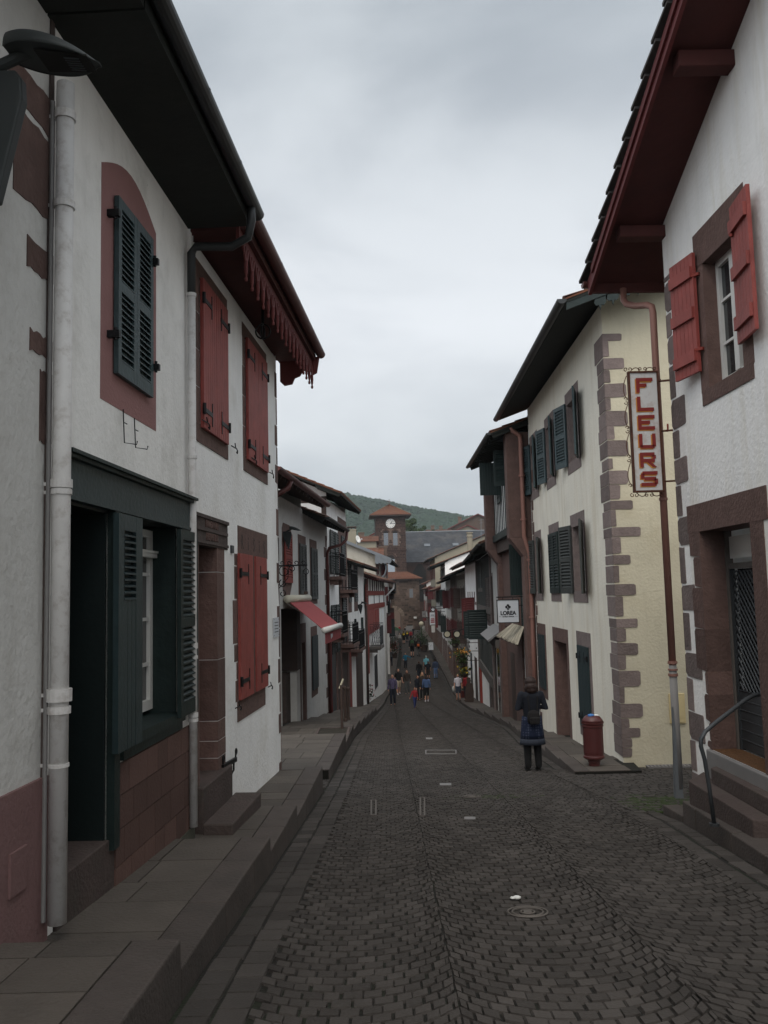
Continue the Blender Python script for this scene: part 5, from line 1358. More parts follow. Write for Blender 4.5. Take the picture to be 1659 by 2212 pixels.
# house F: red timber frame, white panels, red shutters
t = thing('house', 'white and red timber-framed house with tall red plank shutters', 'house', FC.P(yu(58), 0, -6.8))
uF0, uF1 = yu(50.2), yu(66)
wall(FC, t, uF0, uF1, ZLO, 1.0, m='bright_plaster')
zq = lambda px, py: FC.uz(px, py)[1]
b = MB(); a_ = FC.uz(786, 1300)[0]; c_ = FC.uz(792, 1300)[0]
b.box(FC, uF0 + 0.02, c_, -0.02, 0.10, -4.6, 0.9); b.build('corner_post', 'timber_red', t)
z_a, z_b, z_c = zq(805, 1281), zq(805, 1309), zq(805, 1330)
b = MB(); b.box(FC, c_, uF1 - 0.6, -0.02, 0.07, z_a - 0.14, z_a + 0.14); b.box(FC, c_, uF1 - 0.6, -0.02, 0.07, z_b - 0.2, z_b + 0.14); b.build('timber_rail', 'timber_red', t)
b = MB()
for k in range(9):
    u = c_ + 0.5 + (uF1 - 1.2 - c_) * k / 8; b.box(FC, u, u + (0.38 if k in (2, 4, 7) else 0.14), -0.02, 0.05, z_a + 0.14, 0.95)
for k in range(4):
    u = c_ + 0.8 + (uF1 - 1.8 - c_) * k / 3; b.box(FC, u, u + 0.1, -0.02, 0.04, z_b + 0.14, z_a - 0.14)
b.build('timber_frame', 'grey_wood', t)
r_ = FC.rect(785.5, 789, 1262, 1264, 1308, 1308); flat_leaf(FC, t, r_[0], r_[1], r_[2], r_[3], 'louvre', 'timber_red', d=0.11, slat=0.12)
for (x0, x1, yt, yb, Y) in ((795, 808.5, 1317, 1370, 56.5), (810, 818.5, 1315, 1362, 62.5)):
    r_ = FC.rect(x0, x1, yt, yt, yb, yb - 4, d=0.06); flat_leaf(FC, t, r_[0], r_[1], r_[2], r_[3], 'plank', 'red_paint', d=0.06)
zbal = FC.uz(795, 1416, 0.6)[1]
balcony(FC, t, yu(52.0), yu(54.6), zbal, d=0.75, h=1.35, sm='grey_wood', cross=True, mm='grey_metal')
b = MB(); r_ = FC.rect(809, 815, 1425, 1425, 1475, 1470); b.box(FC, r_[0], r_[1], -0.01, 0.03, r_[2] - 0.4, r_[3] + 0.3); b.build('shop_window', 'grey_metal', t)
b = MB(); b.box(FC, uF1 - 0.6, uF1 - 0.1, -0.02, 0.05, ZLO + 2, 0.5); b.build('corner_pilaster', 'old_white_plaster', t)
roof(FC, t, uF0, uF1, 0.92, 0.72, slope=0.36, half=3.4, tile='old_tile', soff='soffit_red', gut='red_gutter', so0=0.1, so1=0.3, grad=0.1)
t = thing('downpipe', 'pale downpipe at the far corner of the red timbered house', 'downpipe', FC.P(yu(65.9), 0.1, -6.8))
b = MB(); b.tube([FC.P(yu(66.2), 0.75, 0.85), FC.P(yu(66.0), 0.7, 0.4), FC.P(yu(65.6), 0.1, -0.2), FC.P(yu(65.6), 0.1, -6.9)], 0.07, 10); b.build('pipe', 'white_pipe', t, smooth=True)

# house H: taller, weathered gable above, lead verge
FH = Fac((-0.75, 66.1), (0.75 / 16, 1), side='L')
t = far_house(FH, 0.0, 15.8, 2.62, 'tall house with weathered beige gable and lead-edged roof above the tiles', over=1.2, wm='weathered_plaster', tile='dark_tile', rows=3, cols=3, sh='dark_red_paint', seed=3, slope=0.43, half=4.6, zg=-7.1, floor=2.6, so=(0.35, 0.2))
Fg = Fac(FH.P(-0.36, 0, 0), -FH.N, -FH.U)
b = MB(); b.prism(Fg, [(-1.24, 2.45), (4.6, 4.96), (4.6, 5.2), (-1.24, 2.69)], -0.02, 0.05); b.build('lead_verge', 'zinc', t)
b = MB(); tri = [(-1.22, 2.50), (0.0, 3.02)] + [(0.0 - 0.15 * k, 2.36 - (0.09 if k % 2 else 0)) for k in range(9)]
b.prism(Fg, tri, -0.02, 0.03); b.build('zinc_valance', 'zinc', t)
pipe(FH, t, [FH.P(0.1, 0.75, 2.5), FH.P(0.1, 0.8, 1.9), FH.P(0.1, 0.7, 1.5), FH.P(0.1, 0.05, 0.8), FH.P(0.1, 0.06, -2)], 0.07, 'zinc')
balcony(FH, t, 2.0, 6.0, -1.6, d=0.8, h=1.0)
# its chimney and dish
cz = [ray(748, 1180), ray(770, 1180)]
Yc = 70.0
t = thing('chimney', 'beige rendered chimney with pale satellite dish beside it', 'chimney', (-3.4, Yc, 2))
x0c, x1c = (ray(748.5, 1150) * (Yc / ray(748.5, 1150).y)).x, (ray(769, 1150) * (Yc / ray(769, 1150).y)).x
zc_t = (ray(758, 1143) * (Yc / ray(758, 1143).y)).z; zc_b = 2.3
FCh = Fac((x0c, Yc, 0), (1, 0), (0, -1)); wch = x1c - x0c
b = MB(); b.box(FCh, 0, wch, -0.9, 0, zc_b, zc_t - 0.1); b.box(FCh, -0.03, wch + 0.03, -0.93, 0.03, zc_t - 0.1, zc_t); b.build('stack', 'beige_plaster', t)
b = MB()
for k in range(3): b.box(FCh, 0.02 + k * (wch - 0.12) / 2, 0.10 + k * (wch - 0.12) / 2, -0.85, -0.05, zc_t, zc_t + 0.15)
b.box(FCh, -0.03, wch + 0.03, -0.93, 0.03, zc_t + 0.15, zc_t + 0.22); b.build('cap', 'dark_stone', t)
t = thing('satellite_dish', 'round white satellite dish beside the beige chimney', 'satellite dish', (x1c + 0.2, Yc, zc_t - 0.5))
p = ray(772.5, 1165.5) * ((Yc - 0.5) / ray(772.5, 1165.5).y)
b = MB(); nrm = V((0.75, -0.6, 0.3)).normalized(); X = nrm.cross(V((0, 0, 1))).normalized(); Y_ = X.cross(nrm)
for j, (r_, o_) in enumerate(((0.02, 0.0), (0.12, 0.01), (0.22, 0.03), (0.31, 0.06))):
    for k in range(20): a = k * math.pi / 10; b.v.append(tuple(p + X * r_ * 0.88 * math.cos(a) + Y_ * r_ * 1.05 * math.sin(a) + nrm * o_))
for j in range(3):
    for k in range(20): k2 = (k + 1) % 20; b.f.append((j * 20 + k, j * 20 + k2, (j + 1) * 20 + k2, (j + 1) * 20 + k)); b.m.append(0)
o = b.build('dish', 'white_paint', t, smooth=True); o.modifiers.new('s', 'SOLIDIFY').thickness = 0.02
b = MB(); b.tube([p, p - V((0.1, -0.2, 0.4))], 0.03, 8); b.tube([p - Y_ * 0.3, p + nrm * 0.42 - Y_ * 0.12], 0.02, 6); b.ball(p + nrm * 0.42 - Y_ * 0.12, 0.05); b.build('mount', 'sign_pale', t)

FI = Fac((0.2, 82), (0.2 / 23, 1), side='L')
far_house(FI, 0.05, 11.0, 1.1, 'white house with dark green shutters beyond the weathered gable', over=0.7, rows=2, cols=3, seed=5, zg=-7.6, sh='dark_green_paint', tile='tile', soff='soffit_red')
far_house(FI, 11.2, 23, 0.5, 'pale house with dark red shutters and stone corners, left side', over=0.7, rows=2, cols=3, seed=6, zg=-7.4, sh='dark_red_paint', wm='old_white_plaster')
FJ = Fac((0.4, 105.2), (0.3 / 30, 1), side='L')
far_house(FJ, 0.0, 15, 0.2, 'grey stone house with brown shutters, left side near the gate', over=0.8, rows=2, cols=3, seed=7, zg=-7.0, sh='brown_wood', wm='gate_stone')
far_house(FJ, 15.3, 29.6, 0.1, 'last house on the left beside the gate arch', over=0.7, rows=2, cols=3, seed=8, zg=-6.6, sh='timber_red', wm='old_white_plaster')
# ---------------------------------------------------------------- RIGHT SIDE, nearest house
F1 = Fac((3.35 + 0.0206 * 9.8, 0), (-0.0206, 1), side='R')
t = thing('house', 'white house with red plank shutters and red eaves at the right edge', 'house', F1.P(8.8, 0, -1.9))
uR1 = 9.82
w = F1.rect(1521, 1600, 572, 520, 812, 760)      # window opening
wz0, wz1 = F1.uz(1525, 850)[1] + 0.02, F1.uz(1525, 560)[1]
wu1 = F1.uz(1524, 690)[0]; wu0 = F1.uz(1603, 690)[0]
dz0, dz1 = -1.70, F1.uz(1530, 1142)[1]
du1 = F1.uz(1526, 1400)[0]; du0 = du1 - 1.25
wall(F1, t, -6, uR1, -3, 3.95, holes=[(wu0, wu1, wz0, wz1, 0.24), (du0, du1, dz0, dz1, 0.34)], m='patched_plaster', body=8)
# window stone frame, glazing, shutters
wt_ = F1.uz(1475, 536)[1] - wz1
surround(F1, t, (wu0, wu1, wz0, wz1), 0.20, 'brown_stone', inner=0.2, wt=max(0.12, wt_), wb=0.14)
glazing(F1, t, (wu0, wu1, wz0, wz1), depth=0.13, nx=1, ny=3, fw=0.075, leaves=2)
# far leaf hangs nearly flat, near leaf stands open at an angle
lf = F1.rect(1437, 1500, 593, 558, 849, 822, d=0.05)
leaf(t, F1.P(wu1 + 0.10, 0.03, lf[2] + 0.02), (F1.U * 0.985 + F1.N * 0.17).normalized(), (F1.N * 0.985 - F1.U * 0.17).normalized(), 0.47, lf[3] - lf[2] - 0.02, 'batten', 'red_paint')
leaf(t, F1.P(wu0 - 0.02, 0.03, lf[2] + 0.02), (-F1.U * 0.993 + F1.N * 0.12).normalized(), (F1.N * 0.993 + F1.U * 0.12).normalized(), 0.50, lf[3] - lf[2] + 0.02, 'batten', 'red_paint')
b = MB()
for (z) in (lf[2] + 0.25, lf[3] - 0.25):
    b.beam(F1.P(wu1 + 0.05, 0.02, z), F1.P(wu1 + 0.14, 0.08, z), 0.03, 0.03)
    b.beam(F1.P(wu0 - 0.05, 0.02, z), F1.P(wu0 - 0.10, 0.10, z), 0.03, 0.03)
b.tube([F1.P(uR1 + 0.02, 0.06, wz0 - 0.22), F1.P(uR1 - 0.12, 0.10, wz0 - 0.22), F1.P(uR1 - 0.12, 0.10, wz0 - 0.16)], 0.01, 6)
b.build('shutter_ironwork', 'timber_red', t)
# door surround of big stones
dl1 = F1.uz(1491, 1200)[0]; lz1 = F1.uz(1491, 1089)[1]
b = MB(); rd = random.Random(21)
b.box(F1, du0 - 0.35, dl1, -0.335, 0.012, dz1 - 0.015, lz1 - 0.02)
z = dz1; sizes = [(0.14, 0.30), (0.28, 0.30), (0.16, 0.34), (0.22, 0.36), (0.05, 0.42), (0.0, 0.3), (0.10, 0.3), (0.02, 0.34), (0.13, 0.4)]
ex = [0.28, 0.19, 0.27, 0.27, 0.05, 0.10, 0.02, 0.09, 0.08]
hs = [0.28, 0.33, 0.44, 0.44, 0.24, 0.28, 0.2, 0.4, 0.3]
for e_, h in zip(ex, hs):
    z0 = max(dz0, z - h)
    pts = [(du1, z0), (du1 + e_, z0 + 0.02), (du1 + e_ + 0.01, z - 0.03), (du1 + e_ - 0.02, z), (du1, z)]
    b.prism(F1, [(u_ - 0.015 if abs(u_ - du1) < 1e-6 else u_, z_) for u_, z_ in pts], -0.335, 0.010)
    z = z0
    if z <= dz0: break
b.box(F1, du0 - 0.25, du0 + 0.015, -0.33, 0.010, dz0, dz1)
b.build('door_surround', 'brown_stone', t)
b = MB(); b.box(F1, du1 - 0.30, du1 - 0.001, -0.345, -0.06, dz0, dz1 - 0.001) if False else None
g = MB(); g.box(F1, du0, du1, -0.31, -0.29, dz1 - 0.05 * 1 - 0.26, dz1 - 0.08); g.build('transom_panel', 'white_paint', t)
g = MB(); g.box(F1, du1 - 0.05, du1, -0.31, -0.25, dz0, dz1); g.box(F1, du0, du0 + 0.05, -0.31, -0.25, dz0, dz1); g.box(F1, du0 + .05, du1 - .05, -0.31, -0.26, dz1 - 0.42, dz1 - 0.36); g.build('door_frame', 'grey_wood', t)
# lattice gate over dark glass, ribbed panel below
zl = dz0 + 0.62; zt_ = dz1 - 0.42
g = MB(); g.box(F1, du0 + 0.05, du1 - 0.05, -0.40, -0.36, dz0, zt_); g.build('glass_door', 'glass', t)
g = MB(); a0, a1 = du0 + 0.05, du1 - 0.08; p = 0.082
n1 = int((a1 - a0) / p) + 1; n2 = int((zt_ - zl) / p) + 1
for i in range(-n2, n1 + 1):
    for sg in (1, -1):
        pts = []
        ua_ = a0 + i * p; 
        for k in range(n2 + 1):
            u_ = ua_ + k * p if sg == 1 else (a1 - i * p) - k * p; z_ = zl + k * p
            if a0 <= u_ <= a1 and z_ <= zt_ + 0.01: pts.append(F1.P(u_, -0.285 + 0.006 * sg, z_))
        if len(pts) > 1: g.tube(pts, 0.008, 5)
g.build('lattice_gate', 'grey_metal', t)
g = MB()
for k in range(6):
    z0 = dz0 + 0.02 + k * 0.1; g.box(F1, a0, a1, -0.31, -0.285 + 0.0, z0, z0 + 0.088); g.tube([F1.P(a0, -0.285, z0 + 0.094), F1.P(a1, -0.285, z0 + 0.094)], 0.008, 6)
g.box(F1, a1, a1 + 0.03, -0.32, -0.27, dz0, zt_); g.build('ribbed_panel', 'grey_metal', t)
b = MB(); b.box(F1, du0 - 0.3, du1 + 0.05, -0.4, 0.05, -2.2, dz0 - 0.002); b.build('threshold', 'grey_pipe', t, bevel=0.01)
b = MB(); b.box(F1, du0, du1, -0.28, 0.0, dz0, dz0 + 0.006); b.build('leaf_litter', 'litter_leaf', t)
quoins(F1, t, uR1, -1, -2.3, 3.6, 'mauve_stone', h=0.36, wide=0.40, narrow=0.17, seed=31, corner=0.2)
# roof: gable towards the street; slope rises towards the camera
EY, EZ, OV, SLO = 10.72, 3.94, 0.65, 0.40
PU = lambda Y, d, z: F1.P(Y, d, z)
YR = 3.5
b = MB(); E0, E1 = PU(EY, OV, EZ), PU(EY, -8.0, EZ); R0_, R1_ = PU(YR, OV, EZ + SLO * (EY - YR)), PU(YR, -8.0, EZ + SLO * (EY - YR))
tile_sheet(b, E0, E1, R1_, R0_, row=0.36); E2, E3 = PU(2 * YR - EY, -8.0, EZ), PU(2 * YR - EY, OV, EZ)
tile_sheet(b, E2, E3, R0_, R1_)
for k in range(26):      # tile ends stepping up the verge
    Ya = EY + 0.14 - 0.34 * k; Yb = Ya - 0.42; f = lambda Y, o: EZ + SLO * (EY - Y) + o
    b.hexa([PU(Ya, OV - 0.06, f(Ya, 0.045)), PU(Ya, OV + 0.085, f(Ya, 0.045)), PU(Yb, OV + 0.07, f(Yb, -0.005)), PU(Yb, OV - 0.06, f(Yb, -0.005)), PU(Ya, OV - 0.06, f(Ya, 0.085)), PU(Ya, OV + 0.085, f(Ya, 0.08)), PU(Yb, OV + 0.07, f(Yb, 0.02)), PU(Yb, OV - 0.06, f(Yb, 0.02))])
b.build('roof', 'dark_tile', t)
b = MB()
def slabq(Ya, za, Yb, zb, da, db, lo, hi, bb=None):
    (bb or b).hexa([PU(Ya, da, za - lo), PU(Ya, db, za - lo), PU(Yb, db, zb - lo), PU(Yb, da, zb - lo), PU(Ya, da, za - hi), PU(Ya, db, za - hi), PU(Yb, db, zb - hi), PU(Yb, da, zb - hi)])
zr_ = EZ + SLO * (EY - YR)
slabq(EY - 0.02, EZ, YR, zr_, OV - 0.03, -8, 0.09, 0.035); slabq(2 * YR - EY + 0.02, EZ, YR, zr_, OV - 0.03, -8, 0.09, 0.035); b.build('soffit', 'soffit_red', t)
b = MB(); slabq(EY + 0.01, EZ, YR, zr_, OV - 0.035, OV + 0.005, 0.21, 0.02); slabq(EY - 0.25, EZ + SLO * 0.25, YR, zr_, OV + 0.005, OV + 0.03, 0.12, 0.03); b.build('verge_board', 'dark_red_paint', t)
b = MB(); b.box(F1, EY - 0.05, EY, -8, OV - 0.036, EZ - 0.2, EZ - 0.04); b.build('fascia', 'soffit_red', t)
b = MB()
for Yp, hh in ((9.78, 0.13), (7.75, 0.15), (5.6, 0.16)):
    zp_ = EZ + SLO * (EY - Yp) - 0.10; b.next(); b.box(F1, Yp - 0.09, Yp + 0.09, -0.2, OV - 0.12, zp_ - hh - 0.03, zp_ - 0.02)
b.build_each('purlin', 'soffit_red', t, bevel=0.01)
b = MB(); b.poly([PU(-6, 0.001, 3.85), PU(uR1, 0.001, 3.85), PU(uR1, 0.001, EZ + SLO * (EY - uR1) - 0.08), PU(YR, 0.001, zr_ - 0.08), PU(-4.4, 0.001, 3.95)]) 
b.poly([PU(uR1 - 0.001, 0.0, 3.9), PU(uR1 - 0.001, -8, 3.9), PU(uR1 - 0.001, -8, EZ + SLO * (EY - uR1) - 0.08), PU(uR1 - 0.001, 0, EZ + SLO * (EY - uR1) - 0.08)])
b.build('gable_wall', 'patched_plaster', t)
Fe = Fac(PU(EY, 0, 0), F1.N, F1.U)
b = MB(); half_round(b, Fe, -8, OV + 0.06, 0.07, EZ - 0.03, EZ - 0.03, 0.07); b.build('gutter', 'red_gutter', t)

# steps in front of its door
b = MB(); st = thing('door_steps', 'brown stone steps leading up to the lattice door', 'steps', (3.2, 8.3, -2.1))
b = MB(); b.hexa([(3.06, 7.55, -2.3), (3.5, 7.45, -2.3), (3.5, 9.7, -2.3), (3.06, 9.1, -2.3), (3.06, 7.55, -1.985), (3.5, 7.45, -1.985), (3.5, 9.7, -1.985), (3.06, 9.1, -1.985)]); b.build('step', 'step_stone', st, bevel=0.012)
b = MB(); b.hexa([(3.24, 7.5, -1.99), (3.5, 7.45, -1.99), (3.5, 9.2, -1.99), (3.24, 8.95, -1.99), (3.24, 7.5, -1.83), (3.5, 7.45, -1.83), (3.5, 9.2, -1.83), (3.24, 8.95, -1.83)]); b.build('step', 'step_stone', st, bevel=0.012)
# handrail
t = thing('handrail', 'dark tubular metal handrail beside the stone steps', 'handrail', (2.95, 6.9, -2.1))
hb = V((2.98, 0, 0)); r_ = ray(1543, 1781); tt = 2.12 / -r_.z; base = r_ * tt
def on_plane(px, py, P0, N0):
    r = ray(px, py); return r * (P0.dot(N0) / r.dot(N0))
Np = V((0.35, -1, 0)).normalized()
hp = [base] + [on_plane(x, y, base, Np) for x, y in ((1532, 1700), (1522, 1640), (1514, 1612), (1514, 1597), (1524, 1580), (1545, 1562), (1610, 1512), (1628, 1502), (1645, 1499), (1662, 1499))]
hp += [hp[-1] + V((0.25, 0.06, 0.0))]
b = MB(); b.tube(hp, 0.019, 12); b.build('rail', 'grey_metal', t, smooth=True)
b = MB(); b.tube([base - V((0, 0, 0.01)), base + V((0, 0, 0.012))], 0.045, 14); b.build('foot_plate', 'grey_metal', t)

# copper-red downpipe at the corner, with its pale foot
t = thing('downpipe', 'copper red downpipe with pale lower section beside the flower shop sign', 'downpipe', (3.25, 9.95, -2.3))
Fp = Fac((0, 9.97, 0), (1, 0), (0, -1))
q = lambda px, py: Fp.P(Fp.uz(px, py)[0], 0, Fp.uz(px, py)[1])
xs_p = [q(1415, 700), q(1432, 870), q(1455, 1330), q(1470, 1440), q(1478, 1703)]
xm = 3.245
P_ = [V((xm, 9.97, p.z)) for p in xs_p]
b = MB(); ztop = q(1413, 690).z
at_ = lambda px, py, Y: ray(px, py) * (Y / ray(px, py).y)
b.tube([at_(1346, 624, 10.62), at_(1347, 648, 10.6), at_(1354, 657, 10.55), at_(1372, 661, 10.4), at_(1398, 659, 10.05), at_(1408, 663, 9.98), V((xm, 9.97, at_(1412, 675, 9.97).z)), V((xm, 9.97, ztop - 0.15)), P_[3]], 0.041, 14); b.build('pipe', 'copper_pipe', t, smooth=True)
b = MB(); b.tube([P_[3] + V((0, 0, 0.02)), P_[4]], 0.044, 14); b.build('lower_pipe', 'grey_pipe', t, smooth=True)
b = MB()
for dz_, h in ((0.05, 0.03), (-0.03, 0.02), (-0.09, 0.03)): b.next(); b.tube([P_[3] + V((0, 0, dz_ - h / 2)), P_[3] + V((0, 0, dz_ + h / 2))], 0.055, 14)
for zz in (1.0, 2.4): b.next(); b.tube([V((xm, 9.97, zz)), V((xm, 9.97, zz + 0.03))], 0.05, 14)
b.build_each('collar', 'copper_pipe', t)
b = MB(); b.hexa([(xm - 0.06, 9.93, -2.36), (xm + 0.03, 9.93, -2.36), (xm + 0.03, 10.0, -2.36), (xm - 0.06, 10.0, -2.36), (xm - 0.045, 9.93, -1.35), (xm - 0.035, 9.93, -1.35), (xm - 0.035, 9.95, -1.35), (xm - 0.045, 9.95, -1.35)]); b.build('foot_guard', 'zinc', t)

# FLEURS sign
t = thing('shop_sign', 'tall rusty white sign reading FLEURS in red letters with iron scrolls', 'sign', (3.0, 9.85, 1.0))
Fs = Fac((0, 9.85, 0), (1, 0), (0, -1))
s0 = Fs.rect(1366, 1424, 806, 805, 1061, 1058); c0 = Fs.uz(1378, 1061); c1 = Fs.uz(1436, 1058)
su0, su1, sz0, sz1 = s0
b = MB(); fw = 0.02
b.box(Fs, su0 - fw, su0, -0.04, 0.02, sz0 - fw, sz1 + fw); b.box(Fs, su1, su1 + fw, -0.04, 0.02, sz0 - fw, sz1 + fw); b.box(Fs, su0, su1, -0.04, 0.02, sz1, sz1 + fw); b.box(Fs, su0, su1, -0.04, 0.02, sz0 - fw, sz0); b.build('sign_frame', 'rusty_iron', t)
b = MB(); b.box(Fs, su0, su1, -0.03, 0.005, sz0, sz1); b.build('sign_panel', 'sign_white', t)
H = (sz1 - sz0); lh = H * 0.125; LW = (su1 - su0) * 0.62; lx = su0 + (su1 - su0) * 0.22
def stroke(b, letter, x, z, w, h, th, d):
    B = lambda a, c, e_, f: b.box(Fs, x + w * a, x + w * c, d, d + 0.004, z + h * e_, z + h * f)
    v = th / w; hh = th / h
    if letter == 'F': B(0, v, 0, 1); B(v, 1, 1 - hh, 1); B(v, 0.62, 0.5 - hh / 2, 0.5 + hh / 2)
    if letter == 'L': B(0, v, 0, 1); B(v, 1, 0, hh)
    if letter == 'E': B(0, v, 0, 1); B(v, 1, 1 - hh, 1); B(v, 0.72, 0.5 - hh / 2, 0.5 + hh / 2); B(v, 1, 0, hh)
    if letter == 'U': B(0, v, 0.12, 1); B(1 - v, 1, 0.12, 1); B(v * 0.5, 1 - v * 0.5, 0, hh)
    if letter == 'R':
        B(0, v, 0, 1); B(v, 0.88, 1 - hh, 1); B(v, 0.88, 0.46 - hh / 2, 0.46 + hh / 2); B(0.95 - v, 0.95, 0.46 + hh / 2, 1 - hh * 0.8)
        b.prism(Fs, [(x + w * 0.42, z + h * (0.46 - hh / 2)), (x + w * 0.42 + th * 1.1, z + h * (0.46 - hh / 2)), (x + w, z), (x + w - th * 1.15, z)], d, d + 0.004)
    if letter == 'S': B(0.1, 1, 1 - hh, 1); B(0, v, 0.5, 1 - hh * 0.6); B(v, 0.9, 0.5 - hh / 2, 0.5 + hh / 2); B(1 - v, 1, hh * 0.6, 0.5); B(0, 0.9, 0, hh)
bo, br = MB(), MB()
for k, ch in enumerate('FLEURS'):
    zz = sz1 - H * 0.045 - lh - k * H * 0.159
    stroke(bo, ch, lx - 0.012, zz - 0.012, LW, lh, 0.042, 0.006); stroke(br, ch, lx, zz, LW, lh, 0.040, 0.011)
bo.build('letter_shadow', 'letter_orange', t); br.build('letters', 'letter_red', t)
b = MB()
def scroll(b, F, pts_c, rr=0.005, d=-0.01):
    for (cx, cz, r, a0, a1) in pts_c:
        n = 16; b.tube([F.P(cx + r * (1 - 0.55 * i / n) * math.cos(a0 + (a1 - a0) * i / n), d, cz + r * (1 - 0.55 * i / n) * math.sin(a0 + (a1 - a0) * i / n)) for i in range(n + 1)], rr, 6)
sw = su1 - su0; r0 = 0.024
for (zc, sg) in ((sz1 + fw + 0.03, 1), (sz0 - fw - 0.03, -1)):
    for k, cx in enumerate((su0 - 0.035, su0 + 0.012, su0 + sw * 0.42, su0 + sw * 0.60, su1 - 0.01)):
        scroll(b, Fs, [(cx, zc, r0, -1.57 * sg, (4.2 if k % 2 else -7.4) * sg)])
    for (a_, c_) in ((su0 + 0.03, su0 + sw * 0.42), (su0 + sw * 0.6, su1 - 0.01)):
        b.tube([Fs.P(a_ + (c_ - a_) * i / 10, -0.01, zc + sg * (0.028 * math.sin(math.pi * i / 10) - 0.012)) for i in range(11)], 0.005, 6)
for k in range(4):
    za, zb = sz1 - H * (0.02 + 0.245 * k), sz1 - H * (0.225 + 0.245 * k)
    b.tube([Fs.P(su0 - fw - 0.012 - 0.052 * math.sin(math.pi * min(1, i / 10 * 1.0)) ** 0.8 * (0.6 + 0.4 * i / 10), -0.01, za + (zb - za) * i / 10) for i in range(11)], 0.005, 6)
    scroll(b, Fs, [(su0 - fw - 0.03, zb + 0.008, 0.022, 3.14, -2.4)]);
    if k < 3: scroll(b, Fs, [(su0 - fw - 0.03, zb - 0.035, 0.022, 3.14, 8.6)])
b.build('iron_scrolls', 'rusty_iron', t)
b = MB(); b.beam((su1 + 0.01, 9.87, sz1 - 0.1), (3.42, 9.8, sz1 - 0.1), 0.02, 0.02); b.beam((su1 + 0.01, 9.87, sz0 + 0.1), (3.42, 9.8, sz0 + 0.1), 0.02, 0.02); b.beam((su1 + 0.01, 9.87, (sz0 + sz1) / 2 ), (3.42, 9.8, (sz0 + sz1) / 2), 0.02, 0.02); b.build('wall_bracket', 'rusty_iron', t)

# ---------------------------------------------------------------- cream corner house
F2 = Fac((3.87 - 0.0164 * 14.66, 0), (0.0164, 1), side='R')
t = thing('house', 'cream corner house with grey-green louvred shutters and mauve corner stones', 'house', F2.P(18, 0, -3))
Z5 = lambda x, y: (987.5 + 0.40476 * x, 713.2 + 0.40476 * y)
Z6 = lambda x, y: (987.5 + 0.4048 * x, 1316.6 + 0.4048 * y)
def R5(x0, x1, yt0, yt1, yb0, yb1, z6=False, d=0):
    f = Z6 if z6 else Z5
    a = f(x0, yt0); c = f(x1, yt1); e_ = f(x0, yb0); g = f(x1, yb1)
    return F2.rect(a[0], c[0], a[1], c[1], e_[1], g[1], d=d)
U0, U1 = 14.66, 23.32
top = [dict(f=(392, 432, 560, 520, 918, 880), l=(373, 398, 605, 600, 890, 880), r=(424, 455, 545, 535, 850, 840)),
       dict(f=(472, 522, 465, 418, 868, 825), l=(450, 483, 522, 512, 835, 825), r=(506, 547, 450, 440, 795, 780)),
       dict(f=(583, 655, 330, 262, 788, 735), l=(557, 605, 390, 380, 757, 745), r=(640, 676, 290, 290, 700, 690))]
mid = [dict(f=(415, 455, 1072, 1060, 1440, 1442), l=(394, 425, 1122, 1115, 1398, 1405), r=(448, 482, 1100, 1098, 1402, 1405)),
       dict(f=(496, 551, 1030, 1015, 1446, 1448), c=(487, 557, 1078, 1068, 1402, 1402)),
       dict(f=(613, 691, 985, 958, 1450, 1458), l=(578, 627, 1046, 1038, 1400, 1398), r=(675, 729, 1010, 1006, 1400, 1405))]
holes = []; wins = []
for rw in (top, mid):
    for q_ in rw:
        fr_ = R5(*q_['f']); m_ = 0.17; hr = (fr_[0] + m_, fr_[1] - m_, fr_[2] + 0.22, fr_[3] - 0.24); q_['fr'] = fr_; q_['hr'] = hr
        wins.append(q_)
# same storey, same heights
for rw in (top, mid):
    za = sum(q_['fr'][2] for q_ in rw) / 3; zb = sum(q_['fr'][3] for q_ in rw) / 3
    for q_ in rw:
        q_['fr'] = (q_['fr'][0], q_['fr'][1], za, zb); q_['hr'] = (q_['hr'][0], q_['hr'][1], za + 0.22, zb - 0.26); holes.append((*q_['hr'], 0.24))
g1 = R5(437, 480, 70, 75, 460, 466, True); g2 = R5(520, 605, 88, 108, 640, 668, True); g3 = R5(647, 724, 115, 130, 560, 560, True)
gd = (g2[0] + 0.24, g2[1] - 0.2, -3.6, g2[3] - 0.32)
h1 = (g1[0] + 0.2, g1[1] - 0.16, g1[2] + 0.24, g1[3] - 0.3); h3 = (g3[0] + 0.22, g3[1] - 0.16, -2.75, g3[3] - 0.28)
holes += [(*gd, 0.4)]
wall(F2, t, U0, U1, -5.5, 4.95, holes=holes, m='streaked_plaster', body=6.5)
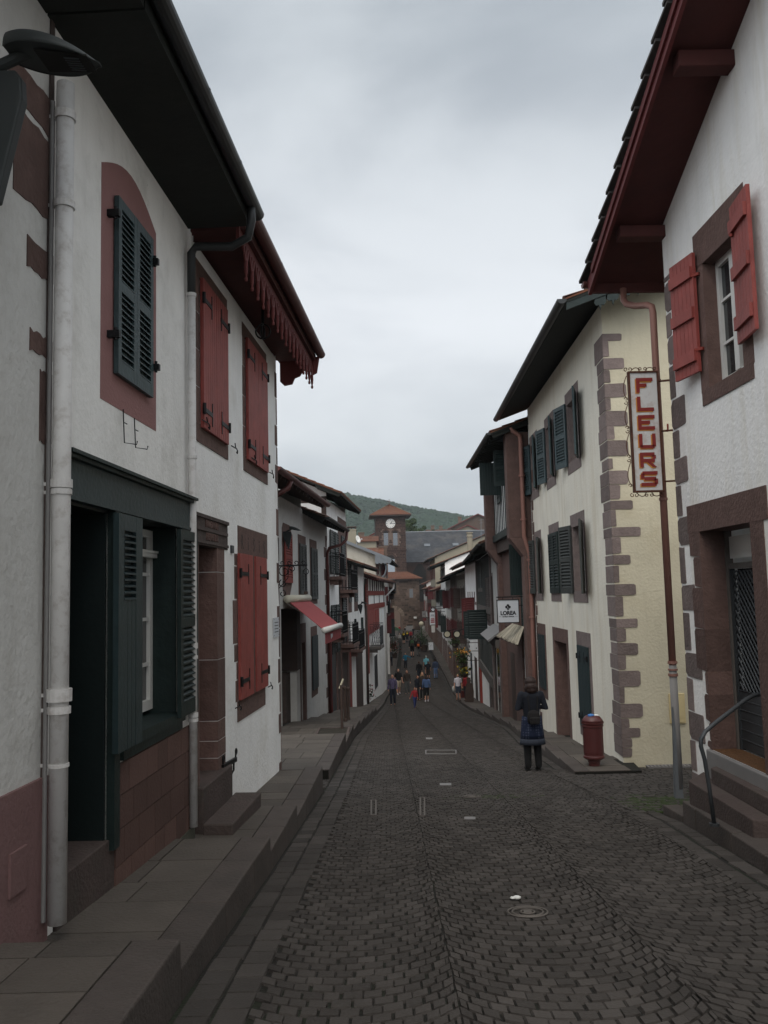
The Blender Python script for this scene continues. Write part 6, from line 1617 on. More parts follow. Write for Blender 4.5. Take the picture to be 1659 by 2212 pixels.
for i, q_ in enumerate(wins):
    fr_, hr = q_['fr'], q_['hr']
    surround(F2, t, hr, 0.16, 'mauve_stone', inner=0.23, wt=0.25, wb=0.22)
    if 'c' in q_:
        flat_leaf(F2, t, hr[0] - 0.1, (hr[0] + hr[1]) / 2 - .004, hr[2] - 0.03, hr[3] + 0.03, 'louvre', 'dark_green_paint', d=0.012, slat=0.062); flat_leaf(F2, t, (hr[0] + hr[1]) / 2 + .004, hr[1] + 0.1, hr[2] - 0.03, hr[3] + 0.03, 'louvre', 'dark_green_paint', d=0.012, slat=0.062)
        continue
    glazing(F2, t, hr, depth=0.17, ny=3, fw=0.05)
    lw = (hr[1] - hr[0]) / 2 + 0.06
    cl = 'shutter_green' if q_ in top else 'grey_green_paint'
    leaf(t, F2.P(hr[1] + 0.03, 0.02, hr[2] - 0.04), (F2.U * 0.97 + F2.N * 0.22).normalized(), (F2.N * 0.97 - F2.U * 0.22).normalized(), lw, hr[3] - hr[2] + 0.08, 'louvre', cl, slat=0.062)
    leaf(t, F2.P(hr[0] - 0.03, 0.02, hr[2] - 0.04), (-F2.U * 0.96 + F2.N * 0.28).normalized(), (F2.N * 0.96 + F2.U * 0.28).normalized(), lw, hr[3] - hr[2] + 0.08, 'louvre', cl, slat=0.062)
surround(F2, t, h1, 0.17, 'brown_stone', inner=0.02, wt=0.28, wb=0.24)
flat_leaf(F2, t, h1[0], (h1[0] + h1[1]) / 2 - .004, h1[2], h1[3], 'plank', 'green_paint', d=0.01); flat_leaf(F2, t, (h1[0] + h1[1]) / 2 + .004, h1[1], h1[2], h1[3], 'plank', 'green_paint', d=0.01)
surround(F2, t, gd, 0.2, 'brown_stone', inner=0.38, wt=0.30, wb=0)
door(F2, t, gd, depth=0.3, m='brown_wood')
surround(F2, t, h3, 0.18, 'mauve_stone', inner=0.02, wt=0.28, wb=0.2)
flat_leaf(F2, t, h3[0], (h3[0] + h3[1]) / 2 - .004, h3[2], h3[3], 'plank', 'green_paint', d=0.012, hinges=1); flat_leaf(F2, t, (h3[0] + h3[1]) / 2 + .004, h3[1], h3[2], h3[3], 'plank', 'green_paint', d=0.012, hinges=-1)
# end wall with corner stones measured from the photograph
F2e = Fac(F2.P(U0, 0, 0), (1, -0.0164), (-0.0164, -1))
b = MB(); b.poly([F2e.P(-0.0, 0.004, -5.5), F2e.P(6.4, 0.004, -5.5), F2e.P(6.4, 0.004, 5.7), F2e.P(3.2, 0.004, 5.95), F2e.P(0, 0.004, 4.95)]); b.build('end_wall', 'cream_plaster', t)
blocks = [(20, 55, 870), (60, 140, 805), (148, 205, 882), (215, 278, 812), (285, 355, 893), (365, 425, 818), (430, 508, 902), (515, 580, 835), (588, 668, 903), (685, 740, 827), (748, 818, 903), (825, 900, 865), (910, 952, 928), (960, 1045, 845), (1052, 1098, 967), (1105, 1190, 868), (1200, 1245, 918), (1258, 1345, 860), (1355, 1412, 945), (1422, 1525, 880), (1540, 1585, 955), (1592, 1660, 895), (1670, 1730, 957)]
blocks = [(Z5(x, y0)[0], Z5(x, y0)[1], Z5(x, y1)[1]) for y0, y1, x in blocks] + [(Z6(x, y0)[0], Z6(x, y0)[1], Z6(x, y1)[1]) for y0, y1, x in ((245, 320, 897), (328, 408, 970), (415, 497, 890), (503, 575, 980), (582, 630, 915), (634, 680, 970), (686, 735, 930), (740, 785, 930))]
b = MB(); rq = random.Random(77)
for k, (px, y0, y1) in enumerate(blocks):
    u_, z_t = F2e.uz(px, y0, 0.01); _, z_b = F2e.uz(px, y1, 0.01)
    u_ *= 1.07; pts = wobble_poly(-0.005, u_, z_b - 0.004, z_t + 0.006, 0.006, rq, 0.18); pts = [((-0.005 if u < 0.05 else u), z) for u, z in pts]
    b.prism(F2e, pts, -0.05, 0.013 + rq.uniform(0, 0.002))
    wl_ = (0.55 if u_ < 0.62 else 0.34) * rq.uniform(0.8, 1.2)
    b.box(F2, U0 - 0.0, U0 + wl_, -0.05, 0.009 + 0.001 * (k % 2), z_b - 0.003, z_t + 0.004)
b.build('corner_stones', 'mauve_stone', t)
quoins(F2, t, U1, -1, -4.2, 4.0, 'brown_stone', h=0.36, wide=0.30, narrow=0.12, seed=41)
# roof of the corner house: street eave with dark soffit, near gable with carved bargeboard
roof(F2, t, U0, U1 + 0.1, 4.86, 0.74, slope=0.36, half=3.3, so0=0.62, so1=0.55, soff='soffit_dark', gut='dark_gutter', tile='tile', grad=0.08, rafters=False)
Fg = Fac(F2.P(U0 - 0.60, 0, 0), -F2.N, -F2.U)
b = MB(); sl_ = 0.36
b.prism(Fg, [(-0.72, 4.66), (3.3, 4.66 + sl_ * 4.02), (3.3, 4.86 + sl_ * 4.02), (-0.72, 4.86)], -0.05, 0.0); b.build('bargeboard', 'dark_green_paint', t)
b = MB(); n = 15
for k in range(n):
    u_ = -0.15 + 0.215 * k; z_ = 4.60 + sl_ * (u_ + 0.72)
    b.prism(Fg, [(u_ - 0.09, z_ + 0.02), (u_ - 0.10, z_ - 0.05), (u_ - 0.06, z_ - 0.09), (u_ - 0.025, z_ - 0.07), (u_, z_ - 0.16), (u_ + 0.025, z_ - 0.07), (u_ + 0.06, z_ - 0.08), (u_ + 0.10, z_ - 0.03), (u_ + 0.095, z_ + 0.09)], -0.04, -0.015)
b.build('carved_edging', 'dark_green_paint', t)
b = MB(); b.box(Fg, -0.70, 3.3, -0.6, -0.05, 4.58, 4.60); 
for k in range(4): b.box(Fg, 0.2 + k * 0.95, 0.32 + k * 0.95, -0.6, -0.05, 4.58 + sl_ * (0.9 + k * .95), 4.72 + sl_ * (0.9 + k * .95))
b.build('purlin', 'soffit_dark', t) if False else None
# meter box
q = F2e.rect(*[1446, 1467, 1502, 1502, 1563, 1563], d=0.02)
t = thing('meter_box', 'pale yellow meter box on the cream end wall', 'meter box', F2e.P(q[0], 0, q[2]))
b = MB(); b.box(F2e, q[0], q[1] + 0.1, 0.0, 0.03, q[2], q[3] + 0.03); b.build('box', 'meter_yellow', t, bevel=0.005)
b = MB(); b.box(F2e, q[0] + 0.02, q[1] + 0.08, 0.03, 0.036, (q[2] + q[3]) / 2 - 0.14, q[3] - 0.02); b.box(F2e, q[0] + 0.02, q[1] + 0.08, 0.03, 0.036, q[2] + 0.02, (q[2] + q[3]) / 2 - 0.16); b.build('panel', 'meter_yellow', t)
# drain grating along the end wall
b = MB(); x0, x1 = 0.35, 2.4
for k in range(34): b.box(F2e, x0 + k * 0.06, x0 + 0.035 + k * 0.06, 0.05, 0.19, zr(14.5) + 0.02, zr(14.5) + 0.035)
b.box(F2e, x0, x0 + 34 * 0.06, 0.04, 0.05, zr(14.5) + 0.0, zr(14.5) + 0.04); b.box(F2e, x0, x0 + 34 * 0.06, 0.19, 0.2, zr(14.5) + 0.0, zr(14.5) + 0.04)
b.build('drain_grating', 'grey_pipe', loc=F2e.P(1, 0.1, zr(14.5)), label='slotted drain grating along the foot of the cream end wall', cat='drain')

# salmon downpipe at the far corner of the cream house
t = thing('downpipe', 'salmon downpipe between the cream house and the stone pier house', 'downpipe', F2.P(U1 + 0.05, 0.1, -3.6))
pts = [F2.P(U1 + 0.3, 0.6, 4.55), F2.P(U1 + 0.15, 0.3, 4.35), F2.P(U1 + 0.05, 0.14, 4.2)]
pa = F2.uz(1128, 1160, 0.15)
uP = U1 + 0.12
pts = [F2.P(uP, 0.5, 4.5), F2.P(uP, 0.45, 4.4), F2.P(uP, 0.24, 4.25), F2.P(uP, 0.22, 4.1), F2.P(uP, 0.22, F2.uz(1133, 1165)[1]), F2.P(uP, 0.09, F2.uz(1140, 1200)[1]), F2.P(uP, 0.09, -1.5), F2.P(uP, 0.09, -3.55)]
b = MB(); b.tube(pts, 0.062, 14); b.build('pipe', 'copper_pipe', t, smooth=True)
b = MB()
for zz in (3.1, 1.9, 0.8, -0.75): b.next(); b.tube([F2.P(uP, 0.22 if zz > pts[4].z else 0.09, zz), F2.P(uP, 0.22 if zz > pts[4].z else 0.09, zz + 0.05)], 0.09, 14)
b.build_each('collar', 'copper_pipe', t)

# litter bin
gp = zright(14.4)
t = thing('litter_bin', 'dark red cast metal litter bin with domed lid on the pavement corner', 'litter bin', (0, 0, 0))
p = ray(1283, 1633); Yb = 14.35; p = p * (Yb / p.y); t.location = (p.x, Yb, gp); t['woff'] = (p.x, Yb, gp)
s = 1.0; H_ = (ray(1282, 1543) * (Yb / ray(1282, 1543).y)).z - gp; rb_ = 21 / FPX * Yb
b = MB(); b.lathe((p.x, Yb, gp), [(rb_ * 0.55, 0), (rb_ * 0.55, 0.05), (rb_ * 0.62, 0.06), (rb_ * 0.62, 0.10), (rb_ * 0.9, 0.11), (rb_ * 1.04, 0.13), (rb_ * 1.04, 0.16), (rb_ * 0.97, 0.17), (rb_ * 0.97, 0.2), (rb_, 0.22), (rb_, H_ * 0.76), (rb_ * 1.08, H_ * 0.77), (rb_ * 1.08, H_ * 0.80), (rb_ * 1.0, H_ * 0.81), (rb_ * 1.12, H_ * 0.83), (rb_ * 1.12, H_ * 0.86)], 28); b.build('drum', 'bin_red', t, smooth=False)
b = MB(); b.lathe((p.x, Yb, gp), [(rb_ * 1.10, H_ * 0.86), (rb_ * 1.0, H_ * 0.90), (rb_ * 0.75, H_ * 0.96), (rb_ * 0.55, H_ * 0.985), (rb_ * 0.5, H_ * 0.97)], 28); b.build('lid', 'bin_red', t, smooth=True)
b = MB(); b.ball((p.x - 0.03, Yb - 0.05, gp + H_ * 0.985), (0.06, 0.05, 0.03), 7, 5); b.build('rubbish', 'litter_blue', t)
b = MB(); b.ball((p.x + 0.06, Yb - 0.03, gp + H_ * 0.98), (0.05, 0.04, 0.022), 7, 5); b.build('rubbish', 'litter_white', t)

# ---------------------------------------------------------------- stone pier house with the LOREA sign
F3 = Fac((4.02, 23.45), (0.02, 1), side='R')
t = thing('house', 'timber-framed house with brown stone piers behind the LOREA sign', 'house', F3.P(4, 0, -4))
L3 = 7.0
v0 = F3.dz(1058, 1100, L3)[0]
wall(F3, t, 0.05, L3, -6.5, 4.3, holes=[(0.5, 2.6, -4.4, -1.35, 0.8)], m='bright_plaster', body=6.5)
zb1 = F3.dz(1070, 1188, L3 - 0.3)[1]
for (ua_, ub_) in ((0.05, 0.6), (L3 - 0.55, L3)):
    b = MB(); zbot = zb1
    b.box(F3, ua_, ub_, -0.02, 0.62, zbot, 4.35)
    P = F3.P; b.hexa([P(ua_, -0.02, zbot - 0.5), P(ub_, -0.02, zbot - 0.5), P(ub_, 0.25, zbot - 0.5), P(ua_, 0.25, zbot - 0.5), P(ua_, -0.02, zbot), P(ub_, -0.02, zbot), P(ub_, 0.62, zbot), P(ua_, 0.62, zbot)])
    b.box(F3, ua_ + .001, ub_ - .001, -0.02, 0.25, -6, zbot - 0.5)
    for k in range(9): b.box(F3, ua_ - 0.003, ub_ + 0.003, 0, 0.624, zbot + 0.12 + k * 0.42, zbot + 0.128 + k * 0.42) if False else None
    b.build('stone_pier', 'brown_stone', t, bevel=0.01)
# jettied white panel with black boards
zj = F3.dz(1085, 1150, 3)[1]
b = MB(); b.box(F3, 0.6, L3 - 0.55, 0.0, 0.30, zj, 4.3); b.build('jetty_wall', 'bright_plaster', t)
b = MB(); n = 14
for k in range(n): u_ = 0.62 + (L3 - 1.3) * k / (n - 1); b.box(F3, u_, u_ + 0.09, 0.30, 0.325, zj + 0.1, 4.2)
b.box(F3, 0.6, L3 - 0.55, 0.29, 0.40, zj - 0.12, zj + 0.10); b.build('timber_frame', 'dark_green_paint', t)
b = MB(); b.box(F3, 0.6, L3 - 0.55, 0.0, 0.28, zj - 0.5, zj - 0.12); b.build('jetty_beam', 'brown_wood', t)
u_ = L3 - 0.62; d0_, zt_ = F3.dz(1084, 1020, u_); d1_, _ = F3.dz(1057, 1020, u_); zb_ = F3.dz(1075, 1110, u_)[1]
open_leaf(F3, t, 4.1, 0.32, 1.0, zb_ + 0.4, zt_, 'plank', 'dark_green_paint'); flat_leaf(F3, t, 4.15, 5.2, zb_ + 0.2, zt_ - .2, 'louvre', 'dark_green_paint', d=0.33, slat=0.08)
open_leaf(F3, t, 1.7, 0.32, 0.8, zb_ + 0.4, zt_, 'louvre', 'dark_green_paint', slat=0.08)
# first floor window with shutters
za, zb_ = F3.uz(1100, 1190)[1], F3.uz(1100, 1285)[1]
b = MB(); b.box(F3, 2.9, L3 - 0.55, -0.01, 0.10, -1.2, zj - 0.5); b.build('stone_facing', 'brown_stone', t)
for k in range(5): pass
b = MB()
for k in range(6): b.box(F3, 0.65 + 0.38 * k, 0.72 + 0.38 * k, 0.0, 0.04, -1.2, zj - 0.5)
b.build('timber_frame', 'dark_green_paint', t)
flat_leaf(F3, t, 0.75, 1.25, zb_, za, 'plank', 'dark_green_paint', d=0.05); flat_leaf(F3, t, 1.7, 2.3, zb_, za, 'plank', 'dark_green_paint', d=0.05); open_leaf(F3, t, 1.28, 0.05, 0.5, zb_, za, 'plank', 'dark_green_paint')
b = MB(); b.box(F3, 0.62, 2.8, 0.04, 0.2, -1.35, -1.18); b.build('shop_beam', 'brown_wood', t)
b = MB(); b.box(F3, 0.5, 2.6, -0.85, -0.8, -4.6, -1.3); b.build('shop_window', 'glass', t)
b = MB(); b.box(F3, 2.6, L3 - 0.5, -0.01, 0.06, -6, -1.2); b.build('stone_facing', 'brown_stone', t)
dr_ = (4.4, 5.4, -5.6, -2.0); b = MB(); b.box(F3, *dr_[:2], 0.06, 0.07, *dr_[2:]); b.build('door', 'brown_wood', t)
roof(F3, t, 0.0, L3, 4.35, 1.05, slope=0.36, half=3.2, so0=0.1, so1=0.6, soff='soffit_dark', tile='tile', gutter=True, gut='dark_gutter', ze1=4.55)
# reed awning
t = thing('awning', 'tattered reed mat awning sloping out over the shop window', 'awning', F3.P(1.5, 0.5, -1.2))
rr = random.Random(15); b = MB()
uN = 0.9; A0 = F3.dz(1107, 1346, 2.6); 
yy_ = lambda px, py, Y: ray(px, py) * (Y / ray(px, py).y)
T0, T1, B0, B1 = yy_(1107, 1347, 27.0), yy_(1131, 1354, 24.5), yy_(1073.5, 1373, 26.6), yy_(1118, 1391, 24.0)
for k in range(70):
    s_ = k / 69; a_ = T0.lerp(T1, s_); c_ = B0.lerp(B1, s_) + V((0, rr.uniform(-.03, .03), rr.uniform(-.03, .02))); c_ = a_.lerp(c_, rr.uniform(0.94, 1.05))
    b.beam(a_, c_, 0.035, 0.016)
b.build('reed_mat', 'pale_wood', t)
b = MB(); lo = V((0, 0, -0.04)); b.beam(T0 + lo, B0 + lo, 0.03, 0.03); b.beam(T1 + lo, B1 + lo, 0.03, 0.03); b.beam(B0 + lo, B1 + lo, 0.03, 0.03); b.build('support', 'brown_wood', t)
# LOREA sign
Yl = 24.6
Fl = Fac((0, Yl, 0), (1, 0), (0, -1)); q = Fl.rect(1075, 1120, 1297, 1296, 1345, 1343)
t = thing('shop_sign', 'square white hanging sign reading LOREA with a black clover emblem', 'sign', Fl.P((q[0] + q[1]) / 2, 0, q[2]))
b = MB(); b.box(Fl, q[0], q[1], -0.02, 0.0, q[2], q[3]); b.build('sign_panel', 'sign_pale', t)
b = MB(); e_ = 0.02
b.box(Fl, q[0] - e_, q[0], -0.03, 0.012, q[2] - e_, q[3] + e_); b.box(Fl, q[1], q[1] + e_, -0.03, 0.012, q[2] - e_, q[3] + e_); b.box(Fl, q[0], q[1], -0.03, 0.012, q[3], q[3] + e_); b.box(Fl, q[0], q[1], -0.03, 0.012, q[2] - e_, q[2]); b.build('sign_frame', 'black_iron', t)
cx, wq, hq = (q[0] + q[1]) / 2, q[1] - q[0], q[3] - q[2]
b = MB(); cz_ = q[2] + hq * 0.69; r_ = wq * 0.062
for (dx, dz_) in ((0, 1), (0, -1), (1, 0), (-1, 0)):
    b.prism(Fl, [(cx + dx * r_ * 1.2 + r_ * math.cos(a), cz_ + dz_ * r_ * 1.2 + r_ * math.sin(a)) for a in [i * math.pi / 10 for i in range(20)]], 0.002 + 0.0005 * (dx + 2 * dz_ + 3), 0.006 + 0.0005 * (dx + 2 * dz_ + 3))
b.prism(Fl, [(cx - r_ * .6, cz_), (cx, cz_ - r_ * .6), (cx + r_ * .6, cz_), (cx, cz_ + r_ * .6)], 0.002, 0.0045); b.build('emblem', 'letter_black', t)
text(t, 'L', Fl, cx, 0.012, cz_ - 0.035, 0.09, 'sign_pale', ext=0.002)
text(t, 'LOREA', Fl, cx, 0.004, q[2] + hq * 0.335, hq * 0.25, 'letter_black', bold=0.006, sx=0.92)
text(t, 'Le bijou basque', Fl, cx, 0.004, q[2] + hq * 0.235, hq * 0.085, 'letter_black', bold=0.001)
b = MB(); b.box(Fl, q[0] + 0.03, q[0] + 0.10, 0.001, 0.003, q[2] + hq * 0.25, q[2] + hq * 0.26); b.box(Fl, q[1] - 0.10, q[1] - 0.03, 0.001, 0.003, q[2] + hq * 0.25, q[2] + hq * 0.26); b.build('rule', 'letter_black', t)
b = MB(); b.beam((q[0] - 0.02, Yl, q[3] + 0.09), (4.05, Yl, q[3] + 0.09), 0.03, 0.03); b.beam((q[0] + 0.15, Yl, q[3]), (q[0] + 0.15, Yl, q[3] + 0.09), 0.015, 0.015); b.beam((q[1] - 0.15, Yl, q[3]), (q[1] - 0.15, Yl, q[3] + 0.09), 0.015, 0.015); b.beam((q[1], Yl, q[2] + hq * 0.75), (4.05, Yl, q[2] + hq * 0.75), 0.02, 0.02); b.build('bracket', 'black_iron', t)

# ---------------------------------------------------------------- houses further down on the right
F4 = Fac((4.15, 30.55), ((5.2 - 4.15) / 18.4, 1), side='R')
y4 = lambda Y: (Y - 30.55) / F4.U.y
t = thing('house', 'white house with brown louvred shutter and curved grey shop canopy', 'house', F4.P(y4(34), 0, -5))
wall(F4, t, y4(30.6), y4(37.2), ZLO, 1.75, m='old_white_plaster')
r_ = F4.rect(1052, 1065.5, 1250, 1242, 1341, 1345); b = MB(); b.box(F4, r_[0] - .15, r_[1] + .15, -0.01, 0.01, r_[2] - .2, r_[3] + .15); b.build('stone_surround', 'mauve_stone', t)
mm_ = (r_[0] + r_[1]) / 2; flat_leaf(F4, t, r_[0], mm_ - .01, r_[2], r_[3], 'louvre', 'brown_wood', d=0.02, slat=0.09); flat_leaf(F4, t, mm_ + .01, r_[1], r_[2], r_[3], 'louvre', 'brown_wood', d=0.02, slat=0.09)
b = MB(); b.box(F4, y4(36.9), y4(37.2), -0.02, 0.08, ZLO, 1.7); b.build('pilaster', 'mauve_stone', t)
b = MB()
zc_ = F4.dz(1055, 1372, y4(34))[1]; P = F4.P; a_, c_ = y4(31.4), y4(36.6)
b.hexa([P(a_, 0, zc_ + 0.30), P(c_, 0, zc_ + 0.30), P(c_, 0.55, zc_ - 0.12), P(a_, 0.55, zc_ - 0.12), P(a_, 0, zc_ + 0.36), P(c_, 0, zc_ + 0.36), P(c_, 0.58, zc_ - 0.06), P(a_, 0.58, zc_ - 0.06)]); b.build('canopy', 'grey_pipe', t)
b = MB(); b.box(F4, a_, c_, 0.0, 0.3, zc_ - 0.35, zc_ - 0.05); b.build('fascia', 'grey_wood', t)
for k, (Ya, Yb_, mt) in enumerate(((31.0, 31.8, 'brown_wood'), (32.4, 33.2, 'dark_stone'), (33.9, 35.2, 'glass'), (35.8, 36.5, 'brown_wood'))):
    b = MB(); b.box(F4, y4(Ya), y4(Yb_), -0.01, 0.04 if mt != 'glass' else 0.01, -7, zc_ - 0.36); b.build('door' if k == 3 else 'shopfront_panel', mt, t)
roof(F4, t, y4(30.6), y4(37.2), 1.72, 0.78, slope=0.4, half=3.3, so0=0.0, so1=0.0, soff='soffit_dark', tile='old_tile')
t = thing('house', 'half-timbered house with large dark green open shutter and white garage front', 'house', F4.P(y4(43), 0, -6))
wall(F4, t, y4(37.25), y4(49), ZLO, 1.75, m='bright_plaster')
def rr4(*a): return F4.rect(*a)
r_ = rr4(1024, 1042, 1222, 1215, 1271, 1271); b = MB(); b.box(F4, r_[0] - .1, r_[1] + .1, 0.0, 0.03, r_[2] - .2, r_[2]); b.build('sill', 'grey_wood', t)
glazing(F4, t, (r_[0], r_[1], r_[2], r_[3]), depth=-0.02, fm='grey_wood', ny=3)
flat_leaf(F4, t, r_[0] + 0.1, r_[0] + 1.1, r_[2], r_[3], 'louvre', 'grey_green_paint', d=0.04, slat=0.09); flat_leaf(F4, t, r_[1] - 1.2, r_[1] - 0.1, r_[2], r_[3], 'louvre', 'grey_green_paint', d=0.04, slat=0.09)
zA_, zB_, zC_, zD_ = F4.uz(1033, 1305)[1], F4.uz(1033, 1316)[1], F4.uz(1040, 1381)[1], F4.uz(1040, 1425)[1]
posts(F4, t, y4(37.4), y4(48.9), zA_, 1.7, 30, 0.10, 'grey_green_paint'); posts(F4, t, y4(37.4), y4(48.9), zD_, zC_ + 0.4, 26, 0.12, 'grey_green_paint')
b = MB(); b.box(F4, y4(37.3), y4(48.9), -0.01, 0.08, zB_, zA_); b.box(F4, y4(37.3), y4(48.9), -0.01, 0.1, zD_ - 0.45, zD_); b.box(F4, y4(48.5), y4(49), -0.01, 0.12, -6.2, 1.7); b.build('beam', 'grey_wood', t)
u_ = y4(42.6); d1_ = max(F4.dz(1020, 1350, u_)[0], 1.0); 
open_leaf(F4, t, y4(40.5), 0.04, 0.95, F4.dz(1035, 1381, y4(40.5))[1], F4.dz(1035, 1317, y4(40.5))[1], 'louvre', 'dark_green_paint', slat=0.1)
open_leaf(F4, t, y4(45.0), 0.04, 1.0, F4.dz(1025, 1379, y4(45))[1], F4.dz(1025, 1320, y4(45))[1], 'louvre', 'dark_green_paint', slat=0.1)
for (Ya, Yb_, mt) in ((37.6, 38.6, 'brown_wood'), (39.2, 40.6, 'dark_stone')):
    b = MB(); b.box(F4, y4(Ya), y4(Yb_), -0.01, 0.05, -7, zD_ - 0.5); b.build('door', mt, t)
b = MB(); b.box(F4, y4(47.9), y4(48.5), -0.01, 0.12, -7, zD_ - 0.45); b.build('corner_post', 'timber_red', t)
roof(F4, t, y4(37.3), y4(49), 1.66, 0.8, slope=0.4, half=3.3, so0=0.0, so1=0.2, soff='soffit_dark', tile='old_tile')

F5 = Fac((5.2, 49.05), (0.02, 1), side='R')
t = thing('house', 'white house with tall red louvred shutters and black LE lettering', 'house', F5.P(5, 0, -6.4))
wall(F5, t, 0, 9.9, ZLO, 1.7, m='bright_plaster')
for (x0, x1, yt, yb, uu_) in ((996.5, 1003.5, 1293, 1371, 7.0), (1004, 1019, 1291, 1370, 2.4)):
    d0_, zt_ = F5.dz(x0, yt, uu_); d1_, _ = F5.dz(x1, yt, uu_); zb_ = F5.dz(x1, yb, uu_)[1]
    open_leaf(F5, t, uu_, 0.03, max(d0_, d1_), zb_, zt_, 'louvre', 'dark_red_paint', slat=0.13)
b = MB()
for k in range(5): b.box(F5, 0.5 + 1.7 * k, 0.8 + 1.7 * k, -0.01, 0.03, -0.6, -0.0)
b.box(F5, 0.0, 9.9, -0.01, 0.04, -0.75, -0.6); b.build('timber_frame', 'mauve_stone', t)
zL = F5.uz(1012, 1394)[1]
q5 = F5.uz(1012, 1388)
text(t, 'LE', F5, q5[0], 0.01, zL - 0.35, 1.0, 'letter_black', bold=0.02, sx=2.2, ext=0.02)
q5 = F5.uz(1018, 1416); text(t, 'N', F5, q5[0], 0.01, q5[1] - 0.35, 0.8, 'letter_black', bold=0.02, sx=2.0, ext=0.02); q5 = F5.uz(1003, 1407); text(t, 'L', F5, q5[0], 0.01, q5[1] - 0.3, 0.8, 'letter_black', bold=0.02, sx=2.0, ext=0.02)
for k, (a_, c_, mt) in enumerate(((0.0, 0.35, 'timber_red'), (2.4, 2.9, 'brown_wood'), (3.3, 4.0, 'dark_room'), (6.0, 7.4, 'glass'))):
    b = MB(); b.box(F5, a_, c_, -0.01, 0.06 if k < 2 else 0.012, -8, -3.9 if k else 1.6); b.build('post' if k < 2 else 'shop_opening', mt, t)
roof(F5, t, 0, 9.9, 1.62, 0.95, slope=0.4, half=3.3, so0=0.1, so1=0.0, soff='soffit_red', tile='tile', gutter=True)
F6 = Fac((5.4, 59.05), (0.4 / 19, 1), side='R')
far_house(F6, 0, 9.3, 1.30, 'grey half-timbered house with carved corbels, right side', over=0.85, wm='weathered_plaster', timber='grey_wood', rows=3, cols=3, seed=11, zg=-7.1, sh='brown_wood', ground='brown_wood', floor=2.4, soff='soffit_dark')
far_house(F6, 9.5, 18.9, 1.28, 'narrow brown stone house beyond the grey half-timbered one', over=0.85, wm='gate_stone', rows=2, cols=3, seed=12, zg=-7.5, sh='dark_red_paint', soff='soffit_dark', tile='tile')
F7 = Fac((5.8, 78), (0.6 / 23, 1), side='R')
far_house(F7, 0.1, 9.8, 1.0, 'white house with faded shutters, right side beyond the round signs', over=0.9, wm='old_white_plaster', rows=2, cols=3, seed=13, zg=-7.7, sh='dark_red_paint')
far_house(F7, 10.0, 22.9, 2.7, 'tall white house with orange tiles and pale side wall, right side', over=1.5, wm='bright_plaster', rows=3, cols=3, seed=14, zg=-7.6, sh='dark_green_paint', tile='tile', slope=0.36, half=6)
F8 = Fac((6.4, 101.2), (0, 1), side='R')
far_house(F8, 0.1, 10, 0.3, 'small house with dark red eaves left of the tall white one', over=0.9, wm='old_white_plaster', rows=2, cols=3, seed=15, zg=-7.4, sh='dark_green_paint', soff='soffit_red')
t = far_house(F8, 10.2, 22, 4.3, 'tall beige house with a long tiled verge, right side near the gate', over=1.0, wm='beige_plaster', rows=3, cols=3, seed=16, zg=-7.1, sh='dark_red_paint', slope=0.40, half=6.5)
far_house(F8, 22.3, 35, 0.6, 'brown house beside the gate tower, right side', over=0.8, wm='gate_stone', rows=2, cols=3, seed=17, zg=-6.7, sh='dark_red_paint', soff='soffit_red')
far_house(F8, 35.2, 46, 1.4, 'dark red shuttered house touching the gate tower', over=0.8, wm='old_white_plaster', rows=2, cols=2, seed=18, zg=-6.4, sh='timber_red', soff='soffit_red')
# ---------------------------------------------------------------- gate building and church tower
def masonry(b, F, u0, u1, z0, z1, holes=(), rh=0.34, rw=0.62, d=0.0, seed=0, mi=(0, 1), arches=()):
    """coursed stone facing: single blocks a few mm proud of a mortar face"""
    rd = random.Random(seed); z = z0; k = 0
    while z < z1 - 0.02:
        h = min(rh * rd.uniform(0.8, 1.2), z1 - z); u = u0 - rd.uniform(0, rw)
        while u < u1:
            w = rw * rd.uniform(0.6, 1.5); a, c = max(u, u0), min(u + w, u1); u += w
            if c - a < 0.05: continue
            m_ = ((a + c) / 2, z + h / 2)
            if any(h_[0] < c and a < h_[1] and h_[2] < z + h and z < h_[3] for h_ in holes): continue
            if any((m_[0] - cx) ** 2 + (m_[1] - cz) ** 2 < r ** 2 or (abs(m_[0] - cx) < r and m_[1] < cz and m_[1] > bz) for cx, cz, r, bz in arches): continue
            g = 0.012; b.poly([F.P(a + g, d + rd.uniform(0.004, 0.02), z + g), F.P(c - g, d + rd.uniform(0.004, 0.02), z + g), F.P(c - g, d + rd.uniform(0.004, 0.02), z + h - g), F.P(a + g, d + rd.uniform(0.004, 0.02), z + h - g)])
        z += h; k += 1
def at_y(px, py, Y): r = ray(px, py); return r * (Y / r.y)

YG = 150.0
FG = Fac((0, YG, 0), (1, 0), (0, -1))
gx0, gx1 = FG.uz(836, 1300)[0], FG.uz(906.5, 1300)[0]
gz1 = FG.uz(870, 1251)[1]; gz0 = -8.5
t = thing('gate_house', 'brown stone gate house with an arched passage and tiled roof below the clock tower', 'gate house', (3, YG, -6.3))
acx = (FG.uz(842, 1340)[0] + FG.uz(866.5, 1340)[0]) / 2 - 0.25; ar_ = FG.uz(866.5, 1340)[0] - acx; acz = FG.uz(855, 1316)[1] - ar_
b = MB(); b.mi = 1
